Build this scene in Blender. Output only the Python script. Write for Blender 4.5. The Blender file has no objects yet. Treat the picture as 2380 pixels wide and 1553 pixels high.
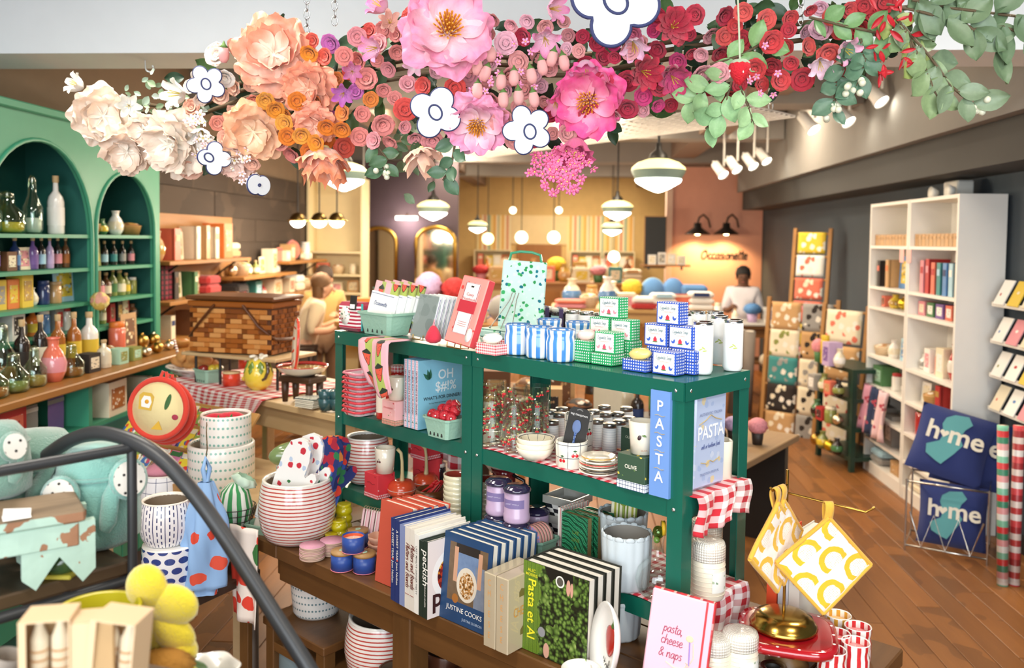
import bpy,bmesh,math,random
from mathutils import Matrix,Vector,Euler
# ---- camera
random.seed(7)
SC=bpy.context.scene
COL=SC.collection
PI=math.pi
FPX,IMG_W,IMG_H=1950.0,2380.0,1553.0
CAM_H,PITCH,ROLL=1.70,math.radians(2.5),math.radians(0.7)
PCX,PCY=1190.0,643.0
_f=Vector((0,math.cos(PITCH),-math.sin(PITCH)))
_u0=Vector((1,0,0)).cross(_f)
_r=Vector((1,0,0))*math.cos(ROLL)+_u0*math.sin(ROLL)
_u=Vector((-1,0,0))*math.sin(ROLL)+_u0*math.cos(ROLL)
cam_d=bpy.data.cameras.new('camera')
cam=bpy.data.objects.new('camera',cam_d)
COL.objects.link(cam)
cam.matrix_world=Matrix(((_r.x,_u.x,-_f.x,0),(_r.y,_u.y,-_f.y,0),(_r.z,_u.z,-_f.z,CAM_H),(0,0,0,1)))
cam_d.sensor_width=36.0
cam_d.lens=36.0*FPX/IMG_W
cam_d.shift_y=-(IMG_H/2-PCY)/IMG_W
cam_d.clip_start=0.05
cam_d.dof.use_dof=True
cam_d.dof.focus_distance=2.25
cam_d.dof.aperture_fstop=cam_d.lens/1000/0.0100
SC.camera=cam
# ---- world, exposure
w=bpy.data.worlds.new('world');SC.world=w;w.use_nodes=True
w.node_tree.nodes['Background'].inputs[0].default_value=(0.78,0.88,1.0,1)
w.node_tree.nodes['Background'].inputs[1].default_value=0.6
SC.view_settings.view_transform='Standard'
SC.view_settings.look='None'
SC.view_settings.gamma=1.0
SC.view_settings.use_curve_mapping=False
SC.view_settings.exposure=0.78
SC.cycles.use_denoising=True
SC.cycles.max_bounces=7
SC.cycles.transparent_max_bounces=40
SC.cycles.caustics_reflective=False
SC.cycles.caustics_refractive=False
SC.cycles.sample_clamp_indirect=6.0
# ---- lights of the room
YAW=math.radians(4.1)
def room(u,v,z=0.0):
 return Vector((u*math.cos(YAW)+v*math.sin(YAW),-u*math.sin(YAW)+v*math.cos(YAW),z))
def lamp(name,kind,loc,power,color,size=0.1,sy=None,rot=(0,0,0),spot=None):
 d=bpy.data.lights.new(name,kind);d.energy=power;d.color=color
 if kind=='AREA':
  d.size=size
  if sy:d.shape='RECTANGLE';d.size_y=sy
 else :
  d.shadow_soft_size=size
 if spot:d.spot_size=spot;d.spot_blend=0.5
 o=bpy.data.objects.new(name,d);COL.objects.link(o);o.location=loc;o.rotation_euler=rot
 return o
lamp('window_daylight','AREA',room(-0.2,-1.92,1.75),130,(0.9,0.96,1.0),4.6,2.3,(PI/2,0,-YAW))
WARM=(1.0,0.84,0.63);SOFT=(1.0,0.95,0.87)
PANELS=[(-1.3,0.4,18),(1.2,0.4,18),(-1.3,2.3,16),(1.5,2.4,16),(-0.9,5.3,26),(1.3,5.2,26),(-1.3,7.6,30),(0.2,8.4,30),(1.6,7.6,26),(-1.6,10.6,30),(-0.45,12.0,34),(0.75,12.0,34),(-2.0,13.2,16),(-0.1,15.2,36),(1.3,15.2,30)]  # back panels follow visible fixtures; front and middle ones added for direct light
# ---- mesh builder
def Tr(x=0,y=0,z=0):return Matrix.Translation((x,y,z))
def Rx(a):return Matrix.Rotation(a,4,'X')
def Ry(a):return Matrix.Rotation(a,4,'Y')
def Rz(a):return Matrix.Rotation(a,4,'Z')
def Sc(x,y=None,z=None):
 if y is None:y=z=x
 return Matrix.Diagonal((x,y,z,1))
class MB:
 def __init__(s):s.v=[];s.f=[];s.uv=[];s.mi=[];s.sm=[]
 def add(s,vs,fs,uvs=None,mat=0,smooth=False,M=None):
  b=len(s.v)
  for p in vs:
   q=M@Vector(p) if M is not None else p
   s.v.append((q[0],q[1],q[2]))
  for i,f in enumerate(fs):
   s.f.append(tuple(b+k for k in f))
   if uvs is None:s.uv.append([(vs[k][0],vs[k][1]) for k in f])
   else :s.uv.append(uvs[i])
   s.mi.append(mat);s.sm.append(smooth)
  return s
 def box(s,sx,sy,sz,M=None,mat=0,bev=0.0,base=True):
  hx,hy=sx/2,sy/2;z0,z1=(0,sz) if base else (-sz/2,sz/2)
  mats=mat if isinstance(mat,(list,tuple)) else [mat]*6
  if bev<=0:
   vs=[(-hx,-hy,z0),(hx,-hy,z0),(hx,hy,z0),(-hx,hy,z0),(-hx,-hy,z1),(hx,-hy,z1),(hx,hy,z1),(-hx,hy,z1)]
   fs=[(0,1,5,4),(2,3,7,6),(3,0,4,7),(1,2,6,5),(3,2,1,0),(4,5,6,7)]
   dims=[(sx,sz),(sx,sz),(sy,sz),(sy,sz),(sx,sy),(sx,sy)]
   for f,d,m in zip(fs,dims,mats):
    s.add([vs[k] for k in f],[(0,1,2,3)],[[(0,0),(d[0],0),d,(0,d[1])]],m,False,M)
   return s
  b=min(bev,sx/2.01,sy/2.01,sz/2.01)
  vs={}
  out=[];
  def V(cx,cy,cz,ax):
   p=[cx*hx,cy*hy,z1 if cz>0 else z0]
   for i,c in enumerate((cx,cy,cz)):
    if i!=ax:p[i]-=c*b
   out.append(tuple(p));return len(out)-1
  for cx in (-1,1):
   for cy in (-1,1):
    for cz in (-1,1):
     for ax in (0,1,2):vs[cx,cy,cz,ax]=V(cx,cy,cz,ax)
  F=[]
  for c in (-1,1):
   F.append(([vs[c,a,d,0] for a,d in ((-1,-1),(1,-1),(1,1),(-1,1))][::c],(1,2),mats[3 if c>0 else 2]))
   F.append(([vs[a,c,d,1] for a,d in ((-1,-1),(-1,1),(1,1),(1,-1))][::c],(0,2),mats[1 if c>0 else 0]))
   F.append(([vs[a,d,c,2] for a,d in ((-1,-1),(1,-1),(1,1),(-1,1))][::c],(0,1),mats[5 if c>0 else 4]))
  for a in (-1,1):
   for d in (-1,1):
    F.append(([vs[a,d,-1,0],vs[a,d,-1,1],vs[a,d,1,1],vs[a,d,1,0]][::a*d],(0,2),mats[0]))
    F.append(([vs[a,-1,d,2],vs[a,-1,d,0],vs[a,1,d,0],vs[a,1,d,2]][::a*d],(1,2),mats[5 if d>0 else 4]))
    F.append(([vs[-1,a,d,1],vs[-1,a,d,2],vs[1,a,d,2],vs[1,a,d,1]][::a*d],(0,2),mats[5 if d>0 else 4]))
    for e in (-1,1):
     F.append(([vs[a,d,e,0],vs[a,d,e,1],vs[a,d,e,2]][::a*d*e],(0,1),mats[5 if e>0 else 4]))
  for f,(i,j),m in F:
   off=(hx,hy,-z0)
   s.add([out[k] for k in f],[tuple(range(len(f)))],[[(out[k][i]+off[i],out[k][j]+off[j]) for k in f]],m,False,M)
  return s
 def lathe(s,prof,seg=20,M=None,mat=0,smooth=True,sx=1.0,sy=1.0,a0=0.0,a1=2*PI,fr=None):
  full=abs(a1-a0-2*PI)<1e-6
  n=seg if full else seg+1
  vs=[];rm=max(p[0] for p in prof);L=[0.0]
  for a,b in zip(prof,prof[1:]):L.append(L[-1]+math.hypot(b[0]-a[0],b[1]-a[1]))
  for k,p in enumerate(prof):
   for i in range(n):
    a=a0+(a1-a0)*i/seg;q=p[0]*(fr(a,k) if fr else 1.0)
    vs.append((q*math.cos(a)*sx,q*math.sin(a)*sy,p[1]))
  groups={}
  for k in range(len(prof)-1):
   m=prof[k][2] if len(prof[k])>2 else mat
   fs,us=groups.setdefault(m,([],[]))
   for i in range(seg):
    j=(i+1)%n
    fs.append((k*n+i,k*n+j,(k+1)*n+j,(k+1)*n+i))
    ua,ub=rm*(a1-a0)*i/seg,rm*(a1-a0)*(i+1)/seg
    us.append([(ua,L[k]),(ub,L[k]),(ub,L[k+1]),(ua,L[k+1])])
  b=len(s.v)
  for p in vs:
   q=M@Vector(p) if M is not None else p
   s.v.append((q[0],q[1],q[2]))
  for m,(fs,us) in groups.items():
   for f,u_ in zip(fs,us):
    s.f.append(tuple(b+k for k in f));s.uv.append(u_);s.mi.append(m);s.sm.append(smooth)
  return s
 def tube(s,path,r,seg=8,M=None,mat=0,caps=True,flat=1.0,closed=False):
  P=[Vector(p) for p in path];n=len(P)
  R=list(r) if isinstance(r,(list,tuple)) else [r]*n
  up=None;vs=[];L=0.0;Ls=[]
  for i in range(n):
   t=(P[(i+1)%n]-P[i-1]) if closed else (P[min(i+1,n-1)]-P[max(i-1,0)])
   if t.length<1e-9:t=Vector((0,0,1))
   t.normalize()
   if up is None:up=Vector((0,0,1)) if abs(t.z)<0.9 else Vector((1,0,0))
   x=t.cross(up)
   if x.length<1e-6:x=t.orthogonal()
   x.normalize();y=x.cross(t);up=y
   if i:L+=(P[i]-P[i-1]).length
   Ls.append(L)
   for k in range(seg):
    a=2*PI*k/seg
    vs.append(P[i]+x*(R[i]*math.cos(a))+y*(R[i]*math.sin(a)*flat))
  fs=[];us=[]
  for i in range(n if closed else n-1):
   j=(i+1)%n;rr=max(R[i],1e-4)
   lj=Ls[j] if j else L+(P[0]-P[-1]).length
   for k in range(seg):
    q=(k+1)%seg
    fs.append((i*seg+k,i*seg+q,j*seg+q,j*seg+k))
    ua,ub=2*PI*rr*k/seg,2*PI*rr*(k+1)/seg
    us.append([(ua,Ls[i]),(ub,Ls[i]),(ub,lj),(ua,lj)])
  s.add(vs,fs,us,mat,True,M)
  if caps and not closed:
   c0=[vs[k] for k in range(seg)];c1=[vs[(n-1)*seg+k] for k in range(seg)]
   s.add(c0[::-1],[tuple(range(seg))],None,mat,False,M);s.add(c1,[tuple(range(seg))],None,mat,False,M)
  return s
 def prism(s,pts,th,M=None,mat=0,side=None,smooth=False):
  n=len(pts);ar=sum(pts[i-1][0]*pts[i][1]-pts[i][0]*pts[i-1][1] for i in range(n))
  if ar<0:pts=pts[::-1]
  lo=[(p[0],p[1],0) for p in pts];hi=[(p[0],p[1],th) for p in pts]
  s.add(hi,[tuple(range(n))],None,mat,False,M)
  if th>0:
   s.add(lo,[tuple(range(n))[::-1]],None,mat,False,M)
   sd=mat if side is None else side;L=0.0;us=[]
   for i in range(n):
    d=math.dist(pts[i],pts[(i+1)%n]);us.append([(L,0),(L+d,0),(L+d,th),(L,th)]);L+=d
   s.add(lo+hi,[(i,(i+1)%n,n+(i+1)%n,n+i) for i in range(n)],us,sd,smooth,M)
  return s
 def grid(s,fn,nu,nv,M=None,mat=0,smooth=True,us=1.0,vs=1.0,two=0.0):
  P=[fn(i/nu,j/nv) for j in range(nv+1) for i in range(nu+1)]
  fs=[];uv=[]
  for j in range(nv):
   for i in range(nu):
    k=j*(nu+1)+i
    fs.append((k,k+1,k+nu+2,k+nu+1))
    uv.append([(us*i/nu,vs*j/nv),(us*(i+1)/nu,vs*j/nv),(us*(i+1)/nu,vs*(j+1)/nv),(us*i/nu,vs*(j+1)/nv)])
  return s.add(P,fs,uv,mat,smooth,M)
 def ell(s,rx,ry,rz,M=None,mat=0,seg=14,rings=8,fr=None):
  prof=[(max(1e-5,math.cos(t)),math.sin(t)) for t in [-PI/2+PI*k/rings for k in range(rings+1)]]
  A=Sc(rx,ry,rz)
  return s.lathe(prof,seg,(M@A) if M is not None else A,mat,True,fr=fr)
 def mesh(s,name):
  me=bpy.data.meshes.new(name);me.from_pydata(s.v,[],s.f)
  ul=me.uv_layers.new(name='uv');flat=[]
  for u_ in s.uv:
   for p in u_:flat+=(p[0],p[1])
  ul.data.foreach_set('uv',flat)
  me.polygons.foreach_set('material_index',s.mi);me.polygons.foreach_set('use_smooth',s.sm)
  me.update();return me
def mk(name,mb,mats,parent=None,loc=(0,0,0),rot=0.0,label=None,cat=None,group=None,kind=None,solid=0.0,sub=0,scale=None):
 if isinstance(mb,MB):
  me=mb.mesh(name)
  for m in (mats if isinstance(mats,(list,tuple)) else [mats]):me.materials.append(m)
 else :me=mb
 o=bpy.data.objects.new(name,me);COL.objects.link(o)
 if parent is not None:o.parent=parent
 o.location=loc
 o.rotation_euler=rot if isinstance(rot,(tuple,Euler)) else (0,0,rot)
 if scale:o.scale=scale if isinstance(scale,(tuple,list)) else (scale,)*3
 if solid:
  m=o.modifiers.new('thickness','SOLIDIFY');m.thickness=solid;m.offset=0
 if sub:
  m=o.modifiers.new('smooth','SUBSURF');m.levels=sub;m.render_levels=sub
 tag(o,label,cat,group,kind);return o
def tag(o,label=None,cat=None,group=None,kind=None):
 if label:o['label']=label
 if cat:o['category']=cat
 if group:o['group']=group
 if kind:o['kind']=kind
 return o
def thing(name,label,cat,loc=(0,0,0),rot=0.0,group=None):
 o=bpy.data.objects.new(name,None);COL.objects.link(o);o.empty_display_size=0.05
 o.location=loc;o.rotation_euler=rot if isinstance(rot,(tuple,Euler)) else (0,0,rot)
 return tag(o,label,cat,group)
KIDS={}
def dup(root,loc,rot=None,label=None,group=None,scale=None,swap=None):
 def cp(o,par):
  c=o.copy();COL.objects.link(c);c.parent=par
  for ch in o.children:cp(ch,c)
  return c
 r=cp(root,None);r.location=loc
 if rot is not None:r.rotation_euler=rot if isinstance(rot,(tuple,Euler)) else (0,0,rot)
 if scale:r.scale=scale if isinstance(scale,(tuple,list)) else (scale,)*3
 tag(r,label,None,group)
 if swap:
  for ch in [r]+list(r.children_recursive):
   k=ch.name.split('.')[0]
   if k in swap and ch.data:
    ch.data=ch.data.copy();ch.data.materials.clear()
    for m in (swap[k] if isinstance(swap[k],(list,tuple)) else [swap[k]]):ch.data.materials.append(m)
 return r
ORD=['first','second','third','fourth','fifth','sixth','seventh','eighth','ninth','tenth','eleventh','twelfth','thirteenth','fourteenth','fifteenth','sixteenth','seventeenth','eighteenth','nineteenth','twentieth']
def ray(px,py):return _f+_r*((px-PCX)/FPX)+_u*((PCY-py)/FPX)
def gp(px,py,z):
 d=ray(px,py);return Vector((0,0,CAM_H))+d*((z-CAM_H)/d.z)
def dp(px,py,y):
 d=ray(px,py);return Vector((0,0,CAM_H))+d*(y/d.y)
def rp(px,py,u):
 d=ray(px,py);n=Vector((math.cos(YAW),-math.sin(YAW),0));return Vector((0,0,CAM_H))+d*(u/d.dot(n))
def vp(px,py,v):
 d=ray(px,py);n=Vector((math.sin(YAW),math.cos(YAW),0));return Vector((0,0,CAM_H))+d*(v/d.dot(n))
def uv_of(p):return (p[0]*math.cos(YAW)-p[1]*math.sin(YAW),p[0]*math.sin(YAW)+p[1]*math.cos(YAW))
# ---- procedural materials
def lin(h):
 if isinstance(h,str):
  h=h.lstrip('#');c=[int(h[i:i+2],16)/255 for i in (0,2,4)]
 else :c=h
 return tuple((x/12.92 if x<=0.04045 else ((x+0.055)/1.055)**2.4) for x in c[:3])+(1.0,)
class T:
 def __init__(s,name):
  s.m=bpy.data.materials.new(name);s.m.use_nodes=True;s.nt=s.m.node_tree;s.b=s.nt.nodes['Principled BSDF']
 def n(s,t,**kw):
  q=s.nt.nodes.new(t)
  for k,v in kw.items():setattr(q,k,v)
  return q
 def put(s,sock,v):
  if hasattr(v,'is_linked') or isinstance(v,bpy.types.NodeSocket):s.nt.links.new(v,sock)
  else :sock.default_value=v
 def coord(s,k='UV'):return s.n('ShaderNodeTexCoord').outputs[k]
 def sep(s,v):
  q=s.n('ShaderNodeSeparateXYZ');s.put(q.inputs[0],v);return q.outputs
 def comb(s,x,y,z=0.0):
  q=s.n('ShaderNodeCombineXYZ')
  for i,v in enumerate((x,y,z)):s.put(q.inputs[i],v)
  return q.outputs[0]
 def math(s,op,a,b=0.0,c=None):
  q=s.n('ShaderNodeMath',operation=op);s.put(q.inputs[0],a);s.put(q.inputs[1],b)
  if c is not None:s.put(q.inputs[2],c)
  return q.outputs[0]
 def mul(s,a,b):return s.math('MULTIPLY',a,b)
 def addn(s,a,b):return s.math('ADD',a,b)
 def lt(s,a,b):return s.math('LESS_THAN',a,b)
 def gt(s,a,b):return s.math('GREATER_THAN',a,b)
 def frac(s,a,per,off=0.0):return s.math('FRACT',s.addn(s.math('DIVIDE',a,per),off))
 def scale(s,v,k):
  q=s.n('ShaderNodeMapping');s.put(q.inputs[0],v);q.inputs['Scale'].default_value=k if isinstance(k,(tuple,list)) else (k,k,k);return q.outputs[0]
 def noise(s,v,sc=5.0,det=3.0,rough=0.5,out='Fac'):
  q=s.n('ShaderNodeTexNoise');s.put(q.inputs['Vector'],v);q.inputs['Scale'].default_value=sc;q.inputs['Detail'].default_value=det;q.inputs['Roughness'].default_value=rough
  return q.outputs[out]
 def vor(s,v,sc=5.0,out='Distance',rnd=1.0):
  q=s.n('ShaderNodeTexVoronoi');s.put(q.inputs['Vector'],v);q.inputs['Scale'].default_value=sc;q.inputs['Randomness'].default_value=rnd;return q.outputs[out]
 def mix(s,f,a,b):
  q=s.n('ShaderNodeMix',data_type='RGBA');s.put(q.inputs[0],f)
  for i,c in ((6,a),(7,b)):
   s.put(q.inputs[i],lin(c) if isinstance(c,str) else c)
  return q.outputs[2]
 def ramp(s,f,stops,const=False):
  q=s.n('ShaderNodeValToRGB');s.put(q.inputs[0],f);r=q.color_ramp
  r.interpolation='CONSTANT' if const else 'LINEAR'
  while len(r.elements)<len(stops):r.elements.new(0.5)
  for e,(p,c) in zip(r.elements,stops):e.position=p;e.color=lin(c) if isinstance(c,str) else c
  return q.outputs[0]
 def bump(s,h,st=0.3,d=0.01):
  q=s.n('ShaderNodeBump');s.put(q.inputs['Height'],h);q.inputs['Strength'].default_value=st;q.inputs['Distance'].default_value=d
  s.nt.links.new(q.outputs[0],s.b.inputs['Normal'])
 def done(s,col=None,rough=0.5,metal=0.0,spec=0.5,sheen=0.0,coat=0.0,trans=0.0,emit=None,es=0.0,alpha=1.0,sss=0.0,ior=None):
  b=s.b.inputs
  if col is not None:s.put(b['Base Color'],lin(col) if isinstance(col,str) else col)
  s.put(b['Roughness'],rough);b['Metallic'].default_value=metal;b['Specular IOR Level'].default_value=spec
  b['Sheen Weight'].default_value=sheen;b['Coat Weight'].default_value=coat;b['Coat Roughness'].default_value=0.08
  b['Transmission Weight'].default_value=trans
  if ior:b['IOR'].default_value=ior
  if emit is not None:s.put(b['Emission Color'],lin(emit) if isinstance(emit,str) else emit);b['Emission Strength'].default_value=es
  b['Alpha'].default_value=alpha
  return s.m
CACHE={}
def flat(col,rough=0.5,var=0.06,metal=0.0,sheen=0.0,coat=0.0,spec=0.5,bump=0.0,bsc=60.0):
 k=('flat',col,rough,var,metal,sheen,coat,spec,bump)
 if k not in CACHE:
  t=T('plain_'+col.strip('#'));c=lin(col);v=t.coord('Object')
  nz=t.noise(v,9.0,2.0)
  a=tuple(max(0,x*(1-var)) for x in c[:3])+(1,);b=tuple(min(1,x*(1+var)) for x in c[:3])+(1,)
  if bump:t.bump(t.noise(v,bsc,3.0),bump,0.004)
  CACHE[k]=t.done(t.mix(nz,a,b),rough,metal,spec,sheen,coat)
 return CACHE[k]
def ceramic(col):return flat(col,0.18,0.04,coat=0.6)
def cloth(col):return flat(col,0.9,0.06,sheen=0.25,bump=0.25,bsc=180.0)
def metal(col,rough=0.25):return flat(col,rough,0.03,metal=1.0)
def glow(col,st):
 k=('glow',col,st)
 if k not in CACHE:CACHE[k]=T('lit_'+col.strip('#')).done(col,0.4,emit=col,es=st)
 return CACHE[k]
def glass(tint='#ffffff',rough=0.02,alpha=0.22):
 k=('glass',tint,rough,alpha)
 if k not in CACHE:
  t=T('glass_'+tint.strip('#'));t.done(tint,rough,0.0,0.6)
  tr=t.n('ShaderNodeBsdfTransparent');tr.inputs[0].default_value=lin(tint)
  fr=t.n('ShaderNodeLayerWeight');fr.inputs[0].default_value=0.3
  mx=t.n('ShaderNodeMixShader');f2=t.math('ADD',t.mul(t.math('POWER',fr.outputs['Facing'],2.2),0.8),alpha*0.22)
  t.put(mx.inputs[0],f2);t.put(mx.inputs[1],tr.outputs[0]);gs=t.n('ShaderNodeBsdfGlossy');gs.inputs['Roughness'].default_value=rough;gs.inputs[0].default_value=lin(tint);t.put(mx.inputs[2],gs.outputs[0])
  t.nt.links.new(mx.outputs[0],t.nt.nodes['Material Output'].inputs[0]);CACHE[k]=t.m
 return CACHE[k]
def gingham(c,size=0.02,base='#f7f2ee',rough=0.85,full=False):
 k=('ging',c,size,base,full)
 if k not in CACHE:
  t=T('gingham_'+c.strip('#'));x,y,z=t.sep(t.coord())
  a=t.lt(t.frac(x,size),0.5);b=t.lt(t.frac(y,size),0.5)
  mid=tuple((p+q)/2 for p,q in zip(lin(c),lin(base))) if not full else c
  col=t.ramp(t.mul(t.addn(a,b),0.5),[(0,base),(0.3,mid),(0.8,c)],True)
  CACHE[k]=t.done(col,rough,sheen=0.1)
 return CACHE[k]
def stripes(stops,per,axis=0,rough=0.5,wav=0.0,wsc=12.0,coat=0.0,bumpy=0.0,edge=0.0):
 k=('str',tuple(stops),per,axis,rough,wav,coat)
 if k not in CACHE:
  t=T('stripes');co=t.coord();x=t.sep(co)[axis]
  if wav:x=t.addn(x,t.mul(t.math('SUBTRACT',t.noise(co,wsc,2.0),0.5),wav))
  f=t.frac(x,per)
  CACHE[k]=t.done(t.ramp(f,stops,True),rough,coat=coat)
 return CACHE[k]
def dots(bg,fg,sx,sy,r,rough=0.4,coat=0.0,stagger=False,ell=1.0,wob=0.0):
 k=('dot',bg,fg,sx,sy,r,stagger,ell)
 if k not in CACHE:
  t=T('dots');x,y,z=t.sep(t.coord())
  if stagger:x=t.addn(x,t.mul(t.math('FLOOR',t.math('DIVIDE',y,sy)),sx/2))
  a=t.mul(t.math('SUBTRACT',t.frac(x,sx),0.5),sx/ell);b=t.mul(t.math('SUBTRACT',t.frac(y,sy),0.5),sy)
  d=t.math('SQRT',t.addn(t.mul(a,a),t.mul(b,b)))
  CACHE[k]=t.done(t.mix(t.lt(d,r),bg,fg),rough,coat=coat)
 return CACHE[k]
def spots(bg,cols,sc,thr=0.3,rough=0.6,coat=0.0,kind='UV'):
 k=('spots',bg,tuple(cols),sc,thr,kind,rough)
 if k not in CACHE:
  t=T('spots');co=t.coord(kind)
  co2=t.n('ShaderNodeVectorMath',operation='ADD');t.put(co2.inputs[0],co);t.put(co2.inputs[1],t.scale(t.noise(co,sc*2,2.0,out='Color'),0.35/sc))
  d=t.vor(co2.outputs[0],sc);c=t.vor(co2.outputs[0],sc,'Color')
  r=t.ramp(t.sep(c)[0],[(i/len(cols),q) for i,q in enumerate(cols)],True)
  CACHE[k]=t.done(t.mix(t.lt(d,thr),bg,r),rough,coat=coat)
 return CACHE[k]
def plaid(bg,fg,per,wd=0.12,second=None,rough=0.6,coat=0.0):
 k=('plaid',bg,fg,per,wd,second)
 if k not in CACHE:
  t=T('plaid');x,y,z=t.sep(t.coord())
  a=t.math('MAXIMUM',t.lt(t.frac(x,per),wd),t.lt(t.frac(y,per),wd));col=t.mix(a,bg,fg)
  if second:
   b=t.math('MAXIMUM',t.lt(t.frac(x,per,0.6),wd),t.lt(t.frac(y,per,0.6),wd));col=t.mix(b,col,second)
  CACHE[k]=t.done(col,rough,coat=coat)
 return CACHE[k]
def wood(c1,c2,axis=0,sc=1.0,rough=0.5,kind='Object',coat=0.0):
 k=('wood',c1,c2,axis,sc,rough,kind)
 if k not in CACHE:
  t=T('wood_'+c1.strip('#'));co=t.coord(kind);s=[14.0*sc]*3;s[axis]=1.3*sc
  v=t.scale(co,tuple(s));a=t.noise(v,2.2,6.0,0.65);b=t.noise(t.scale(co,3.0*sc),1.0,2.0)
  col=t.mix(t.math('MULTIPLY',t.addn(a,t.mul(b,0.5)),0.8),c1,c2)
  t.bump(a,0.15,0.003);CACHE[k]=t.done(col,rough,coat=coat)
 return CACHE[k]
# ---- lettering
_TX={}
def text_mb(txt,size=0.05,align='CENTER',bold=0.0,shear=0.0,wide=1.0,th=0.0006):
 k=(txt,align,bold,shear)
 if k not in _TX:
  cu=bpy.data.curves.new('letters','FONT');cu.body=txt;cu.align_x=align;cu.align_y='CENTER';cu.size=1.0;cu.offset=bold;cu.shear=shear;cu.resolution_u=3
  ob=bpy.data.objects.new('letters',cu);me=bpy.data.meshes.new_from_object(ob)
  _TX[k]=([tuple(v.co) for v in me.vertices],[tuple(p.vertices) for p in me.polygons])
  bpy.data.objects.remove(ob);bpy.data.curves.remove(cu);bpy.data.meshes.remove(me)
 vs,fs=_TX[k];mb=MB()
 mb.add([(v[0]*size*wide,v[1]*size,th) for v in vs],fs);return mb
_G={'a':(.8,[[(.62,.8),(.3,.95),(.05,.5),(.2,.02),(.5,.2),(.64,.95),(.62,.3),(.8,.02)]]),'b':(.75,[[(.05,1.7),(.08,.1),(.4,0),(.62,.45),(.4,.9),(.1,.6)]]),'c':(.7,[[(.6,.8),(.3,.98),(.05,.5),(.25,.02),(.68,.2)]]),'d':(.8,[[(.6,.8),(.3,.95),(.05,.5),(.2,.02),(.55,.3),(.62,1.8),(.62,.2),(.8,.02)]]),'e':(.7,[[(.05,.45),(.55,.6),(.4,.98),(.1,.75),(.1,.2),(.35,0),(.7,.22)]]),'f':(.6,[[(.55,1.6),(.3,1.75),(.25,.9),(.2,-.6)],[(.0,.9),(.5,.95)]]),'g':(.75,[[(.6,.8),(.3,.95),(.05,.5),(.25,.1),(.58,.4),(.6,.9),(.55,-.5),(.25,-.75),(.05,-.45)]]),'h':(.8,[[(.1,1.8),(.08,0),(.15,.6),(.45,.95),(.6,.6),(.6,.05),(.8,.05)]]),'i':(.4,[[(.1,.95),(.12,.1),(.35,.05)],[(.13,1.35),(.14,1.42)]]),'k':(.7,[[(.1,1.7),(.08,0)],[(.55,.95),(.1,.45),(.6,.0)]]),'l':(.4,[[(.1,.3),(.35,1.6),(.15,1.7),(.1,.1),(.4,.05)]]),'m':(1.15,[[(.05,.95),(.08,0),(.15,.7),(.4,.95),(.48,.1),(.55,.7),(.8,.95),(.9,.1),(1.15,.05)]]),'n':(.8,[[(.05,.95),(.08,0),(.15,.65),(.45,.95),(.58,.6),(.6,.05),(.8,.05)]]),'o':(.75,[[(.35,.98),(.05,.5),(.3,.0),(.62,.45),(.4,.97),(.3,.8),(.75,.85)]]),'p':(.75,[[(.1,.95),(.05,-.8)],[(.1,.6),(.4,.95),(.62,.5),(.4,.02),(.1,.25)]]),'r':(.55,[[(.05,.95),(.1,0),(.15,.6),(.35,.95),(.55,.85)]]),'s':(.6,[[(.5,.85),(.25,.98),(.12,.7),(.45,.4),(.4,.05),(.05,.08)]]),'t':(.5,[[(.22,1.6),(.2,.15),(.5,.05)],[(.0,1.05),(.5,1.1)]]),'u':(.8,[[(.08,.95),(.1,.2),(.35,.0),(.58,.3),(.6,.95),(.62,.15),(.8,.05)]]),'w':(1.0,[[(.05,.95),(.2,.05),(.45,.7),(.65,.05),(.9,.95)]]),'y':(.75,[[(.08,.95),(.2,.3),(.5,.35),(.6,.95),(.5,-.5),(.2,-.7)]]),'E':(1.0,[[(.8,1.5),(.4,1.7),(.2,1.3),(.5,.95),(.15,.6),(.2,.05),(.6,0),(.95,.3)]]),'S':(.9,[[(.8,1.4),(.5,1.7),(.2,1.3),(.7,.6),(.5,.0),(.1,.2)]]),'O':(1.3,[[(.9,1.6),(.3,1.4),(.1,.5),(.5,-.05),(1.05,.6),(.85,1.5),(.5,1.2)]]),'I':(.5,[[(.3,1.6),(.15,0)]]),'C':(1.0,[[(.9,1.4),(.5,1.7),(.1,.8),(.4,.0),(.95,.3)]]),'P':(.9,[[(.2,0),(.3,1.6),(.8,1.5),(.75,.9),(.25,.75)]]),'B':(.9,[[(.2,0),(.3,1.6),(.75,1.45),(.6,.9),(.3,.85),(.8,.6),(.6,.05),(.15,.0)]]),'&':(1.0,[[(.95,.0),(.2,1.2),(.5,1.6),(.65,1.2),(.1,.5),(.3,.0),(.9,.6)]]),',':(.35,[[(.15,.15),(.05,-.3)]]),' ':(.55,[]),"'":(.25,[[(.1,1.6),(.1,1.3)]]),}
def script_mb(txt,xh=0.01,pen=0.0012,slant=0.15,tight=1.0,align='CENTER',seg=4):
 mb=MB();x=0.0;paths=[]
 for ch in txt:
  wd,st=_G.get(ch,(.6,[]))
  for p in st:
   q=[Vector((x+a+b*slant,b,0)) for a,b in p];sm=[]
   for i in range(len(q)-1):
    p0,p1,p2,p3=q[max(i-1,0)],q[i],q[i+1],q[min(i+2,len(q)-1)]
    for t in (0,.33,.67):sm.append(p1*1.0+(p2-p0)*(.5*t)+(p0*2-p1*5+p2*4-p3)*(.5*t*t)+(p1*3-p0-p2*3+p3)*(.5*t**3))
   paths.append(sm+[q[-1]])
  x+=wd*tight
 off={'CENTER':x/2,'LEFT':0.0}[align]
 for p in paths:mb.tube([((a.x-off)*xh,(a.y-.5)*xh,0) for a in p],pen,seg,flat=0.3)
 return mb
def letters(mb,m,parent,M,name='lettering',label=None):
 o=mk(name,mb,m,parent);o.matrix_local=M
 if label:o['label']=label
 return o
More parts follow.
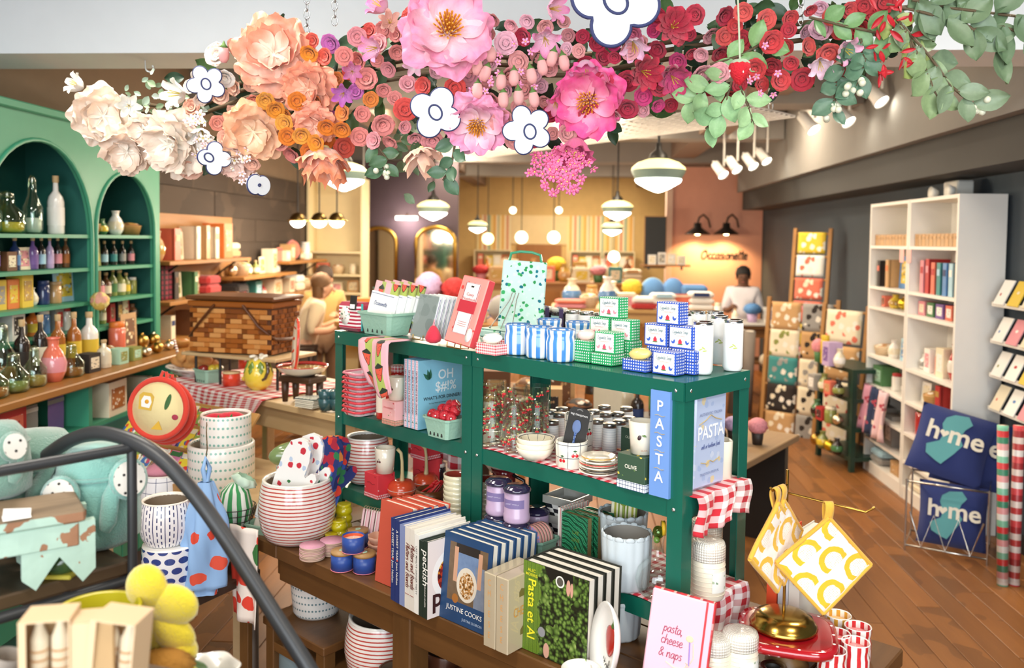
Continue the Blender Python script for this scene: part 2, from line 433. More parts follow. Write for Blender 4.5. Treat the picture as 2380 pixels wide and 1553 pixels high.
# ===== THE SETTING
def rbox(name,u0,u1,v0,v1,z0,z1,m,parent=None,kind='structure',bev=0.0,label=None,cat=None,group=None):
 mb=MB().box(u1-u0,v1-v0,z1-z0,None,0,bev)
 p=room((u0+u1)/2,(v0+v1)/2,z0)
 if parent is not None:p=Vector(((u0+u1)/2,(v0+v1)/2,z0))
 return mk(name,mb,m,parent,p,-YAW if parent is None else 0.0,label=label,cat=cat,group=group,kind=kind if parent is None else None)
UL,UR,VB,VF,ZC=-2.95,2.52,17.0,-2.0,3.05
def plank_mat(c1,c2,c3,axis=1,sc=1.0,rough=0.38):
 k=('plankm',c1,c2,c3,axis,sc)
 if k in CACHE:return CACHE[k]
 t=T('floor_wood');co=t.coord('Object');oi=t.n('ShaderNodeObjectInfo').outputs['Random']
 s=[9.0*sc]*3;s[axis]=0.9*sc
 sh=t.n('ShaderNodeVectorMath',operation='ADD');t.put(sh.inputs[0],co);t.put(sh.inputs[1],t.comb(t.mul(oi,31.0),t.mul(oi,17.0),0.0))
 a=t.noise(t.scale(sh.outputs[0],tuple(s)),2.0,6.0,0.7);d=t.noise(t.scale(sh.outputs[0],2.3),1.0,3.0)
 col=t.mix(a,c1,c2);col=t.mix(t.mul(t.gt(d,0.56),0.45),col,c3)
 col=t.mix(t.mul(oi,0.45),col,c3)
 t.bump(a,0.12,0.003);CACHE[k]=t.done(col,rough,spec=0.4);return CACHE[k]
FLOORM=plank_mat('#a96f3a','#7b4c27','#56371d')
floor=rbox('floor',UL-.3,UR+.3,VF-.2,VB+.2,-0.10,-0.016,FLOORM)
floor['label']='worn orange-brown wooden plank floor of the shop'
pw,pl=0.112,1.8
base_plank=MB().box(pw-.003,pl-.004,0.016,None,0,0.002).mesh('floor_plank');base_plank.materials.append(FLOORM)
for i in range(49):
 for j in range(6):
  u=UL+pw*(i+.5);v=1.0+pl*(j+.5)+(i*0.37%1)*pl-.9
  mk('floor_plank',base_plank,None,floor,(u-(UL+UR)/2,v-(VF+VB)/2,0.084))
CEILM=flat('#77695a',0.9,0.08);BEAMM=flat('#8f8982',0.85,0.06);WHITEM=flat('#e6ebee',0.8,0.03);GREYW=flat('#84817c',0.85,0.05)
rbox('ceiling',UL-.3,UR+.3,VF-.2,VB+.2,ZC,ZC+.12,CEILM)
rbox('wall_left',UL-.15,UL,VF-.1,VB+.2,-.1,ZC,flat('#7f6b56',0.85,0.08))
rbox('wall_right',UR,UR+.15,VF-.1,VB+.2,-.1,ZC,flat('#404a52',0.8,0.06))
rbox('wall_back',UL,UR,VB,VB+.15,-.1,ZC,flat('#d8b678',0.85,0.08))
rbox('trim_1',UR-.35,UR-.005,2.6,11.0,2.12,2.34,flat('#33322f',0.7,0.05))['label']='dark boxed duct running along the right wall'
rbox('trim_2',UR-.42,UR-.005,2.6,11.0,2.345,ZC-.005,GREYW)['label']='grey bulkhead above the dark duct'
bm_=rbox('trim_3',UL,UR,3.75,4.1,2.535,ZC-.005,WHITEM);bm_['label']='white painted front beam above the flower garland'
for k,(v,d,z) in enumerate(((6.3,.3,2.72),(8.6,.3,2.74),(11.0,.35,2.72),(13.6,.3,2.74))):
 rbox('trim_%d'%(4+k),UL,UR-.43,v,v+d,z,ZC-.005,BEAMM)['label']='%s grey cross beam of the ceiling behind the white beam'%ORD[k]
for k,(u0,u1) in enumerate(((1.25,1.55),(-2.0,-1.75))):
 rbox('trim_%d'%(8+k),u0,u1,4.11,16.9,2.78,ZC-.005,flat('#8a7566',0.85,0.05))['label']=('long brown ceiling beam on the track light side','long brown ceiling beam on the green cabinet side')[k]
for n_,a in (('wall_front',(UL,UR,VF-.15,VF,-.1,.55)),('wall_front',(UL,UR,VF-.15,VF,2.95,ZC)),('wall_front',(UL,-2.55,VF-.15,VF,.55,2.95)),('wall_front',(2.15,UR,VF-.15,VF,.55,2.95))):
 rbox(n_,*a,flat('#c9c6c0',0.85))
win=rbox('window_1',-2.55,2.15,VF-.1,VF-.085,.55,2.95,glass('#f4fbff'))
for u in (-2.52,-1.0,.6,2.12):rbox('window_frame',u+.2-.03,u+.2+.03,-.03,.03,0,2.4,flat('#2b2b2b',.5),win)
wl=rbox('wall_left',UL+.002,UL+.03,5.15,9.0,0.0,2.28,flat('#55483c',0.9,0.1))
DARKP=plank_mat('#483c33','#332a23','#57493d',1,1.0,0.85)
for r in range(9):
 for c in range(3):
  v0=5.16+c*1.28+(0.4 if r%2 else 0)-.2;v1=min(v0+1.27,8.98);v0=max(v0,5.16)
  rbox('wall_plank',.016,.030+.002*((r+c)%3),v0-7.075,v1-7.075,.42+r*.206,.42+r*.206+.2,DARKP,wl)
PURP=flat('#55484d',0.85,0.08)
rbox('wall_partition',UL,-1.5,10.9,10.99,0,2.7,PURP)
PINK=flat('#e0a48c',0.8,0.05)
pinkw=rbox('wall_pink',1.32,UR-.01,11.36,11.45,0,2.7,PINK)
rbox('trim_10',1.24,1.32,11.30,11.45,0,2.7,flat('#d9b9a4',.8))['label']='pale pink edge trim of the sign wall'
WALLP=stripes([(0,'#f0d9a0'),(.12,'#e9b25e'),(.22,'#f3e3bb'),(.32,'#d98f6a'),(.42,'#f3e3bb'),(.52,'#8fb09a'),(.6,'#f0d38c'),(.74,'#e9b25e'),(.86,'#f5e6c4'),(.93,'#b9b48e')],.46,0,.8)
for k,(a,b) in enumerate(((-1.95,-1.25),(-.12,1.22))):
 rbox('wall_paper',a,b,VB-.02,VB-.001,.0,2.2,WALLP)['label']=('narrow multicoloured striped wallpaper panel beside the far door','wide multicoloured striped wallpaper panel on the far wall')[k]
DOORM=wood('#b5793c','#8d5a28',2,.5)
door=rbox('door_1',-1.12,-.22,VB-.05,VB-.005,0.0,1.62,DOORM)
door['label']='brown wooden door in the far wall between striped wallpaper panels'
for du in (-.22,.22):
 for z0,z1 in ((.15,.7),(.85,1.5)):rbox('door_panel',du-.16,du+.16,-.034,-.022,z0,z1,DOORM,door)
mb=MB().ell(.03,.03,.03);mk('door_knob',mb,metal('#caa55a'),door,(.38,-.05,.8))
rbox('trim_11',-1.25,-.12,VB-.03,VB-.002,1.62,2.2,flat('#ecd3a0',.8))['label']='plain cream wall panel above the far door'
rbox('baseboard_right',UR-.02,UR-.002,2.6,11.3,0.0,.1,flat('#2b2a28',.6))
# ---- ceiling fittings
TRIMW=flat('#f1efe9',.5);LITP=glow('#fff1d6',9.0)
def ceiling_panel(k,u,v,pw_):
 z=ZC
 t=thing('ceiling_light','%s recessed rectangular ceiling light %s'%(ORD[k%20],('added for fill above the shop front' if v<3 else 'added for fill above the middle of the shop' if v<9 else 'in the back half of the shop')),'ceiling light',room(u,v,z),-YAW,'ceiling lights')
 mk('frame',MB().box(.62,.24,.03),TRIMW,t,(0,0,-.035))
 mk('diffuser',MB().box(.56,.18,.006),LITP,t,(0,0,-.042))
 lamp('ceiling_panel_lamp','AREA',room(u,v,z-.06),pw_,SOFT if v<4 else WARM,.6,.24,(0,0,-YAW))
for k,(u,v,p) in enumerate(PANELS):ceiling_panel(k,u,v,p)
CREAMG=glow('#f3e6a0',.75);WHITEG=glow('#fffdf2',3.2);BANDG=flat('#8fa79a',.35);BLACKM=flat('#211f1d',.45);BRASS=metal('#b08a45',.28)
def pendant(px,py,y,wpx,label,power):
 R=wpx/2*y/FPX;c=dp(px,py,y);h=R*1.15
 t=thing('pendant_lamp',label,'pendant lamp',(c.x,c.y,c.z-h*.55),0,'schoolhouse pendant lamps')
 top=h*1.02
 mk('rod',MB().tube([(0,0,top+R*.5),(0,0,ZC-(c.z-h*.55)-.003)],R*.05,8),BLACKM,t)
 mk('fitter',MB().lathe([(.001,top+R*.62),(R*.1,top+R*.6),(R*.12,top+R*.35),(R*.3,top+R*.2),(R*.36,top+R*.05),(R*.38,top-R*.02),(.001,top-R*.02)],16),BLACKM,t)
 mk('upper_shade',MB().lathe([(R*.42,top),(R*.75,top-R*.12),(R*.97,top-R*.3),(R,top-R*.4)],28),CREAMG,t)
 mk('band',MB().lathe([(R,top-R*.4),(R*.97,top-R*.5),(R*.84,top-R*.72)],28),BANDG,t)
 mk('lower_shade',MB().lathe([(R*.84,top-R*.72),(R*.86,top-R*.76),(R*.8,top-R*.86),(R*.45,top-R*1.06),(R*.12,top-R*1.2),(.001,top-R*1.22)],28),WHITEG,t)
 lamp('pendant_bulb','POINT',(c.x,c.y,c.z-h-.04),power,WARM,.12)
pendant(1530,405,5.6,126,'large green-banded schoolhouse pendant lamp right of the pink blossoms',22)
pendant(800,408,5.8,108,'large schoolhouse pendant lamp under the orange paper flower',22)
pendant(1007,487,8.8,76,'mid-sized schoolhouse pendant hanging left of the striped wallpaper',22)
pendant(1435,487,8.9,74,'mid-sized schoolhouse pendant under the large right pendant',22)
pendant(1110,526,13.4,46,'small far schoolhouse pendant in front of narrow striped wallpaper',22)
pendant(1423,531,13.4,50,'small far schoolhouse pendant just below the mid-sized right one',22)
def globe(px,py,y,wpx,label,col,st):
 R=wpx/2*y/FPX;c=dp(px,py,y)
 t=thing('globe_lamp',label,'pendant lamp',tuple(c),0,'globe lamps at the back')
 mk('globe',MB().ell(R,R,R),glow(col,st),t);mk('cord',MB().tube([(0,0,R*1.02),(0,0,ZC-c.z-.003)],.008,6),BLACKM,t)
for px,py,wp,lb in ((1212,552,29,'white globe lamp in front of the far brown door'),(1287,552,29,'white globe lamp just right of the far brown door'),(1427,597,27,'low white globe lamp by the shelf of cushions'),(1134,555,27,'yellowish globe lamp left of the far brown door'),(1192,489,16,'small round white light high above the door'),(1299,489,16,'small round white light high above the wide striped paper')):
 globe(px,py,14.2,wp,lb,'#fff4cf' if px!=1134 else '#ffe9a0',2.6)
for px,py,lb in ((692,513,'leftmost brass half-globe pendant over the book shelves'),(742,513,'middle brass half-globe pendant over the book shelves'),(783,513,'rightmost brass half-globe pendant over the book shelves')):
 y=7.2;R=19*y/FPX;c=dp(px,py,y)
 t=thing('half_globe_pendant',lb,'pendant lamp',tuple(c),0,'brass half-globe pendants')
 mk('dome',MB().lathe([(R,0),(R*.95,R*.35),(R*.7,R*.75),(R*.3,R*.98),(.001,R*1.02)],20),metal('#6f5a35',.35),t)
 mk('rim',MB().lathe([(R*.98,-.006),(R*1.25,-.004),(R*1.25,.006),(R*.98,.008)],20),metal('#d8b75c',.25),t)
 mk('globe',MB().lathe([(R*.92,0),(R*.85,-R*.4),(R*.5,-R*.75),(.001,-R*.85)],20),WHITEG,t)
 mk('rod',MB().tube([(0,0,R),(0,0,ZC-c.z-.003)],.006,6),BLACKM,t)
 lamp('half_globe_bulb','POINT',(c.x,c.y,c.z-R-.03),9,WARM,.08)
def track_spot(px,py,y,label,yaw=0.6,size=.055):
 c=dp(px,py,y)
 t=thing('track_spotlight',label,'spotlight',tuple(c),(-0.75,0,yaw),'white track spotlights')
 mk('housing',MB().lathe([(.001,.17),(size*.75,.165),(size*.8,.05),(size,.0),(size*.93,-.002),(size*.9,.02)],18),flat('#e9e6e0',.4),t)
 mk('lamp_face',MB().lathe([(size*.9,.015),(.001,.012)],18),glow('#fff8e6',14.0),t)
 mk('bracket',MB().tube([(0,0,.12),(0,-.0,.2)],.010,6),flat('#e9e6e0',.4),t)
 st=mk('stem',MB().tube([(0,0,0),(0,0,max(.03,ZC-c.z-.09))],.010,6),flat('#d9d5cd',.4),t)
 st.matrix_local=Matrix.Translation((0,0,0));st.matrix_local=(Euler((-0.75,0,yaw)).to_matrix().to_4x4()).inverted()@Matrix.Translation((0,0,.09))
for px,py,y,lb in ((2050,238,5.6,'white track spotlight nearest the hanging eucalyptus'),(2208,168,4.9,'white track spotlight behind the eucalyptus leaves'),(1893,303,6.2,'white track spotlight left of the berry sprig'),(1974,285,6.0,'white track spotlight right beside the berry sprig'),(1783,376,8.4,'brightest of the far track spotlights above the pink wall'),(1752,388,8.3,'second far track spotlight from the right above the pink wall'),(1714,396,8.2,'third far track spotlight from the right above the pink wall'),(1682,408,8.1,'leftmost far track spotlight above the pink wall'),(845,447,9.6,'small bright spotlight beside the left large pendant')):
 track_spot(px,py,y,lb)
rt=rbox('trim_12',1.62,1.66,4.2,9.2,ZC-.06,ZC-.004,flat('#4a453f',.5));rt['label']='dark track rail of the ceiling spotlights'
lamp('track_wash','SPOT',room(1.5,5.2,2.9),60,SOFT,.08,rot=(0.45,0.25,0),spot=1.6)
lamp('track_wash','SPOT',room(1.4,3.3,2.9),45,SOFT,.08,rot=(-0.2,-0.55,0),spot=1.5)
lamp('track_wash','SPOT',room(1.5,8.3,2.9),50,WARM,.08,rot=(0.5,0.1,0),spot=1.6)
gz=2.36
ga,gb,gc,gd=gp(1848,272,gz),gp(1715,242,gz),gp(1005,352,gz),gp(1100,412,gz)
gt=thing('ceiling_grid','white wire grid panel hanging flat below the ceiling behind the garland','wire grid',(0,0,gz))
e1=(gc-gb);e2=(ga-gb)
GW=flat('#efe9df',.5)
long_w=MB().tube([(0,0,0),tuple(e1)],.004,6).mesh('grid_wire');long_w.materials.append(GW)
short_w=MB().tube([(0,0,0),tuple(e2)],.004,6).mesh('grid_wire');short_w.materials.append(GW)
for k in range(12):mk('grid_wire',long_w,None,gt,tuple(gb+e2*(k/11)-Vector((0,0,gz))))
for k in range(27):mk('grid_wire',short_w,None,gt,tuple(gb+e1*(k/26)+Vector((0,0,.006))-Vector((0,0,gz))))
def chain(name,p,z1,label,link=.03,r=.0028,parent=None):
 t=thing(name,label,'chain',tuple(p));n=int((z1-p[2])/(link*.78))
 oval=[(math.cos(a)*link*.3,0,math.sin(a)*link*.5) for a in [2*PI*i/10 for i in range(10)]]
 me=MB().tube(oval,r,5,closed=True).mesh('chain_link');me.materials.append(metal('#c9ccce',.3))
 for i in range(n):mk('chain_link',me,None,t,(0,0,link*.5+i*link*.78),(0,0,(i%2)*PI/2+.5))
 return t
chain('hanging_chain',gb+e2*.55,ZC-.01,'thin steel chain holding up the white wire grid',.05)
hp=rp(338,158,0) if False else vp(338,160,3.9)
mk('ceiling_hook',MB().tube([(0,0,0),(0,0,-.035)]+[(.018-.018*math.cos(a),0,-.035-.018*math.sin(a)) for a in [PI*k/8*1.25 for k in range(1,9)]],.004,6),metal('#d8dcdd',.3),None,(hp.x,hp.y,2.533),0.3,'bare steel hook screwed under the white beam','hook')
# ===== TABLE AND GREEN RACK
TH=math.radians(44.77);RP=Vector((0.401,1.918,0));RR=-TH
def rk(a,b,z):return RP+Vector((math.cos(TH)*a+math.sin(TH)*b,-math.sin(TH)*a+math.cos(TH)*b,z))
TT=math.radians(41.2);TA=Vector((-0.853,2.766,0))
def tb(a,b,z):return TA+Vector((math.cos(TT)*a+math.sin(TT)*b,-math.sin(TT)*a+math.cos(TT)*b,z))
ZT,Z1,Z2,Z3=0.70,1.376,1.096,0.832
TWOOD=wood('#82592f','#513318',0,1.0,.42);TWOOD2=wood('#7f562d','#4d3017',1,1.0,.45);LEGW=wood('#7d562c','#4f3319',2,1.0,.45)
tab=thing('wooden_table','brown pine display table with turned legs carrying the green rack','table',tb(0,0,0),-TT)
TL,TD=1.86,.66
mk('breadboard_end',MB().box(.13,TD,.045,None,0,.004),TWOOD2,tab,(.065,TD/2,ZT-.045))
mk('breadboard_end',MB().box(.13,TD,.045,None,0,.004),TWOOD2,tab,(TL-.065,TD/2,ZT-.045))
for k in range(4):mk('plank',MB().box(TL-.264,TD/4-.002,.045,None,0,.003),TWOOD,tab,(TL/2,TD/4*(k+.5),ZT-.045))
for y in (.045,TD-.045):mk('apron',MB().box(TL-.2,.025,.085,None,0,.003),TWOOD,tab,(TL/2,y,ZT-.132))
for x in (.06,TL-.06):mk('apron',MB().box(.025,TD-.12,.085,None,0,.003),TWOOD2,tab,(x,TD/2,ZT-.132))
for k,(x,y) in enumerate(((.08,.60),(.72,.055),(TL-.08,.06),(TL-.08,.60))):
 lg=MB().box(.075,.075,.2,Tr(0,0,ZT-.245),0,.004)
 lg.lathe([(.026,0),(.03,.03),(.024,.06),(.035,.12),(.03,.2),(.026,.26),(.036,.32),(.038,.36),(.028,.39),(.036,.41),(.032,.43),(.036,ZT-.245)],16)
 mk('leg',lg,LEGW,tab,(x,y,0))
mk('lower_shelf',MB().box(TL-.1,TD-.06,.03,None,0,.003),TWOOD,tab,(TL/2,TD/2,.32))
GREEN=flat('#10604f',.32,.05,coat=.25);SCREW=metal('#d9dcdd',.25)
def rack_unit(x0,x1,label):
 t=thing('metal_shelf_unit',label,'shelf unit',rk(x0,0,ZT+.001),RR,'green metal shelf units')
 W,D,Hh,pw=x1-x0,.2935,Z1-ZT,.042
 for sx in (0,1):
  for sy in (0,1):
   x=W*sx;y=D*sy;m=MB();dx=1-2*sx;dy=1-2*sy
   m.box(pw,.003,Hh-.004,Tr(x+dx*pw/2,y+dy*.0015,0));m.box(.003,pw-.003,Hh-.004,Tr(x+dx*.0015,y+dy*(pw/2+.0015),0))
   p=mk('post',m,GREEN,t)
   for zz in (Z1-.022-ZT,Z2-.022-ZT,Z3-.022-ZT):
    s=MB().lathe([(.005,0),(.0045,.002),(.002,.0035),(.0001,.0038)],10)
    mk('screw',s,SCREW,p,(x+dx*pw*.55,y-dy*.001,zz),(PI/2*dy,0,0))
    if zz>.6:mk('screw',s,SCREW,p,(x-dx*.001,y+dy*pw*.55,zz),(0,-PI/2*dx,0))
 for z in (Z1,Z2,Z3):
  m=MB();e=.004;z0=z-ZT-.001
  out=.0022 if z==Z1 else -.0038
  m.box(W-.007+(0.010 if z==Z1 else 0),D-.007+(.010 if z==Z1 else 0),.0016,Tr(W/2,D/2,z0-.0016),0)
  for yy in (-out,D+out):m.box(W-.007+2*max(0,out),.0016,.043,Tr(W/2,yy,z0-.044),0)
  for xx in (-out,W+out):m.box(.0016,D-.007+2*max(0,out),.043,Tr(xx,D/2,z0-.044),0)
  mk('shelf',m,GREEN,t)
 return t
rack_unit(-.7215,0.0,'green metal shelf unit holding soaps, glasses and the blue pasta book')
rack_unit(-1.433,-.7245,'green metal shelf unit holding the towel basket and blue dinner cookbook')
# ---- makers of goods
PAGES=stripes([(0,'#f1ebdf'),(.5,'#ddd5c6')],.0012,1,.9)
def book(label,loc,rot,w_,h,t,cover,front=None,group=None,pages=None,name='book',spine=None,cat='book',lean=0.0):
 r=thing(name,label,cat,loc,(lean,0,rot),group);bt=.0028
 m=MB();f=cover if front is None else front;sp=cover if spine is None else spine
 m.box(w_,bt,h,Tr(w_/2,bt/2,0),[1,0,0,0,0,0]);m.box(w_,bt,h,Tr(w_/2,t-bt/2,0),0);m.box(bt,t-2*bt,h,Tr(bt/2,t/2,0),[0,0,2,0,0,0])
 mk('cover',m,[cover,f,sp],r)
 mk('page_block',MB().box(w_-bt-.004,t-2*bt-.0006,h-.008,Tr((w_-bt-.004)/2+bt,t/2,.004)),pages or PAGES,r)
 return r
def front_text(r,s,x,z,size,m,bold=0.0,wide=1.0,script=False,pen=.001,shear=0.0,y=-.0008,align='CENTER',rotz=0.0):
 mb=script_mb(s,size,pen,align=align) if script else text_mb(s,size,align,bold,shear,wide)
 return letters(mb,m,r,Tr(x,y,z)@Rx(PI/2)@Rz(rotz))
def spine_text(r,s,z,t,size,m,bold=0.0,script=False,wide=1.0,down=True,pen=.001,shear=0.0):
 mb=script_mb(s,size,pen) if script else text_mb(s,size,'CENTER',bold,shear,wide)
 M=Tr(-.0008,t/2,z)@Matrix(((0,0,-1,0),(0,1,0,0),(1,0,0,0),(0,0,0,1)))
 M=Tr(-.0008,t/2,z)@Matrix(((0,0,-1,0),(0,-1,0,0),(-1,0,0,0),(0,0,0,1))) if down else M
 return letters(mb,m,r,M)
def turned(name,label,cat,loc,parts,rot=0.0,group=None,seg=24):
 t=thing(name,label,cat,loc,rot,group)
 for n_,prof,m in parts:mk(n_,MB().lathe(prof,seg),m,t)
 return t
def cup_prof(r0,r1,h,th=.004,base=.0):return [(.0001,base),(r0,base),(r0+(r1-r0)*.5,h*.5),(r1,h),(r1-th*.5,h+th*.3),(r1-th,h),(r0-th*.6,base+th*1.5),(.0001,base+th*1.2)]
WHITE=ceramic('#f2eee6');CREAM=ceramic('#ece3d0');SILVER=metal('#c8c9c7',.22);GOLD=metal('#c9a052',.25);INKB=flat('#2c3f7a',.6);DARK=flat('#26241f',.6);PAPER=flat('#f5f2ec',.75)
BERRYG=flat('#9cc3ae',.85,.06,bump=.5,bsc=90)
def pulp_basket(name,label,loc,rot,wx,wy,h,group='mint green pulp berry baskets',m=None,cat='basket'):
 t=thing(name,label,cat,loc,rot,group);mb=MB();k=.78;th=.003
 def ring(sc,z,inn=0.0):
  ax,ay=wx/2*sc-inn,wy/2*sc-inn;c=min(ax,ay)*.22
  return [(-ax+c,-ay,z),(ax-c,-ay,z),(ax,-ay+c,z),(ax,ay-c,z),(ax-c,ay,z),(-ax+c,ay,z),(-ax,ay-c,z),(-ax,-ay+c,z)]
 L=[ring(k,0),ring(k+.02,.006),ring(.97,h*.88),ring(1.05,h*.9),ring(1.06,h),ring(.98,h),ring(.96,h*.9,th),ring(k,.008,th)]
 vs=[p for r_ in L for p in r_];fs=[(i*8+j,i*8+(j+1)%8,(i+1)*8+(j+1)%8,(i+1)*8+j) for i in range(7) for j in range(8)]
 mb.add(vs,fs+[tuple(range(8))[::-1],tuple(range(56,64))]);mk('punnet',mb,m or BERRYG,t)
 for s in (-.55,-.18,.18,.55):
  mk('slot',MB().box(.006,.004,h*.3,None,0,.001),DARK,t,(wx/2*.8*s,-wy/2*(k+.06),h*.1),(-.2,0,0))
 return t
def strawberry(M,mb,r,mat=0,top=1):
 mb.lathe([(.0001,-r*1.25),(r*.35,-r*1.05),(r*.75,-r*.4),(r,r*.3),(r*.85,r*.7),(r*.4,r*.9),(.0001,r*.92)],12,M,mat)
# ---- TOP OF THE RACK, from left to right
z=Z1+.002
SOAPFONT='#2b6a8a'
c=gp(826,768,z)
t=thing('zip_pouch','small magenta striped zip pouch with oval cherry patch and black tag','pouch',c,RR+.1)
mk('pouch_body',MB().box(.115,.07,.10,None,[1,0,0,0,0,0],.012),[cloth('#a8213f'),stripes([(0,'#b3203f'),(.5,'#f3e6e4')],.0125,1,.8)],t)
mk('oval_patch',MB().lathe([(.0001,.001),(.024,.001),(.024,-.001)],20,Rx(PI/2)@Sc(1,1.35,1)),spots('#f6f1e6',['#b3263a','#2f6b47','#f6f1e6'],90,.34),t,(-.012,-.0365,.055))
mk('zip',MB().box(.004,.008,.094,None,0,.001),flat('#3fa6a4',.6),t,(.0585,-.02,.003))
mk('hang_tag',MB().box(.034,.003,.05,None,0,.001),DARK,t,(.03,-.038,.075),(-.12,0,0));mk('tag_label',MB().box(.024,.0012,.015),PAPER,t,(.03,-.0405,.08),(-.12,0,0))
STRAWT=None
def towel_mat():
 t=T('strawberry_towel');co=t.coord();x,y,zz=t.sep(co)
 base=t.ramp(t.frac(x,.062),[(0,'#f3b4bd'),(.52,'#aebd5d')],True)
 cx=t.math('SUBTRACT',t.frac(x,.074),.5);row=t.math('FLOOR',t.math('DIVIDE',x,.074));cy=t.math('SUBTRACT',t.math('FRACT',t.addn(t.math('DIVIDE',y,.084),t.mul(row,.45))),.5)
 ax=t.math('ABSOLUTE',cx);wd=t.mul(t.math('POWER',t.math('MAXIMUM',t.addn(cy,.38),.0),.6),.30);inside=t.mul(t.mul(t.lt(ax,t.math('MINIMUM',wd,.24)),t.lt(cy,.16)),t.gt(cy,-.36))
 edge=t.mul(t.mul(t.lt(ax,t.addn(t.math('MINIMUM',wd,.24),.03)),t.lt(cy,.19)),t.gt(cy,-.4))
 seeds=t.lt(t.vor(co,150.0),.28)
 red=t.mix(seeds,t.ramp(t.math('FRACT',t.mul(row,.5)),[(0,'#e2573d'),(.4,'#e2573d'),(.6,'#c9c64e')],True),'#8a3a2a')
 leaf=t.mul(t.mul(t.lt(ax,t.math('SUBTRACT',.26,t.math('MULTIPLY',t.math('ABSOLUTE',t.math('SUBTRACT',cy,.2)),1.6))),t.gt(cy,.13)),t.lt(cy,.36))
 col=t.mix(edge,base,'#32361f');col=t.mix(inside,col,red);col=t.mix(leaf,col,'#25301f')
 return t.done(col,.9,sheen=.2)
STRAWT=towel_mat()
c=gp(898,776,z);pulp_basket('berry_basket','mint green pulp basket of folded towels on top of the rack',c,RR,.18,.115,.075)
SLV=flat('#f6f6f4',.6);BLUEL=flat('#2e4486',.6)
for k in range(4):
 o=thing('tea_towel','%s folded strawberry tea towel in white sleeve from the left in the rack-top basket'%ORD[k],'tea towel',tuple(c+Vector((math.sin(TH),math.cos(TH),0))*(.012-.03+.022*k)+Vector((math.cos(TH),-math.sin(TH),0))*(.016*k-.03)+Vector((0,0,.012))),(-.22,0.10+.015*k,RR),'strawberry tea towels in the rack-top basket')
 mk('towel',MB().grid( lambda a,b:((a-.5)*.122,.004*math.sin(a*7),b*.165),8,4,None,0,True,.122,.165),STRAWT,o,(0,0,0),solid=.012)
 s=mk('sleeve',MB().box(.13,.019,.088,None,0,.002),SLV,o,(0,-.001,.04))
 for zz in (.009,.080):mk('blue_line',MB().box(.128,.0008,.0013),BLUEL,s,(0,-.0101,zz))
 if k==0:letters(script_mb('Occasionette',.0085,.0007),BLUEL,s,Tr(0,-.0105,.047)@Rx(PI/2))
def hang(a,b):
 wv=.006*math.sin(a*9+b*3)
 if b<.25:return ((a-.5)*.15*(1-.0*b),.075-b/.25*.085,.004+.001*math.sin(a*9))
 q=(b-.25)/.75;sq=(a-.5)*.15*(1-.25*q)+.035*q
 return (sq,-.012-wv-.012*math.sin(q*3),.002-q*.175*(1-.35*abs(a-.62)))
c=gp(876,793,z);mk('draped_towel',MB().grid(hang,14,22,None,0,True,.15,-.25),STRAWT,None,tuple(c),RR,'pink and green strawberry print towel draped over the rack front','tea towel',solid=.003)
def easel(loc,rot,w_,label,h=.1):
 t=thing('gold_easel',label,'easel',loc,rot)
 for s in (-1,1):
  mk('wire',MB().tube([(s*w_/2,-.028,.022),(s*w_/2,-.030,.008),(s*w_/2,.0,.004),(s*w_/2,.03,h),],.0016,6),GOLD,t)
 mk('crossbar',MB().tube([(-w_/2,.022,.08),(0,.06,.003),(w_/2,.022,.08)],.0016,6),GOLD,t)
 mk('lip',MB().tube([(-w_/2,-.028,.022),(-w_/2,-.030,.007),(w_/2,-.030,.007),(w_/2,-.028,.022)],.0018,6),GOLD,t)
 return t
c=gp(988,793,z);easel(c,RR,.05,'small gold wire easel under the white card packs')
GLASSY=flat('#cfd5d3',.12,.08,coat=.5)
for k in range(5):
 o=thing('card_pack','%s clear-wrapped white card pack from the front on the rack top'%ORD[k],'card pack',tuple(c+Vector((math.sin(TH),math.cos(TH),0))*(.0+.0125*k-.018)+Vector((math.cos(TH),-math.sin(TH),0))*(.007*k)+Vector((0,0,.013))),(-.26,.06,RR),'white card packs on easel')
 mk('cards',MB().box(.098,.009,.135,None,[1,0,0,0,0,0],.001),[SLV,spots('#d3dad8',['#c2cbc9','#dfe5e4','#b9c3c1'],22,.5)],o);mk('blue_line',MB().box(.0006,.0014,.12),BLUEL,o,(.0492,0,.008))
 if k==0:mk('clear_wrap',MB().box(.1,.0015,.138,None,0,.0005),glass('#f2f6f6',.1,.5),o,(0,-.0062,-.001))
mb=MB();strawberry(Tr(0,0,.03)@Sc(1,1,-1),mb,.026);c=gp(1007,800,z)
t=thing('felt_raspberry','small red felt berry standing in front of the card packs','felt berry',tuple(c+Vector((0,0,.001))),0);mk('berry',mb,cloth('#d8344a'),t,(0,0,-.004));mk('stalk',MB().tube([(0,0,.055),(.003,0,.075)],[.004,.001],6),cloth('#e8949c'),t)
c=gp(1072,812,z);easel(c+Vector((0,0,0)),RR,.06,'small gold wire easel under the pink cherry notebook',.12)
CORAL=spots('#fa9a90',['#dd3a34','#fa9a90','#e2463f','#fa9a90'],44,.24)
t=thing('cherry_notebook','coral pink notebook with cherry print and red band on easel','notebook',tuple(c+Vector((-.006,.01,.012))),(-.3,.10,RR))
mk('cover',MB().box(.112,.030,.205,None,[1,1,0,0,0,0],.003),[flat('#ea6a66',.5),CORAL],t)
mk('page_edge',MB().box(.002,.024,.198),flat('#d9474f',.7),t,(.0555,0,.0035))
lb=mk('phone_label',MB().prism([(math.copysign(.027,math.cos(a))+.004*math.cos(a)*1,.074*(1 if math.sin(a)>0 else -1)+.004*math.sin(a)) for a in [PI/4+k*PI/2+j*.3 for k in range(4) for j in (-1,0,1)]],.0012),flat('#f3e8e6',.5),t,(.0,-.0152,.108),(PI/2,0,0))
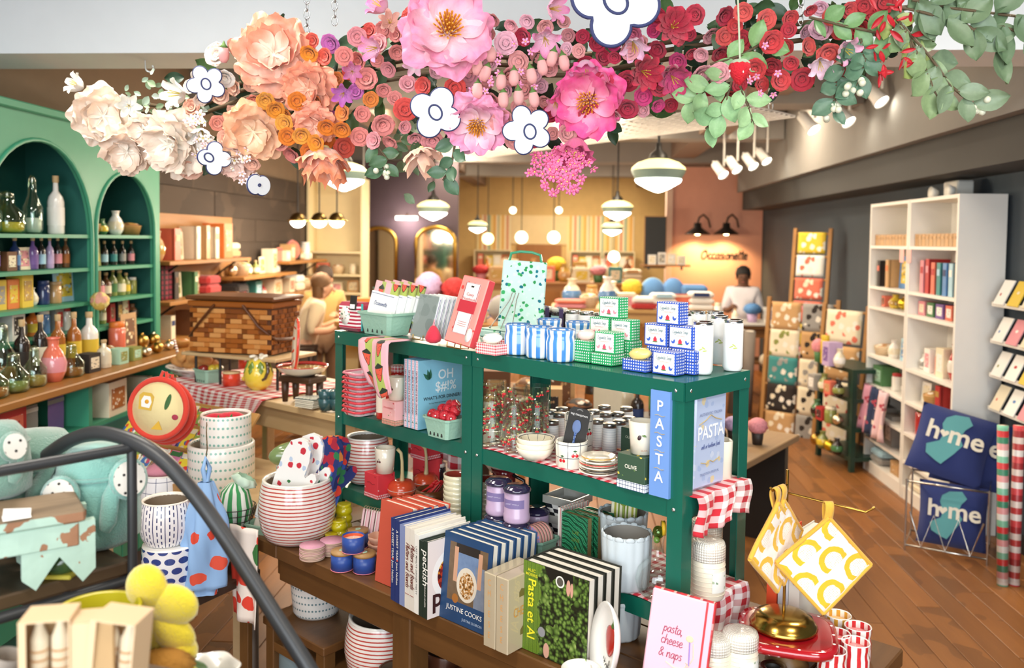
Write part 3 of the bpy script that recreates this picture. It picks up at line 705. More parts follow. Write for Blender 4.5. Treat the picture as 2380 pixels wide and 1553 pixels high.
mk('label_edge',MB().tube([(.0295*(1 if a<2 else -1),.0765*(1 if a in (1,2) else -1),0) for a in range(4)],.0009,6,closed=True),flat('#9c2c3c',.5),t,(0,-.0166,.108),(PI/2,0,0))
mk('red_band',MB().box(.072,.002,.036,None,0,.0005),flat('#c93040',.5),t,(0,-.0170,.095))
mk('camera_notch',MB().box(.012,.0008,.005,None,0,.001),DARK,t,(0,-.0168,.172))
RT=flat('#c2574f',.6)
for s,zz,sz in (('Casey',.150,.013),('Notebook',.136,.013)):front_text(t,s,0,zz,sz,RT,y=-.0168)
for zz in (.066,.060,.054):mk('fine_print',MB().box(.036,.0003,.0012),RT,t,(0,-.0166,zz))
mk('oval_sticker',MB().lathe([(.0001,.001),(.013,.001),(.013,0)],18,Rx(PI/2)@Sc(1,1.6,1)),PAPER,t,(.041,-.0156,.033))
TERR=spots('#cdeee6',['#2f9a58','#d9f3ec','#16778a','#d9f3ec','#3fb56d','#d9f3ec'],62,.40,.2,.5)
c=gp(1180,742,z)
t=thing('serving_tray','marbled mint tray with green handle standing upright on wire stand','tray',tuple(gp(1166,790,z)+Vector((.06,.085,.029))),(-.34,.06,RR+.75))
mk('board',MB().box(.15,.012,.235,None,0,.004),TERR,t)
mk('handle',MB().tube([(-.055,0,.232),(-.05,0,.26),(-.02,0,.268),(.02,0,.268),(.05,0,.26),(.055,0,.232)],.005,8),flat('#3d9b74',.3,coat=.4),t)
c=gp(1166,790,z)
t=thing('lying_tray','marbled mint tray lying flat under the wire stand','tray',tuple(c+Vector((.035,.05,0))),RR);mk('tray_base',MB().box(.19,.13,.028,None,0,.006),TERR,t);mk('tray_rim',MB().box(.186,.126,.003,None,0,.001),flat('#b9dccf',.3),t,(0,0,.0282))
st=thing('plate_stand','thin silver wire stand in front of the upright marbled tray','wire stand',tuple(c+Vector((.035,.05,.034))),RR)
for s in (-.05,0.0,.05):mk('wire',MB().tube([(s,-.055,0),(s*.3,.0,.09),(s*.3,.012,.115)],.0016,6),metal('#9a9a92',.3),st)
for s in (-.05,.05):mk('foot_ball',MB().ell(.004,.004,.004,Tr(s,-.055,.002),0,8,5),metal('#9a9a92',.3),st)
G_PINK=gingham('#d8404e',.008);G_GREEN=gingham('#12a35c',.0072,full=True);G_BLUE=gingham('#2a55bf',.0072,full=True)
def soap_bar(label,loc,rot,col,lx=.06):
 t=thing('soap_bar',label,'soap',loc,rot)
 mk('bar',MB().ell(lx/2,lx*.3,.014,None,0,18,8),flat(col,.35,.03,coat=.3),t,(0,0,.012),(0.12,-.1,0))
 mk('pressed_rim',MB().tube([(lx*.36*math.cos(a),lx*.2*math.sin(a),.0) for a in [2*PI*k/20 for k in range(20)]],.0008,5,closed=True),flat(col,.35,.03,coat=.3),t,(0,0,.0235),(0.12,-.1,0))
def soap_tray(label,loc,rot,gm,wx=.072,wy=.05,h=.026):
 t=thing('soap_box',label,'soap box',loc,rot);m=MB()
 for yy in (-wy/2,wy/2):m.box(wx,.0015,h,Tr(0,yy,0))
 for xx in (-wx/2,wx/2):m.box(.0015,wy,h,Tr(xx,0,0))
 mk('wall',m,gm,t);mk('inner_shelf',MB().box(wx-.004,wy-.004,h-.004),flat('#f4ede3',.8),t)
 return t
c=gp(1144,822,z);t=soap_tray('pink gingham soap box open in front of the marbled tray',tuple(c),RR,G_PINK,.078,.052,.03)
mk('lid',MB().box(.06,.014,.036,None,0,.001),G_PINK,t,(.018,.042,.0),(.15,0,0));soap_bar('white oval soap bar on the pink gingham box',tuple(c+Vector((0,0,.031))),RR+.2,'#f3ece4',.066)
BSTR=stripes([(0,'#f6f5f2'),(.5,'#4b8fd6'),(.9,'#6aa6e0')],.0245,0,.15,coat=.6)
cupp=[(.0001,.0),(.036,.0),(.039,.006),(.040,.05),(.0375,.060),(.036,.066),(.038,.074),(.039,.082),(.037,.084),(.0345,.080),(.034,.02),(.0001,.018)]
def striped_cup(px,py,k,zz=z,sc=1.0):
 c=gp(px,py,zz);t=thing('striped_cup','blue and white striped cup, %s'%k,'cup',tuple(c),.3*px,'blue striped cups on the rack')
 mk('cup_wall',MB().lathe([(r*sc,q*sc) for r,q in cupp],26),BSTR,t);mk('cup_rim',MB().tube([(.0365*sc*math.cos(a),.0365*sc*math.sin(a),.0835*sc) for a in [2*PI*i/24 for i in range(24)]],.0022,6,closed=True),flat('#5c86b8',.2,coat=.5),t)
for px,py,k in ((1204,822,'leftmost of the front row on the rack'),(1254,830,'middle of the front row on the rack'),(1303,838,'rightmost of the front row on the rack'),(1276,806,'behind the middle front cup'),(1343,814,'half hidden behind the rightmost front cup')):striped_cup(px,py,k)
def jar(label,px,py,zz,r,h,body,lidm,band=None,lab=None,group=None,loc=None):
 c=gp(px,py,zz) if loc is None else loc;t=thing('lidded_jar',label,'jar',tuple(c),RR,group)
 mk('jar_body',MB().lathe([(.0001,0),(r*.94,0),(r,.004),(r,h*.8),(r*.86,h*.86),(.0001,h*.86)],20),body,t)
 mk('jar_lid',MB().lathe([(r*.86,h*.84),(r*.93,h*.845),(r*.93,h*.985),(r*.88,h),(.0001,h)],20),lidm,t)
 if lab:mk('paper_label',MB().lathe([(r*1.012,h*.18),(r*1.012,h*.68)],12,None,0,True,1,1,-PI*.85,-PI*.15),lab,t)
 if band:
  m=MB();m.box(r*.5,r*2.06,.0012,Tr(0,0,h+.0006));m.box(r*.5,.0012,h*.98,Tr(0,-r*1.03,0));m.box(r*.5,.0012,h*.98,Tr(0,r*1.03,0));mk('ribbon',m,band,t,(0,0,0),.9)
 return t
JAM=flat('#1c1520',.08,coat=.6);WLID=flat('#e9e4da',.4);PURPLE=flat('#43315f',.6)
LISTL=stripes([(0,'#f4f4f2'),(.74,'#d3d6da'),(.9,'#f4f4f2')],.007,1,.6)
for k,(px,py) in enumerate(((1236,770),(1268,766),(1300,770))):jar('%s dark jam jar with purple ribbon from the left on the rack'%ORD[k],px,py,z,.030,.083,JAM,WLID,PURPLE,flat('#a9d3d8',.6),'dark jam jars on the rack top')
for k,(px,py) in enumerate(((1332,776),(1362,780),(1396,784))):jar('%s small silver-lidded herb jar from the left beside the dark jam jars'%ORD[k],px,py,z,.027,.083,LISTL,SILVER,None,None,'herb jars on the rack top')
SOAPW,SOAPH,SOAPD=.068,.056,.040
HENP,HENB,REDH,GRN=flat('#ef9aa6',.6),flat('#3b62c4',.6),flat('#d8344a',.6),flat('#3c8a4a',.6)
def hen(mb,M,s):
 mb.prism([(-.5*s,.35*s),(-.3*s,.1*s),(.0,.12*s),(.18*s,.5*s),(.42*s,.45*s),(.45*s,.1*s),(.25*s,-.3*s),(-.15*s,-.38*s),(-.42*s,-.1*s)],.0004,M)
def soap_panel(t,kind,ox=0.0):
 y0=-SOAPD/2-.0004;ink=flat('#2b7a8c',.6)
 p=mk('paper_panel',MB().box(SOAPW-.008,.0006,SOAPH-.008),flat('#f6efe8',.6),t,(0,y0,.004))
 letters(script_mb('Eggwhite Soap',.0047,.00042,seg=3),ink,p,Tr(.0,-.0008,.036)@Rx(PI/2),'title_script')
 letters(text_mb('GRAPEFRUIT' if kind=='g' else 'CHAMOMILE',.0046,wide=1.15),flat('#c9a9a0',.6),p,Tr(0,-.0006,.027)@Rx(PI/2),'scent_name')
 for sx in (-1,1):
  m=MB();hen(m,Sc(-sx,1,1),.012);letters(m,HENP if kind=='g' else HENB,p,Tr(.02*sx,-.0006,.012)@Rx(PI/2),'hen')
 m=MB();m.prism([(-.005,-.004),(.005,-.004),(.005,.003),(0,.009),(-.005,.003)],.0004);letters(m,REDH if kind=='b' else flat('#e8556a',.6),p,Tr(0,-.0006,.012)@Rx(PI/2),'hen_house')
 m=MB();m.prism([(.008*math.cos(a),.0016*math.sin(a)) for a in [2*PI*i/12 for i in range(12)]],.0003);letters(m,GRN,p,Tr(0,-.0006,.0072)@Rx(PI/2),'grass')
SOAPD_={}
def soap_box(kind,label,a,b,zz,flat_=False,rot=0.0):
 gm=G_GREEN if kind=='g' else G_BLUE;key=(kind,flat_);loc=rk(a,b,zz);grp=('green' if kind=='g' else 'blue')+' gingham soap boxes'
 if key in SOAPD_:return dup(SOAPD_[key],loc,RR+rot,label,grp)
 t=thing('soap_box',label,'soap box',loc,RR+rot,grp)
 if flat_:mk('carton',MB().box(SOAPW,SOAPH,SOAPD*.72,None,0,.0012),gm,t);mk('carton_flap',MB().box(.0008,SOAPH*.8,SOAPD*.5),gm,t,(SOAPW/2+.0004,0,.006))
 else :mk('carton',MB().box(SOAPW,SOAPD,SOAPH,None,0,.0012),gm,t);soap_panel(t,kind)
 SOAPD_[key]=t;return t
def ra(px,py,zz):
 p=gp(px,py,zz)-RP;return (p.x*math.cos(TH)-p.y*math.sin(TH),p.x*math.sin(TH)+p.y*math.cos(TH))
fl=SOAPD*.72+.0008
ga0=ra(1418,845,z);a0,b0=ga0
for k,(da,lab) in enumerate(((-.062,'green gingham soap carton lying at the back left of its stack'),(.010,'green gingham soap carton lying at the back right of its stack'))):
 soap_box('g',lab+', bottom layer',a0+da,b0+.052,z,True);soap_box('g',lab+', second layer',a0+da,b0+.052,z+fl,True)
soap_box('g','grapefruit soap box upright in the middle row, left one',a0-.062,b0+.050,z+2*fl);soap_box('g','grapefruit soap box upright in the middle row, right one',a0+.010,b0+.050,z+2*fl)
soap_box('g','topmost grapefruit soap box crowning the green stack',a0-.030,b0+.050,z+2*fl+SOAPH+.001)
soap_box('g','green gingham carton lying in front under the open soap',a0-.070,b0-.012,z,True);soap_box('g','green gingham carton lying in front under the grapefruit box',a0+.002,b0-.012,z,True)
soap_box('g','grapefruit soap box upright in the front row of the green stack',a0+.004,b0-.010,z+fl)
t=soap_tray('open green gingham soap box with pale pink soap on it',rk(a0-.072,b0-.012,z+fl),RR,G_GREEN,.07,.052,.028);soap_bar('pale pink soap bar on the open green gingham box',tuple(rk(a0-.072,b0-.012,z+fl+.029)),RR+.1,'#f3d6cc')
a1,b1=ra(1538,866,z)
for k,da in enumerate((-.050,.024)):
 for q in range(2):soap_box('b','blue gingham soap carton lying at the back %s of its stack, %s layer'%(('left','right')[k],('bottom','second')[q]),a1+da+.02,b1+.052,z+q*fl,True)
soap_box('b','chamomile soap box upright in the middle row, left one',a1-.042,b1+.050,z+2*fl);soap_box('b','chamomile soap box upright in the middle row, right one',a1+.032,b1+.050,z+2*fl)
soap_box('b','topmost chamomile soap box crowning the blue stack',a1-.006,b1+.050,z+2*fl+SOAPH+.001)
soap_box('b','chamomile soap box upright in the front row of the blue stack',a1+.022,b1-.004,z)
t=soap_tray('open blue gingham soap box with yellow soap on it',rk(a1-.060,b1-.008,z),RR,G_BLUE,.07,.05,.028);soap_bar('pale yellow soap bar on the open blue gingham box',tuple(rk(a1-.060,b1-.008,z+.029)),RR+.1,'#efdb86',.064)
CANW=flat('#f5f5f2',.35,.02);LEAFY=flat('#b9c56a',.6)
def can(k,px,py,zz=z,r=.025,h=.128,place=''):
 c=gp(px,py,zz);t=thing('tall_can','tall white can with olive sprig, %s'%place,'can',tuple(c),-.5,'tall white cans on the rack top')
 mk('can_body',MB().lathe([(.0001,.0),(r*.88,.0),(r*.9,.004),(r,.009),(r,h*.925),(r*.96,h*.94)],22),CANW,t)
 mk('can_top',MB().lathe([(r*.96,h*.94),(r*.9,h*.965),(r*.97,h*.985),(r*.97,h),(r*.86,h),(r*.84,h*.975),(.0001,h*.975)],22),SILVER,t)
 m=MB()
 for a,b,q in ((-.004,.0,.5),(.003,.004,-.6),(.006,-.003,.2)):m.prism([(a+.006*math.cos(w2)*math.cos(q)-.0018*math.sin(w2)*math.sin(q),b+.006*math.cos(w2)*math.sin(q)+.0018*math.sin(w2)*math.cos(q)) for w2 in [2*PI*i/10 for i in range(10)]],.0004)
 letters(m,LEAFY,t,Tr(.006,-r*.985,h*.48)@Rx(PI/2),'olive_sprig')
for k,(px,py,pl) in enumerate(((1632,868,'front one nearest the rack corner'),(1669,845,'second from the rack corner in the front row'),(1702,860,'rightmost of the front row'),(1585,835,'leftmost of the back row'),(1618,828,'second of the back row'),(1660,828,'third of the back row'))):can(k,px,py,place=pl)
# ===== GOODS ON THE RACK SHELVES
RX=RR+PI/2
DF=Vector((math.sin(TH),math.cos(TH),0));DR=Vector((math.cos(TH),-math.sin(TH),0))
G_RED=gingham('#c3202f',.042,'#f5efec')
G_REDS=gingham('#b81d30',.03,'#f2e6e4')
def liner(a0_,a1_,zz,label,over=0.0):
 W=a1_-a0_
 def f(a,b):return (a*W,b*.285-.002+.004*math.sin(a*23),.0015+.0012*math.sin(a*17+b*9)+.001)
 mk('gingham_liner',MB().grid(f,40,8,None,0,True,W,.285),G_REDS,None,rk(a0_,.004,zz),RR,label,'cloth',solid=.001)
liner(-.68,-.045,Z2,'red gingham cloth lining the glassware shelf of the rack')
liner(-.68,-.045,Z3,'red gingham cloth lining the lowest shelf of the rack')
def end_cloth(zz,drop,label,b0=.03,b1=.27):
 def f(a,b):
  y=b0+(b1-b0)*a;wv=.010*math.sin(a*14)+.005*math.sin(a*31)
  if b<.3:return (-.10+.115*b/.3,y,.006+.004*math.sin(a*11)*b)
  q=(b-.3)/.7;return (.018+wv*(.4+q),y+.012*math.sin(q*5),.004-q*drop*(1+.12*math.sin(a*6))+.006*(1-q))
 mk('gingham_drape',MB().grid(f,36,24,None,0,True,.24,.1+drop),G_RED,None,rk(0,0,zz),RR,label,'cloth',solid=.0015)
end_cloth(Z2+.003,.085,'frayed red gingham cloth hanging over the rack end below the blue pasta bag')
end_cloth(Z3+.003,.115,'red gingham cloth hanging over the rack end beside the red cake stand')
def back_cloth(a,b):return (a*.3,.012*math.sin(a*21)*(.3+b),-b*.15*(1+.08*math.sin(a*8)))
mk('gingham_curtain',MB().grid(back_cloth,30,10,None,0,True,.3,.15),G_RED,None,rk(-1.38,.285,Z2-.046),RR,'red gingham cloth hanging at the back above the striped planter','cloth',solid=.0012)
GL=glass('#fbfdfc',.02,.2);CHER=flat('#d3222e',.25,coat=.4);STEM=flat('#cdd08a',.5)
def cherry_mb(r,h):
 mb=MB();ms=MB();rnd=random.Random(int(r*1e4+h*1e3))
 for k in range(16):
  a=k*2.4+rnd.random();zz=h*(.12+.8*((k*.37)%1));rr=r*(.82+.2*zz/h)
  for da in (-.09,.09):mb.ell(.0032,.0032,.0032,Tr(rr*math.cos(a+da),rr*math.sin(a+da),zz),0,6,4)
  top=(rr*1.01*math.cos(a),rr*1.01*math.sin(a),zz+.009)
  for da in (-.09,.09):ms.tube([(rr*math.cos(a+da),rr*math.sin(a+da),zz+.002),top],.0006,3)
  ms.ell(.004,.004,.0016,Tr(*top),0,5,3)
 return mb,ms
gr,gh=.0345,.105
_pr=[(.0001,.0),(gr*.78,.0),(gr*.8,.003),(gr*1.0,gh),(gr*.96,gh),(gr*.76,.009),(.0001,.008)]
gproto=None
def tumbler(label,loc,rot):
 global gproto
 if gproto:return dup(gproto,loc,rot,label,'cherry print tumblers')
 gproto=thing('cherry_tumbler',label,'glass',loc,rot,'cherry print tumblers')
 mk('glass_wall',MB().lathe(_pr,24),GL,gproto);mb,ms=cherry_mb(gr,gh)
 mk('cherry_print',mb,CHER,gproto,kind='stuff');mk('stem_print',ms,STEM,gproto,kind='stuff');mk('glass_rim',MB().tube([(gr*.98*math.cos(a),gr*.98*math.sin(a),gh) for a in [2*PI*i/24 for i in range(24)]],.0008,5,closed=True),GL,gproto)
for k,(px,py,nm) in enumerate(((1143,1036,'left'),(1194,1050,'middle'),(1248,1050,'right'),(1172,1022,'hidden back'))):
 c=gp(px,py,Z2+.004)
 for q in range(3 if k<3 else 2):tumbler('%s cherry print tumbler from the bottom in the %s stack'%(ORD[q],nm),tuple(c+Vector((0,0,.042*q))),k*1.3+q)
for k in range(3):
 c=gp(1243,1066,Z2+.004);m=MB().lathe([(.0001,.0),(.03,.0),(.046,.014),(.0535,.034),(.0515,.034),(.044,.016),(.028,.004),(.0001,.003)],28,None,0,True,fr= lambda a,i:1+.012*math.sin(a*5))
 t=thing('small_bowl','%s cream bowl from the bottom of the stack of three beside the tumblers'%ORD[k],'bowl',tuple(c+Vector((.001*k,0,.0135*k))),k*.7,'cream bowls stack');mk('bowl',m,CREAM,t)
 if k==2:mk('inner_print',MB().lathe([(.0465,.0305),(.040,.0185),(.026,.0075)],28),plaid('#d9cfb2','#1f2a3a',.03,.05),t,(0,0,.0012))
PLAIDC=plaid('#efe8d8','#22304a',.034,.045,None,.2,.5)
def cherry_mark(parent,M,s=1.0):
 for sx in (-1,1):letters(MB().ell(.0045*s,.0045*s,.001),CHER,parent,M@Tr(.005*sx*s,-.006*s,0),'cherry_fruit')
 m=MB();m.tube([(-.005*s,-.003*s,0),(0,.006*s,0),(.005*s,-.003*s,0)],.0006*s,4);m.prism([(-.006*s,.006*s),(0,.009*s),(.006*s,.006*s),(0,.004*s)],.0005);letters(m,flat('#2f5b33',.6),parent,M,'cherry_stem')
def crock(label,loc,r,h,m,rot=0.0,group=None,mark=False,name='crock'):
 t=thing(name,label,'crock',tuple(loc),rot,group);mk('crock_wall',MB().lathe([(.0001,0),(r*.92,0),(r*.97,.004),(r*.97,h*.5),(r,h),(r-.003,h+.002),(r-.006,h),(r-.007,.008),(.0001,.007)],26),m,t)
 if mark:
  for a in (-PI*.62,-PI*.36):cherry_mark(t,Rz(a+PI/2)@Tr(0,-r*.985,h*(.62 if a>-1.5 else .4))@Rx(PI/2))
 return t
c=gp(1328,1082,Z2+.004);crock('cream cherry crock with blue grid lines holding the teaspoon card',c,.0435,.068,PLAIDC,-.3,'cherry crocks',True)
c2=gp(1344,1056,Z2+.004);crock('taller cream crock with blue grid lines behind the teaspoon card',c2,.041,.115,PLAIDC,.3,'cherry crocks',True)
t=thing('spoon_card','black hanging card with blue plaid teaspoon on it','spoon card',tuple(c+Vector((.0,.004,.030))),(-.12,.16,RR+.35))
mk('card',MB().prism([(-.03,0),(.03,0),(.03,.115),(.02,.125),(-.02,.125),(-.03,.115)],.0016),flat('#2a2826',.6),t,(0,0,0),(PI/2,0,0))
PLB=plaid('#e9edf2','#6d8cc0',.012,.35,'#31508f')
sp_=MB().ell(.0125,.019,.003);sp_.tube([(0,-.017,0),(0,-.03,0),(0,-.075,0)],[.004,.003,.0042],8,flat=.4);mk('teaspoon',sp_,PLB,t,(.0,-.0042,.075),(PI/2,0,0))
front_text(t,'tag teaspoon',0,.107,.0095,flat('#e6e4e0',.5),y=-.0022,bold=.004);mk('hang_hole',MB().tube([(-.008,0,0),(-.003,0,.003),(.003,0,.003),(.008,0,0)],.0016,6),flat('#8d8a85',.6),t,(0,-.0024,.118))
for k,(px,py) in enumerate(((1387,1037),(1416,1047),(1438,1039),(1408,1019),(1436,1018),(1461,1030),(1378,1012),(1455,1004),(1404,1000),(1300,1020),(1282,1040),(1305,1005),(1278,1012))):
 jar('%s in the crowd of silver-lidded herb jars on the glassware shelf, counted from the plates'%ORD[k],px,py,Z2+.004,.0212,.079,LISTL,metal('#9c9b97',.3),None,None,'herb jars on the glassware shelf')
for k in range(6):
 c=gp(1391,1101,Z2+.004);cols=['#e9e4da','#262521','#e9e4da','#c73a34','#e9e4da','#d49a3a'];rr=.051 if k<5 else .045
 m=MB().lathe([(.0001,0),(rr*.6,0),(rr,.008,1),(rr*.985,.0105,0),(rr*.62,.004),(.0001,.0035)],28)
 o=thing('small_plate','%s small rimmed plate from the bottom in the stack by the olive box'%ORD[k],'plate',tuple(c+Vector((0,0,.0075*k))),0,'small plates stack');mk('plate',m,[CREAM,ceramic(cols[k])],o)
def rbox_thing(name,label,cat,px,py,zz,wx,wy,h,mats,group=None,loc=None,rot=RR,bev=.001):
 c=gp(px,py,zz) if loc is None else Vector(loc);t=thing(name,label,cat,tuple(c),rot,group)
 mk('carton',MB().box(wx,wy,h,Tr(wx/2,wy/2,0),0 if not isinstance(mats,list) else [0]*6,bev),mats,t);return t
OLG=spots('#35503c',['#35503c','#6f8f4a','#d9c24e','#35503c','#e8e0c8','#35503c','#35503c'],60,.22)
t=rbox_thing('candle_box','dark green OLIVE candle box with plaid foot','candle box',1434,1131,Z2+.003,.082,.075,.085,OLG)
mk('plaid_foot',MB().box(.0835,.0765,.020,Tr(.041,.0375,.0003),0),plaid('#eef2f4','#27406e',.0085,.16),t)
front_text(t,'OLIVE',.041,.056,.0135,flat('#f0ead8',.6),bold=.012,y=-.0008)
box2=rbox_thing('candle_box','plain dark green candle box behind the OLIVE box','candle box',1442,1062,Z2+.003,.06,.06,.085,flat('#2f4a3a',.6))
letters(text_mb('OLIVE',.01),flat('#cfd6c0',.6),box2,Tr(.03,-.0008,.06)@Rx(PI/2))
def olive_cup(label,loc,r,h,mark):
 t=thing('candle_cup',label,'cup',tuple(loc),0,None);mk('cup_wall',MB().lathe(cup_prof(r*.82,r,h,.005),26,None,0,True,fr= lambda a,i:1+.008*math.sin(3*a)),CREAM,t)
 mk('wax',MB().lathe([(r*.9,h*.86),(.0001,h*.87)],20),flat('#efe6cf',.4),t)
 if mark=='olive':
  letters(MB().ell(.0045,.0065,.001),flat('#3a1f24',.4),t,Rz(-.25)@Tr(-.004,-r*.95,h*.55)@Rx(PI/2)@Rz(-.3),'olive_fruit');letters(MB().prism([(0,0),(.009,.003),(.014,-.003),(.007,-.003)],.0005),flat('#5b7a3c',.5),t,Rz(-.25)@Tr(.0,-r*.97,h*.62)@Rx(PI/2),'olive_leaf');front_text(t,'OLIVE',0,h*.14,.006,flat('#c08a6a',.6),y=-r*.86)
 else :
  for sx in (-1,1):letters(MB().ell(.0036,.0036,.001),flat('#5a1520',.3),t,Rz(-.4)@Tr(-.004+sx*.004,-r*.94,h*.5)@Rx(PI/2),'cherry_fruit')
  letters(MB().tube([(-.004,0,0),(0,.008,0),(.004,0,0)],.0006,4),DARK,t,Rz(-.4)@Tr(-.004,-r*.95,h*.53)@Rx(PI/2),'cherry_stem')
 return t
olive_cup('cream candle cup with painted olive on the OLIVE box',rk(*[q+d for q,d in zip(ra(1434,1131,Z2+.003),(.047,.036))],Z2+.003+.087),.034,.078,'olive')
PBLUE=flat('#6f97d6',.5);OFFW=flat('#f6f3ea',.6);GOLDL=flat('#c7ac72',.5)
b=book('sky blue PASTA cookbook with white letters down its spine',tuple(gp(1508,1149,Z2+.003)+DR*.055),RX,.19,.252,.055,PBLUE)
for i,ch in enumerate('PASTA'):letters(text_mb(ch,.036,bold=.012),OFFW,b,Tr(-.0008,.0275,.215-.042*i)@Matrix(((0,0,-1,0),(-1,0,0,0),(0,1,0,0),(0,0,0,1))),'spine_letter')
for i in range(4):letters(MB().tube([(-.014,0,0),(-.006,.002,0),(.006,-.002,0),(.014,0,0)],.0008,5),GOLDL,b,Tr(-.0008,.0275,.193-.042*i)@Matrix(((0,0,-1,0),(-1,0,0,0),(0,1,0,0),(0,0,0,1))),'gold_flourish')
t=thing('pasta_bag','pale blue PASTA bag with gold ornaments at the open rack end','food bag',tuple(rk(-.004,.052,Z2+.012)),RX,None)
BAGM=spots('#b9c6e2',['#a9b9dc','#c9d2e6','#d9c9a4','#b9c6e2','#a9b9dc'],38,.35,.25,.4)
mk('bag',MB().box(.142,.026,.235,None,0,.006),BAGM,t,(.071,.016,0),(0,.03,0));mk('top_seal',MB().box(.142,.004,.03,None,0,.001),flat('#aeb9dd',.3),t,(.078,.016,.232))
front_text(t,'AUTHENTIC ITALIAN',.073,.180,.0105,flat('#7b87ac',.5),y=.0015);front_text(t,'PASTA',.073,.135,.045,flat('#fbfbf8',.5),bold=.012,y=.0015,wide=.9);front_text(t,'Tools or heirloom food',.073,.100,.0060,flat('#55659a',.5),script=True,pen=.0006,y=.0015);front_text(t,'TRADITION FROM AL',.071,.035,.0088,flat('#7282ae',.5),y=.0015)
m=MB();m.tube([(-.05,0,0),(-.02,.008,0),(0,.018,0),(.02,.008,0),(.05,0,0)],.0012,5);letters(m,GOLDL,t,Tr(.073,.0015,.158)@Rx(PI/2),'gold_ornament');m=MB();m.tube([(-.04,0,0),(-.015,-.006,0),(0,.0,0),(.015,-.006,0),(.04,0,0)],.0012,5);letters(m,GOLDL,t,Tr(.072,.0015,.065)@Rx(PI/2),'gold_ornament')
c=rk(-.05,.225,Z2+.003);crock('plain cream crock at the back corner beside the pasta bag',c,.042,.10,CREAM)
# ---- LOWEST SHELF, RIGHT UNIT
LAV=flat('#b59bb8',.3,.04,coat=.3);LLID=flat('#2a2440',.15,coat=.7);LLAB=flat('#7a6b9a',.6)
def lav_candle(label,loc,rot,sc=1.0,wax=LAV,lid=LLID):
 r,h=.036*sc,.098*sc;t=thing('lavender_candle',label,'candle jar',tuple(loc),rot,'lavender candle jars')
 mk('jar_body',MB().lathe([(.0001,0),(r*.96,0),(r*1.02,.006),(r*1.02,.018),(r*.96,.022),(r*.96,h*.8),(r*.9,h*.84),(.0001,h*.84)],24),wax,t)
 mk('jar_lid',MB().lathe([(r*.92,h*.83),(r*1.06,h*.85),(r*1.08,h*.9),(r*1.0,h*.94),(r*.85,h*.97),(r*.8,h),(.0001,h)],24),lid,t)
 mk('paper_label',MB().lathe([(r*.975,h*.42),(r*.975,h*.66)],12,None,0,True,1,1,-PI*.8,-PI*.2),LLAB,t);front_text(t,'SWEET VANILLA',.0,h*.55,.0052,flat('#cfc6de',.6),y=-r*.985)
 return t
for nm,px,py in (('front',1198,1292),('back',1156,1272)):
 c=gp(px,py,Z3+.004)
 for q in range(2):lav_candle('%s lavender candle jar with dark lid in the %s stack on the lowest shelf'%(('lower','upper')[q],nm),c+Vector((.002*q,0,.0985*q)),-.35)
lav_candle('single lavender candle jar with black lid behind the grey bowl',gp(1247,1258,Z3+.004),-.3)
lav_candle('rose candle jar with brown lid behind the ridged cups',gp(1064,1178,Z3+.004)+Vector((0,0,0)),-.3,1.15,flat('#c99aa4',.3,coat=.3),flat('#5a2a26',.2,coat=.6))
GREYC=ceramic('#a9a79e');CHK=T('bowl_check')
x,y,zz=CHK.sep(CHK.coord());ck=CHK.gt(CHK.math('ABSOLUTE',CHK.math('SUBTRACT',CHK.lt(CHK.frac(x,.05),.5),CHK.lt(CHK.frac(y,.03),.5))),.5);CHK=CHK.done(CHK.mix(ck,'#e8e6e0','#24272c'),.2,coat=.5)
for k in range(2):
 t=thing('berry_bowl',('lower','upper')[k]+' grey ceramic berry bowl with black and white squares, stacked behind the green books','bowl',tuple(gp(1318,1250,Z3+.004)+Vector((0,0,.055*k))),RR+.1,'grey berry bowls');m=MB()
 def rg(s,q,i=0.0):a=.05*s-i;return [(-a,-a,q),(a,-a,q),(a,a,q),(-a,a,q)]
 L=[rg(.72,0),rg(.93,.05),rg(1.04,.052),rg(1.04,.074),rg(.96,.074),rg(.9,.054,.002),rg(.68,.008)]
 vs=[p for r_ in L for p in r_]
 mk('bowl_wall',MB().add(vs[8:],[(i*4+j,i*4+(j+1)%4,(i+1)*4+(j+1)%4,(i+1)*4+j) for i in range(4) for j in range(4)]+[(16,17,18,19)]),GREYC,t)
 uvv=[[(0,0),(.1,0),(.1,.06),(0,.06)]]*4
 mk('painted_wall',MB().add(vs[:8],[(j,(j+1)%4,4+(j+1)%4,4+j) for j in range(4)],uvv),CHK,t)
def malachite():
 t=T('malachite');co=t.coord();w2=t.n('ShaderNodeTexWave',wave_type='RINGS',rings_direction='SPHERICAL');t.put(w2.inputs['Vector'],co);w2.inputs['Scale'].default_value=26;w2.inputs['Distortion'].default_value=5;w2.inputs['Detail'].default_value=2;w2.inputs['Detail Scale'].default_value=1.2
 return t.done(t.ramp(w2.outputs['Fac'],[(0,'#123d28'),(.5,'#1f6b47'),(.8,'#3fa877'),(1,'#174a31')]),.3)
MAL=malachite();GPAGE=stripes([(0,'#a08a58'),(.5,'#7d6a40')],.0012,1,.6)
c=gp(1305,1300,Z3+.004)
for k in range(3):
 b=book('%s green malachite-pattern book with gilt pages from the front'%ORD[k],tuple(c+DF*(.031*k)+DR*(.010*k)),RR,.088,.132,.026,MAL,None,'malachite books',GPAGE)
 if k==0:
  for i,s in enumerate(('LXE','LINE','A')):front_text(b,s,.05,.085-.02*i,.014,flat('#6f8a3a',.5))
SPB=stripes([(0,'#f2eee6'),(.4,'#c73a34'),(.6,'#f2eee6'),(.85,'#2c2a2a')],.011,0,.5)
book('thin red, white and black striped book beside the malachite books',tuple(gp(1290,1290,Z3+.004)+DF*.01+DR*.018),RX,.11,.13,.018,SPB)
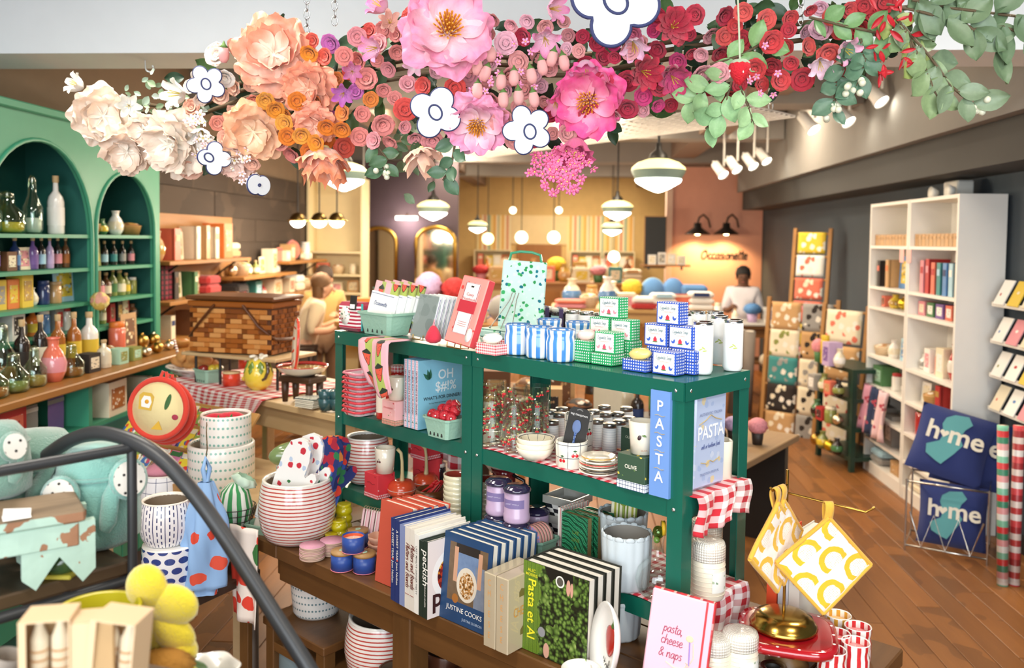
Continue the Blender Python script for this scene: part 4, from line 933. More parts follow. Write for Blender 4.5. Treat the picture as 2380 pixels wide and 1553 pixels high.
c=gp(1246,1290,Z3+.004);pulp_basket('berry_basket','muted green pulp basket with round coasters on the lowest shelf',c,RR,.105,.08,.055,m=flat('#6f9482',.85,.06,bump=.5))
COAST=plaid('#8f86b8','#c97f7a',.012,.25)
for k in range(5):
 o=thing('round_coaster','%s patterned lavender coaster from the front standing in the green basket'%ORD[k],'coaster',tuple(c+DF*(-.022+.011*k)+Vector((0,0,.047))),(-.1,0,RR),'lavender coasters');mk('disc',MB().lathe([(.0001,-.004),(.040,-.004,1),(.040,.004,0),(.0001,.004)],24,Rx(PI/2)),[COAST,flat('#a4877a',.9)],o)
SCAL=flat('#bfc8cc',.6,.05,bump=.15);SCI=flat('#8d8880',.8)
def scalloped(label,loc,r,h,rot=0.0):
 t=thing('scalloped_planter',label,'planter',tuple(loc),rot,'grey scalloped planters');n=14;seg=n*6
 fr= lambda a,i:1+.045*abs(math.sin(a*n/2))
 m=MB().lathe([(.0001,0),(r*.82,0),(r*.9,.006),(r*.95,h*.4),(r,h*.94),(r*.97,h),(r*.93,h*.97)],seg,None,0,True,fr=fr)
 mk('fluted_wall',m,SCAL,t)
 rim=MB()
 for k in range(n):
  a=2*PI*(k+.5)/n;rim.ell(r*.20,r*.055,r*.12,Tr(r*1.0*math.cos(a),r*1.0*math.sin(a),h*.965)@Rz(a+PI/2),0,10,6)
 mk('scalloped_rim',rim,SCAL,t);mk('inner_wall',MB().lathe([(r*.93,h*.97),(r*.88,.012),(.0001,.010)],28),SCI,t);return t
c=gp(1455,1360,Z3+.004);scalloped('grey scalloped planter at the front of the lowest shelf',c,.061,.138)
c2=gp(1446,1308,Z3+.004);scalloped('grey scalloped planter behind, with the artichoke towel in it',c2,.064,.142,.2)
ART=stripes([(0,'#e9e2c4'),(.35,'#a8a83e'),(.6,'#e9e2c4'),(.8,'#7b8f34')],.024,0,.8)
t=thing('artichoke_towel','green and cream striped card with an artichoke spreader standing in the scalloped planter','towel card',tuple(c2+Vector((0,0,.06))),(-.06,.02,RR+.35));mk('striped_card',MB().box(.072,.004,.16,None,0,.001),ART,t)
sp_=MB().ell(.016,.007,.024);sp_.tube([(0,0,-.022),(0,0,-.07)],.003,6);mk('artichoke',sp_,flat('#8ea23c',.5,bump=.5),t,(0,-.007,.118));front_text(t,'PLE',-.024,.066,.009,flat('#6f7a2a',.6),y=-.0028,rotz=PI/2);front_text(t,'PEN',.026,.066,.009,flat('#6f7a2a',.6),y=-.0028,rotz=PI/2)
c=gp(1527,1388,Z3+.004);t=thing('glass_decanter','round clear glass carafe with fruit stopper behind the rack post','carafe',tuple(c),0)
mk('carafe_wall',MB().lathe([(.0001,0),(.03,.0),(.048,.018),(.053,.045),(.046,.072),(.026,.092),(.014,.105),(.013,.135),(.017,.15)],28),glass('#f4f8f6',.02,.3),t)
mk('stopper',MB().ell(.014,.014,.016,Tr(0,0,.16)),glass('#9cc08a',.05,.7),t);mk('lemon_slice',MB().lathe([(.0001,-.004),(.018,-.004),(.018,.004),(.0001,.004)],18,Ry(PI/2)),flat('#e3b62f',.3),t,(.012,.0,.17));mk('olive_bead',MB().ell(.008,.008,.008,Tr(-.006,-.014,.146)),flat('#5d7d33',.15),t)
HOB=T('hobnail_glass');co=HOB.coord();HOB.bump(HOB.vor(co,160.0,rnd=.0),.9,.004);HOB=HOB.done('#e9e3d6',.08,spec=.7,coat=.6)
WAXM=flat('#ede3cd',.3,.03,coat=.3);TAGM=spots('#f3f2ea',['#7f9a78','#a9bb9a','#f3f2ea','#f3f2ea'],80,.3)
def hobnail(label,loc,r,h,rot=0.0,lab=True):
 t=thing('hobnail_candle',label,'candle jar',tuple(loc),rot,'hobnail glass candle jars')
 mk('jar_body',MB().lathe([(.0001,0),(r*.93,0),(r*.99,.005),(r*1.0,h*.64),(r*.96,h*.66)],28),WAXM,t)
 mk('glass_lid',MB().lathe([(r*.97,h*.665),(r*1.02,h*.68),(r*1.01,h*.9),(r*.93,h*.97),(r*.6,h),(.0001,h*1.005)],28),HOB,t)
 for k in range(7):mk('glass_ring',MB().tube([(r*1.002*math.cos(a),r*1.002*math.sin(a),h*(.1+.08*k)) for a in [2*PI*i/24 for i in range(24)]],.0012,5,closed=True),WAXM,t)
 if lab:mk('paper_label',MB().lathe([(r*1.03,h*.16),(r*1.03,h*.5)],12,None,0,True,1,1,-PI*.78,-PI*.3),TAGM,t)
 return t
hobnail('cream hobnail candle jar on the lowest shelf behind the rack post',gp(1644,1385,Z3+.004),.041,.142,.9)
hobnail('second cream hobnail candle jar hidden under the gingham drape',gp(1640,1330,Z3+.004),.041,.142,.3,False)
for k,(a,cm,hh) in enumerate(((0,'#e8552e',.26),(.03,'#c9ccd2',.24),(.058,'#d9d4c8',.27))):
 b=book(('orange','grey','cream')[k]+' hardback standing behind the right end of the rack',tuple(tb(1.60+a,.50,ZT+.002)),-TT+PI/2,.15,hh,.027,flat(cm,.5));spine_text(b,'D',.15,.027,.014,flat('#5a5a60',.6))
c=gp(1170,1195,Z3+.004);t=thing('pitcher','dark red and black glazed pitcher behind the lavender candles','pitcher',tuple(c),-.6);mk('pitcher_body',MB().lathe([(.0001,0),(.035,0),(.05,.02),(.052,.06),(.038,.1),(.036,.13),(.042,.15),(.039,.15),(.033,.13),(.0001,.12)],24),ceramic('#7a1f26'),t)
mk('spout',MB().lathe([(.03,0),(.045,.03),(.043,.03),(.028,.0)],20,None,0,True,1.25,.8),CREAM,t,(-.008,0,.135),(0,-.25,0));mk('handle',MB().tube([(.036,0,.13),(.075,0,.12),(.08,0,.07),(.05,0,.04)],.006,8),ceramic('#1f1d22'),t)
RIDG=ceramic('#d9d2b4');RIDI=ceramic('#9a3c30')
def ridged(label,loc,n):
 for k in range(n):
  o=thing('ridged_cup','%s ridged cream cup from the bottom in the %s'%(ORD[k],label),'cup',tuple(loc+Vector((0,0,.0155*k))),.4*(k%3),'ridged cream cups');mk('cup_wall',MB().lathe([(.0001,0),(.034,0),(.036,.004),(.0415,.016),(.043,.028),(.0405,.028),(.034,.006),(.0001,.004)],24),RIDG,o)
  if k==n-1:mk('glaze',MB().lathe([(.0395,.026),(.034,.010),(.0001,.008)],24),RIDI,o)
ridged('stack left of the middle rack post',gp(1062,1215,Z3+.004),9);ridged('stack right of the middle rack post',gp(1128,1215,Z3+.004),8)
# ---- MIDDLE SHELF, LEFT UNIT
c=gp(838,962,Z2+.003)
TUBR=flat('#d8404c',.4);TUBC=glass('#f7c9cc',.1,.5)
for k in range(9):
 o=thing('berry_tray','%s red-rimmed tray from the bottom of the tall tray stack'%ORD[k],'tray',tuple(c+Vector((.0015*(k%3),0,.0162*k))),RR+.04*(k%2),'red-rimmed trays')
 def rr4(s,q):a=.05*s;cc=a*.3;return [(-a+cc,-a,q),(a-cc,-a,q),(a,-a+cc,q),(a,a-cc,q),(a-cc,a,q),(-a+cc,a,q),(-a,a-cc,q),(-a,-a+cc,q)]
 pts=rr4(1.0,.014);mk('rim',MB().tube(pts,.0042,6,closed=True),TUBR if k<8 else flat('#f08fa0',.4),o)
 L=[rr4(.8,.0),rr4(.97,.013)];mk('tray_wall',MB().add([p for r_ in L for p in r_],[(j,(j+1)%8,8+(j+1)%8,8+j) for j in range(8)]+[tuple(range(8))[::-1]]),spots('#f6dfe2',['#d8404c','#f6dfe2','#f3b9c2'],60,.35),o)
GLID=gingham('#d8404e',.012);JAMR=flat('#c62a22',.12,coat=.6)
jar('red jam jar with gingham lid and cream label below the draped towel',893,972,Z2+.003,.027,.125,JAMR,GLID,None,flat('#f2e6d2',.6))
jar('red jam jar with gingham lid behind, beside the pink notebook sleeve',924,946,Z2+.003,.027,.15,JAMR,GLID,None,None)
PKB=spots('#f4b6b4',['#f4b6b4','#d8545c','#f4b6b4','#6b8f5a','#f8d3cf','#f4b6b4'],70,.22)
t=rbox_thing('candle_box','pale pink STRAWBERRY candle box with plaid foot under the cream cup','candle box',888,984,Z2+.003,.068,.062,.078,PKB)
mk('plaid_foot',MB().box(.0695,.0635,.018,Tr(.034,.031,.0003),0),plaid('#efc0a8','#3c5a3c',.008,.14,'#c23b3b'),t);front_text(t,'STRAWBERRY',.034,.055,.0082,flat('#c94a4e',.6))
olive_cup('cream candle cup standing on the pink STRAWBERRY box',rk(*[q+d for q,d in zip(ra(888,984,Z2+.003),(.036,.03))],Z2+.003+.08),.029,.073,'none')
SKY=flat('#8cc9e0',.45);TRELL=dots('#f3dfe6','#e8b3c4',.0075,.0075,.0028,.6,stagger=True)
c=gp(938,991,Z2+.003)
for k in range(4):
 b=book('%s cookbook with pink trellis spine from the left, OH WHAT\'S FOR DINNER row'%ORD[k],tuple(c+DR*(.0185*(k+1))),RX,.185,.218,.0175,SKY,SKY,'blue dinner cookbooks',None,spine=TRELL)
 spine_text(b,"OH $#!% WHAT'S FOR DINNER?",.115,.0175,.0098,flat('#33404a',.6),.006)
 letters(MB().prism([(-.004,0),(0,.006),(.004,0),(0,.002)],.0004),flat('#2f7a5a',.6),b,Tr(-.0008,.0088,.018)@Matrix(((0,0,-1,0),(-1,0,0,0),(0,1,0,0),(0,0,0,1))),'publisher_mark')
LW=flat('#f4fafa',.5)
for s,zz,sz,mm in (('OH',.166,.043,LW),('$#!%',.128,.043,LW)):front_text(b,s,.112,zz,sz,mm,bold=.014,y=-.0008)
front_text(b,"WHAT'S FOR DINNER?",.098,.094,.0155,flat('#26323a',.6),bold=.012,y=-.0008);front_text(b,"No-Fuss Weeknight Recipes You'll Swear By",.098,.078,.0062,flat('#26323a',.6),y=-.0008)
for a,q in ((.9,.03),(.5,.026),(1.5,.03)):letters(MB().prism([(0,0),(.006,.006),(.007,.016),(0,.034),(-.007,.016),(-.006,.006)],.0005),flat('#2f6a52',.6),b,Tr(.045,-.0008,.155)@Rx(PI/2)@Rz(a-.6),'herb_leaf')
c=gp(1034,1014,Z2+.003);pulp_basket('berry_basket','mint green pulp basket heaped with felt raspberries',c,RR,.118,.085,.062)
def berry(label,loc,rot):
 global bproto
 if bproto:return dup(bproto,loc,rot,label,'felt raspberries')
 bproto=thing('raspberry',label,'raspberry',loc,rot,'felt raspberries')
 m=MB().lathe([(.0001,-.021),(.008,-.018),(.0165,-.005),(.018,.006),(.013,.015),(.006,.017),(.003,.009),(.0001,.006)],14)
 mk('berry',m,flat('#c9202f',.35,.08,bump=.9,bsc=260,coat=.2),bproto);mk('white_core',MB().ell(.0032,.0032,.003,Tr(0,0,.013),0,8,5),PAPER,bproto);return bproto
bproto=None
for k,(a,q,zz,rx,ry) in enumerate(((-.040,-.012,.062,1.2,-.3),(-.012,-.020,.064,1.4,.3),(.018,-.018,.066,1.0,.5),(.040,-.012,.064,1.5,.2),(-.026,.012,.076,.9,.1),(.004,.008,.082,1.3,-.4),(.032,.010,.080,.9,.3),(.014,.026,.092,.8,.0),(-.010,.03,.088,.6,-.3))):
 berry('%s felt raspberry in the mint basket, counted from the front left'%ORD[k],tuple(c+DR*a+DF*q+Vector((0,0,zz))),(rx,ry,RR+.3*k))
# ---- LOWEST SHELF, LEFT UNIT
RSTR=stripes([(0,'#f3ebe4'),(.56,'#c0483f'),(.9,'#f3ebe4')],.0118,1,.2,.008,5.0,.6)
INN=flat('#8b7a66',.6,.05)
def striped_planter(label,loc,r,h,rot=0.0,mat=RSTR,m2=WHITE,name='striped_planter',group='red striped planters'):
 t=thing(name,label,'planter',tuple(loc),rot,group)
 mk('planter_wall',MB().lathe([(.0001,0),(r*.68,0),(r*.80,h*.05),(r*.93,h*.2),(r*1.0,h*.45),(r*.99,h*.62),(r*.95,h*.82),(r*.89,h*.965)],40),mat,t)
 mk('planter_rim',MB().lathe([(r*.89,h*.962),(r*.895,h*.985),(r*.865,h),(r*.81,h*.985),(r*.80,h*.93)],40),m2,t);mk('inner_wall',MB().lathe([(r*.80,h*.94),(r*.84,h*.5),(r*.62,.02),(.0001,.015)],32),INN,t);return t
striped_planter('red striped planter on the lowest left shelf of the rack',gp(853,1118,Z3+.002),.08,.165)
HEART=spots('#d93a44',['#d93a44','#a8202c','#f3d3d0','#d93a44','#d93a44','#d93a44'],70,.2);DOTF=dots('#d93a44','#f6dfe0',.0075,.0075,.0026,.6,stagger=True)
def red_box(label,loc,w_,d,h,foot=.014,lift=0.0):
 t=thing('candle_box',label,'candle box',tuple(loc),RR,'red candle boxes');mk('carton',MB().box(w_,d,h,Tr(w_/2,d/2,0),0,.001),HEART,t);mk('dotted_foot',MB().box(w_+.0012,d+.0012,foot,Tr(w_/2,d/2,.0003),0),DOTF,t)
 letters(MB().tube([(-.02,0,0),(-.008,.003,0),(.008,-.003,0),(.02,0,0)],.0009,5),flat('#8a1420',.6),t,Tr(w_/2,-.0008,h*.6)@Rx(PI/2),'flourish');return t
c=gp(847,1151,Z3+.002);red_box('small red dotted candle box under the cherry cup',c,.075,.07,.082);olive_cup('cream candle cup with painted cherries on the red box',c+DR*.06+DF*.04+Vector((0,0,.0835)),.035,.083,'cherry')
c=gp(922,1135,Z3+.002)+DF*.07;red_box('lower tall red candle box behind the tomato jars',c,.078,.07,.095);red_box('upper red candle box stacked behind the tomato jars',c+Vector((-.008,.004,.096)),.078,.07,.06)
TOM=ceramic('#d9502f');STEMC=ceramic('#c9b98a')
def tomato(label,loc,r):
 t=thing('tomato_jar',label,'jar',tuple(loc),.4,'tomato jars');lob= lambda a,i:1+.03*math.sin(a*5)
 mk('jar_base',MB().lathe([(.0001,0),(r*.6,.0),(r*.95,r*.3),(r,r*.62),(.0001,r*.62)],30,None,0,True,fr=lob),TOM,t);mk('seam',MB().tube([(r*1.0*math.cos(a),r*1.0*math.sin(a),r*.64) for a in [2*PI*i/28 for i in range(28)]],.0013,5,closed=True),ceramic('#f0d9cf'),t)
 mk('jar_lid',MB().lathe([(r*.99,r*.65),(r*.93,r*.95),(r*.7,r*1.2),(r*.35,r*1.26),(.0001,r*1.18)],30,None,0,True,fr=lob),TOM,t)
 mk('stem_handle',MB().tube([(0,0,r*1.15),(.001,0,r*1.7),(.0,0,r*2.6),(-.004,0,r*3.2),(-.016,0,r*3.5)],[.009,.006,.005,.0055,.006],10),STEMC,t)
tomato('red tomato-shaped lidded jar with tall stem, front one',gp(934,1156,Z3+.002),.047);tomato('red tomato-shaped lidded jar with tall stem, back one',gp(990,1138,Z3+.002),.045)
for k,(px,py) in enumerate(((1001,1118),(1022,1125),(1016,1106))):jar('%s dark jam jar with cream lid behind the back tomato jar'%ORD[k],px,py,Z3+.002,.022,.075,JAM,WLID,None,None,'dark jam jars on the lowest shelf')
ACW=wood('#7d4c27','#4c2a14',0,3.0,.3);c=gp(1000,1180,Z3+.002)
t=thing('wooden_bowl','acacia wood bowl full of red plastic utensils','bowl',tuple(c),.3);mk('bowl',MB().lathe([(.0001,0),(.03,0),(.046,.018),(.05,.045),(.0455,.062),(.0425,.062),(.044,.04),(.03,.012),(.0001,.01)],28),ACW,t)
URED=flat('#c8282a',.35)
for k in range(9):
 o=thing('red_utensil','%s red plastic utensil lying in the wooden bowl'%ORD[k],'utensil',tuple(c+Vector((-.03+.007*k,.012*math.sin(k),.05+.003*(k%3)))),(.5,.9-.06*k,.4+.12*k),'red utensils in wooden bowl');m=MB();m.tube([(0,0,-.012),(0,0,.034)],.0022,5);mk('handle',m,URED,o);mk('scoop',MB().ell(.007,.0025,.009,Tr(0,0,.04),0,8,5),URED,o)
# ===== GOODS ALONG THE TABLE FRONT
TX=-TT+PI/2;TFr=Vector((math.cos(TT),-math.sin(TT),0));TBk=Vector((math.sin(TT),math.cos(TT),0))
z=ZT+.002
c=gp(691,1250,z);striped_planter('large red striped planter full of oven mitts at the table corner',c,.126,.205)
def mitt(label,loc,rot,m,hem,s=1.0,flip=1):
 t=thing('oven_mitt',label,'oven mitt',tuple(loc),rot)
 out=[(-.052,0),(.05,0),(.058,.08),(.07,.10),(.092,.13),(.098,.155),(.088,.17),(.072,.168),(.056,.145),(.05,.15),(.052,.2),(.044,.24),(.022,.262),(-.012,.264),(-.04,.245),(-.054,.2),(-.06,.1)]
 out=[(x*s*flip,y*s) for x,y in out]
 mk('mitt_shell',MB().prism(out,.022*s,Tr(0,.011*s,0)@Rx(PI/2)),m,t,sub=0).modifiers.new('soft','BEVEL').width=.009*s
 mk('hem',MB().box(.108*s,.027*s,.014*s,None,0,.004),hem,t);return t
CHM=spots('#f2f1ee',['#c93040','#3c7a46','#b9cbe2','#c93040','#c4d3e6'],34,.34,.9)
FLM=spots('#24326e',['#d8402e','#2c7a4a','#e08a3c','#24326e','#a8243a','#3458a8'],30,.62,.9)
mitt('cherry print white oven mitt standing in the striped planter, front',c+Vector((-.045,-.035,.10)),(-.12,.28,-.35),CHM,cloth('#d9e2ec'),.95)
mitt('cherry print white oven mitt standing in the striped planter, back',c+Vector((-.005,.015,.10)),(-.1,.22,-.3),CHM,cloth('#d9e2ec'),.95)
mitt('dark floral oven mitt leaning right in the striped planter',c+Vector((.048,.03,.09)),(-.05,.30,-.5),FLM,cloth('#c8352e'),.98,-1)
mitt('dark floral oven mitt with red edge at the right of the planter',c+Vector((.078,.0,.10)),(-.1,.34,.6),FLM,cloth('#c8352e'),.92)
t=thing('apple_pouch','dark floral cloth with two pink apple tags standing in the planter','pouch',tuple(c+Vector((.03,-.02,.09))),(-.1,.1,-.4));mk('folded_cloth',MB().box(.075,.02,.12,None,0,.006),FLM,t)
for sx in (-.019,.019):g=mk('pink_tag',MB().box(.031,.004,.038,None,0,.001),cloth('#e9a59c'),t,(sx,-.012,.085));letters(MB().ell(.006,.006,.001),CHER,g,Tr(0,-.0024,.016)@Rx(PI/2),'apple')
YEL=ceramic('#cdbf16')
def bubble(label,loc,r,n=2):
 t=thing('bubble_jar',label,'jar',tuple(loc),0,'yellow bubble jars');h=r*.95
 prof=[(.0001,0)]
 for k in range(n):prof+=[(r*.8,k*h),(r*.98,k*h+h*.25),(r*1.0,k*h+h*.55),(r*.84,k*h+h*.95)]
 mk('jar_body',MB().lathe(prof+[(r*.8,n*h),(.0001,n*h)],26),YEL,t);mk('jar_lid',MB().lathe([(r*.84,n*h),(r*.86,n*h+.006),(r*.8,n*h+.009),(r*.3,n*h+.006),(.0001,n*h+.007)],26),YEL,t)
bubble('front yellow double-bulge ceramic jar beside the striped planter',gp(788,1250,z),.028);bubble('taller yellow bulging ceramic jar behind the front one',gp(799,1232,z),.029,3);bubble('low yellow bulging jar half hidden behind pink coasters',gp(770,1262,z),.024,1)
PKW=flat('#d79bb0',.9,.1,bump=.4,bsc=220);BGE=stripes([(0,'#d0b49c'),(.7,'#a88d77')],.0042,1,.9)
for nm,px,py,n in (('front',726,1297,9),('back',773,1285,9)):
 c=gp(px,py,z)
 for k in range(n):mk('felt_coaster',MB().lathe([(.0001,0),(.039,0),(.0395,.0042,1),(.0001,.0043)],28),[flat('#cdb199',.9),PKW],None,tuple(c+Vector((.0012*math.sin(k*2),.001*math.cos(k),.0047*k))),k,'%s pink felt coaster from the bottom of the %s coaster pile'%(ORD[k],nm),'coaster','pink felt coasters')
BLT=flat('#2f4f9c',.35);WDL=wood('#c9a06a','#9a713f',0,2.5,.5);PKE=flat('#e07f8c',.4)
def tin(label,loc,lid=True):
 t=thing('candle_tin',label,'candle',tuple(loc),.5,'blue candle tins');r,h=.0335,.048
 mk('tin_wall',MB().lathe([(.0001,0),(r,0),(r,h),(r*.95,h),(r*.95,.006),(.0001,.006)],28),BLT,t);mk('base_ring',MB().tube([(r*math.cos(a),r*math.sin(a),.0012) for a in [2*PI*i/28 for i in range(28)]],.0013,5,closed=True),PKE,t)
 if lid:
  mk('wooden_lid',MB().lathe([(.0001,h),(r*1.01,h),(r*1.01,h+.008),(.0001,h+.0085)],28),WDL,t);mk('mint_loop',MB().tube([(.008*math.cos(a),.005*math.sin(a),h+.0095) for a in [2*PI*i/14 for i in range(14)]],.0014,5,closed=True),flat('#b9dcc4',.6),t)
 else :mk('orange_lining',MB().lathe([(r*.955,h-.001),(r*.94,h*.72)],28),flat('#e0643c',.4),t);mk('wax',MB().lathe([(r*.94,h*.72),(.0001,h*.73)],28),flat('#efc7b0',.4),t);mk('wick',MB().tube([(0,0,h*.72),(.002,0,h*.95)],.0009,5),PAPER,t)
c1,c2_,c3_=gp(795,1322,z),gp(847,1327,z),gp(832,1270,z)
tin('blue candle tin with wooden lid, bottom left of the pyramid',c1);tin('blue candle tin with wooden lid, bottom right of the pyramid',c2_);tin('blue candle tin with wooden lid, standing behind the pyramid',c3_)
tin('open blue candle tin with orange lining topping the pyramid',(c1+c2_)/2+Vector((0,0,.058)),False)
t=thing('spiral_notebook','spiral notebook with pink and brown pattern behind the candle tins','notebook',tuple(gp(862,1268,z)),(-.25,0,-TT+.2));mk('cover',MB().box(.1,.014,.11,None,0,.001),stripes([(0,'#f0cfd6'),(.4,'#5a2c2c'),(.6,'#f2ede8'),(.8,'#e8a9bb')],.022,0,.6),t)
for k in range(10):mk('wire_ring',MB().tube([(0,.009*math.cos(a),.009*math.sin(a)) for a in [2*PI*i/10 for i in range(10)]],.0011,4,closed=True),flat('#b5a888',.35),t,(-.045+.01*k,0,.11))
PEA=flat('#d9a58c',.5,.05)
for k in range(3):mk('petal_bowl',MB().lathe([(.0001,0),(.02,0),(.033,.022),(.036,.034),(.034,.034),(.03,.02),(.0001,.006)],40,None,0,True,fr= lambda a,i:1+.05*math.sin(a*8)*(i in (2,3,4,5))),PEA,None,tuple(gp(882,1300,z)+Vector((0,0,.021*k))),k*.2,'%s peach petal-edged bowl from the bottom beside the coral book'%ORD[k],'bowl','peach petal bowls')
CORB=flat('#c8553f',.6,.05,bump=.1);NAVY=flat('#23356f',.5);LBL=flat('#8492bd',.5);CRM=flat('#e3dcd0',.55);DGRN=flat('#22322a',.5);OWH=flat('#efece4',.5)
c=gp(871,1349,z)
for k in range(4):book('%s coral red cookbook from the front, leaning back behind the navy spines'%ORD[k],tuple(c+TBk*(.030*k)+TFr*(.012*k)),-TT,.134,.236,.026,CORB,None,'coral cookbooks',lean=-.10)
rowb=[('navy cookbook, first A SWEET YEAR spine',.230,.020,NAVY,'A SWEET YEAR  Joan Nathan'),('navy cookbook, second A SWEET YEAR spine',.228,.020,NAVY,'A SWEET YEAR  Joan Nathan'),('plain periwinkle blue book between navy and cream spines',.222,.024,LBL,None),('cream Platters and Boards book, left one',.222,.021,CRM,'Platters and Boards'),('cream Platters and Boards book, right one',.222,.021,CRM,'Platters and Boards'),('grey white dinner party book with herb cover',.214,.020,OWH,'LAST MINUTE DINNER PARTY'),('thin plain dark green book beside the peckish spine',.203,.018,DGRN,None),('dark green peckish cookbook with beans on its cover',.206,.019,DGRN,'peckish')]
c=gp(908,1393,z);off=0.0;EV=gp(992,1441,z);dirv=(EV-c).normalized();ang=math.atan2(dirv.y,dirv.x)
def beans_mat():
 t=T('peckish_cover');co=t.coord();x,y,q=t.sep(co);d=t.math('SQRT',t.addn(t.math('POWER',t.math('SUBTRACT',x,.085),2.0),t.math('POWER',t.math('SUBTRACT',y,.105),2.0)))
 v=t.vor(co,95.0,'Color');food=t.ramp(t.sep(v)[0],[(0,'#7a1f18'),(.3,'#b23a1e'),(.55,'#d98a2a'),(.75,'#4a1410'),(.9,'#e3b23c')],True)
 return t.done(t.mix(t.lt(d,.052),t.mix(t.lt(d,.07),'#e9dedb','#f4f1ee'),food),.4)
for k,(lb,h,tk,m,tx) in enumerate(rowb):
 b=book(lb,tuple(c+dirv*(off+tk)),ang+PI/2,.175,h,tk,m,(beans_mat() if k==7 else None),'cookbook row on the table');off+=tk+.0008
 if tx=='peckish':spine_text(b,tx,.135,tk,.032,OFFW,.01,shear=.1);spine_text(b,'SUZANNE LENZER',.062,tk,.0075,OFFW);front_text(b,'p',.032,.05,.07,flat('#3a1714',.5),bold=.02)
 elif tx and 'Platters' in tx:spine_text(b,tx,.12,tk,.0095,flat('#6a2f22',.6),script=True,pen=.0011);mk('red_rule',MB().box(.0006,tk-.004,.0012),flat('#8a2f28',.6),b,(-.0004,tk/2,.04))
 elif tx:spine_text(b,tx,h*.55,tk,.0125 if m is NAVY else .0098,OFFW if m is NAVY else flat('#6a6a66',.6),.006)
 if m is NAVY:letters(MB().lathe([(.004,0),(.0001,.0004)],12),flat('#d8564a',.5),b,Tr(-.0008,tk/2,.118)@Ry(-PI/2),'red_spot')
def justine():
 t=T('justine_cover');x,y,q=t.sep(t.coord())
 def box(a,b,c_,d):return t.mul(t.mul(t.gt(x,a),t.lt(x,b)),t.mul(t.gt(y,c_),t.lt(y,d)))
 def ell(cx,cy,rx,ry):return t.lt(t.addn(t.math('POWER',t.math('DIVIDE',t.math('SUBTRACT',x,cx),rx),2.0),t.math('POWER',t.math('DIVIDE',t.math('SUBTRACT',y,cy),ry),2.0)),1.0)
 co=t.coord();n=t.noise(co,60.0,4.0)
 col=t.mix(box(.022,.158,.055,.205),'#22446c',t.mix(n,'#5d4a38','#7d664c'))
 col=t.mix(box(.04,.135,.118,.185),col,t.mix(n,'#7f97b8','#5a7299'));col=t.mix(box(.045,.13,.182,.205),col,'#2b2724');col=t.mix(box(.118,.158,.055,.16),col,t.mix(n,'#8a93a3','#6c7687'))
 lx=t.math('SUBTRACT',t.math('ABSOLUTE',t.math('SUBTRACT',x,.09)),.0)
 arm=t.mul(t.mul(t.gt(lx,.036),t.lt(lx,.05)),t.mul(t.gt(y,.105),t.lt(y,.195)));col=t.mix(arm,col,'#c99a7c')
 col=t.mix(ell(.09,.105,.036,.044),col,'#d9cfbd');food=t.ramp(t.noise(co,130.0,3.0),[(.35,'#5a3a1c'),(.5,'#b8813f'),(.62,'#e6dcc6'),(.75,'#7a4a22')])
 col=t.mix(ell(.09,.103,.026,.034),col,food);col=t.mix(ell(.052,.062,.011,.012),col,'#a5692f')
 return t.done(col,.4)
TEALB=flat('#22446c',.45)
c=gp(1021,1432,z)
for k in range(6):
 b=book('%s JUSTINE COOKS cookbook from the front of the navy stack'%ORD[k],tuple(c+TBk*(.0275*k)+TFr*(.002*k)),-TT,.172,.226,.026,TEALB,justine() if k==0 else None,'JUSTINE COOKS cookbooks',lean=-.09)
 if k==0:front_text(b,'JUSTINE COOKS',.088,.036,.0175,flat('#f0ede6',.5),bold=.004);front_text(b,'JUSTINE DOIRON',.118,.016,.009,flat('#b9cbe0',.5))
CHB=flat('#d6c8b0',.5,.05);ORL=flat('#dfa869',.5)
c=gp(1123,1500,z)
for k in range(2):
 t=thing('cheese_box',('left','right')[k]+' beige CHEESE book box in clear sleeve','book box',tuple(c+TFr*(.0405*k)),-TT,'CHEESE book boxes');mk('carton',MB().box(.039,.13,.185,Tr(.0195,.065,0),0,.002),CHB,t)
 for i,ch in enumerate('CHEESE'):letters(text_mb(ch,.022,wide=.75),ORL,t,Tr(.0195,-.0008,.162-.026*i)@Rx(PI/2),'spine_letter')
 mk('clear_sleeve',MB().box(.0402,.1315,.1865,Tr(.0195,.065,-.0005),0,.002),glass('#f6f4ee',.08,.25),t)
 if k:
  for s,zz,sz in (('CHEESE',.095,.032),):letters(text_mb(s,sz,'LEFT',wide=.6),flat('#d89a3c',.5),t,Tr(.0396,.02,zz)@Rz(PI/2)@Rx(PI/2))
  for i,(a,q) in enumerate(((.055,.14),(.06,.045))):g=MB().prism([(-.014,-.009),(.014,-.009),(.014,.004),(-.006,.011),(-.014,.003)],.0006);letters(g,flat('#6e6430',.6),t,Tr(.0396,a,q)@Rz(PI/2)@Rx(PI/2),'cheese_drawing')
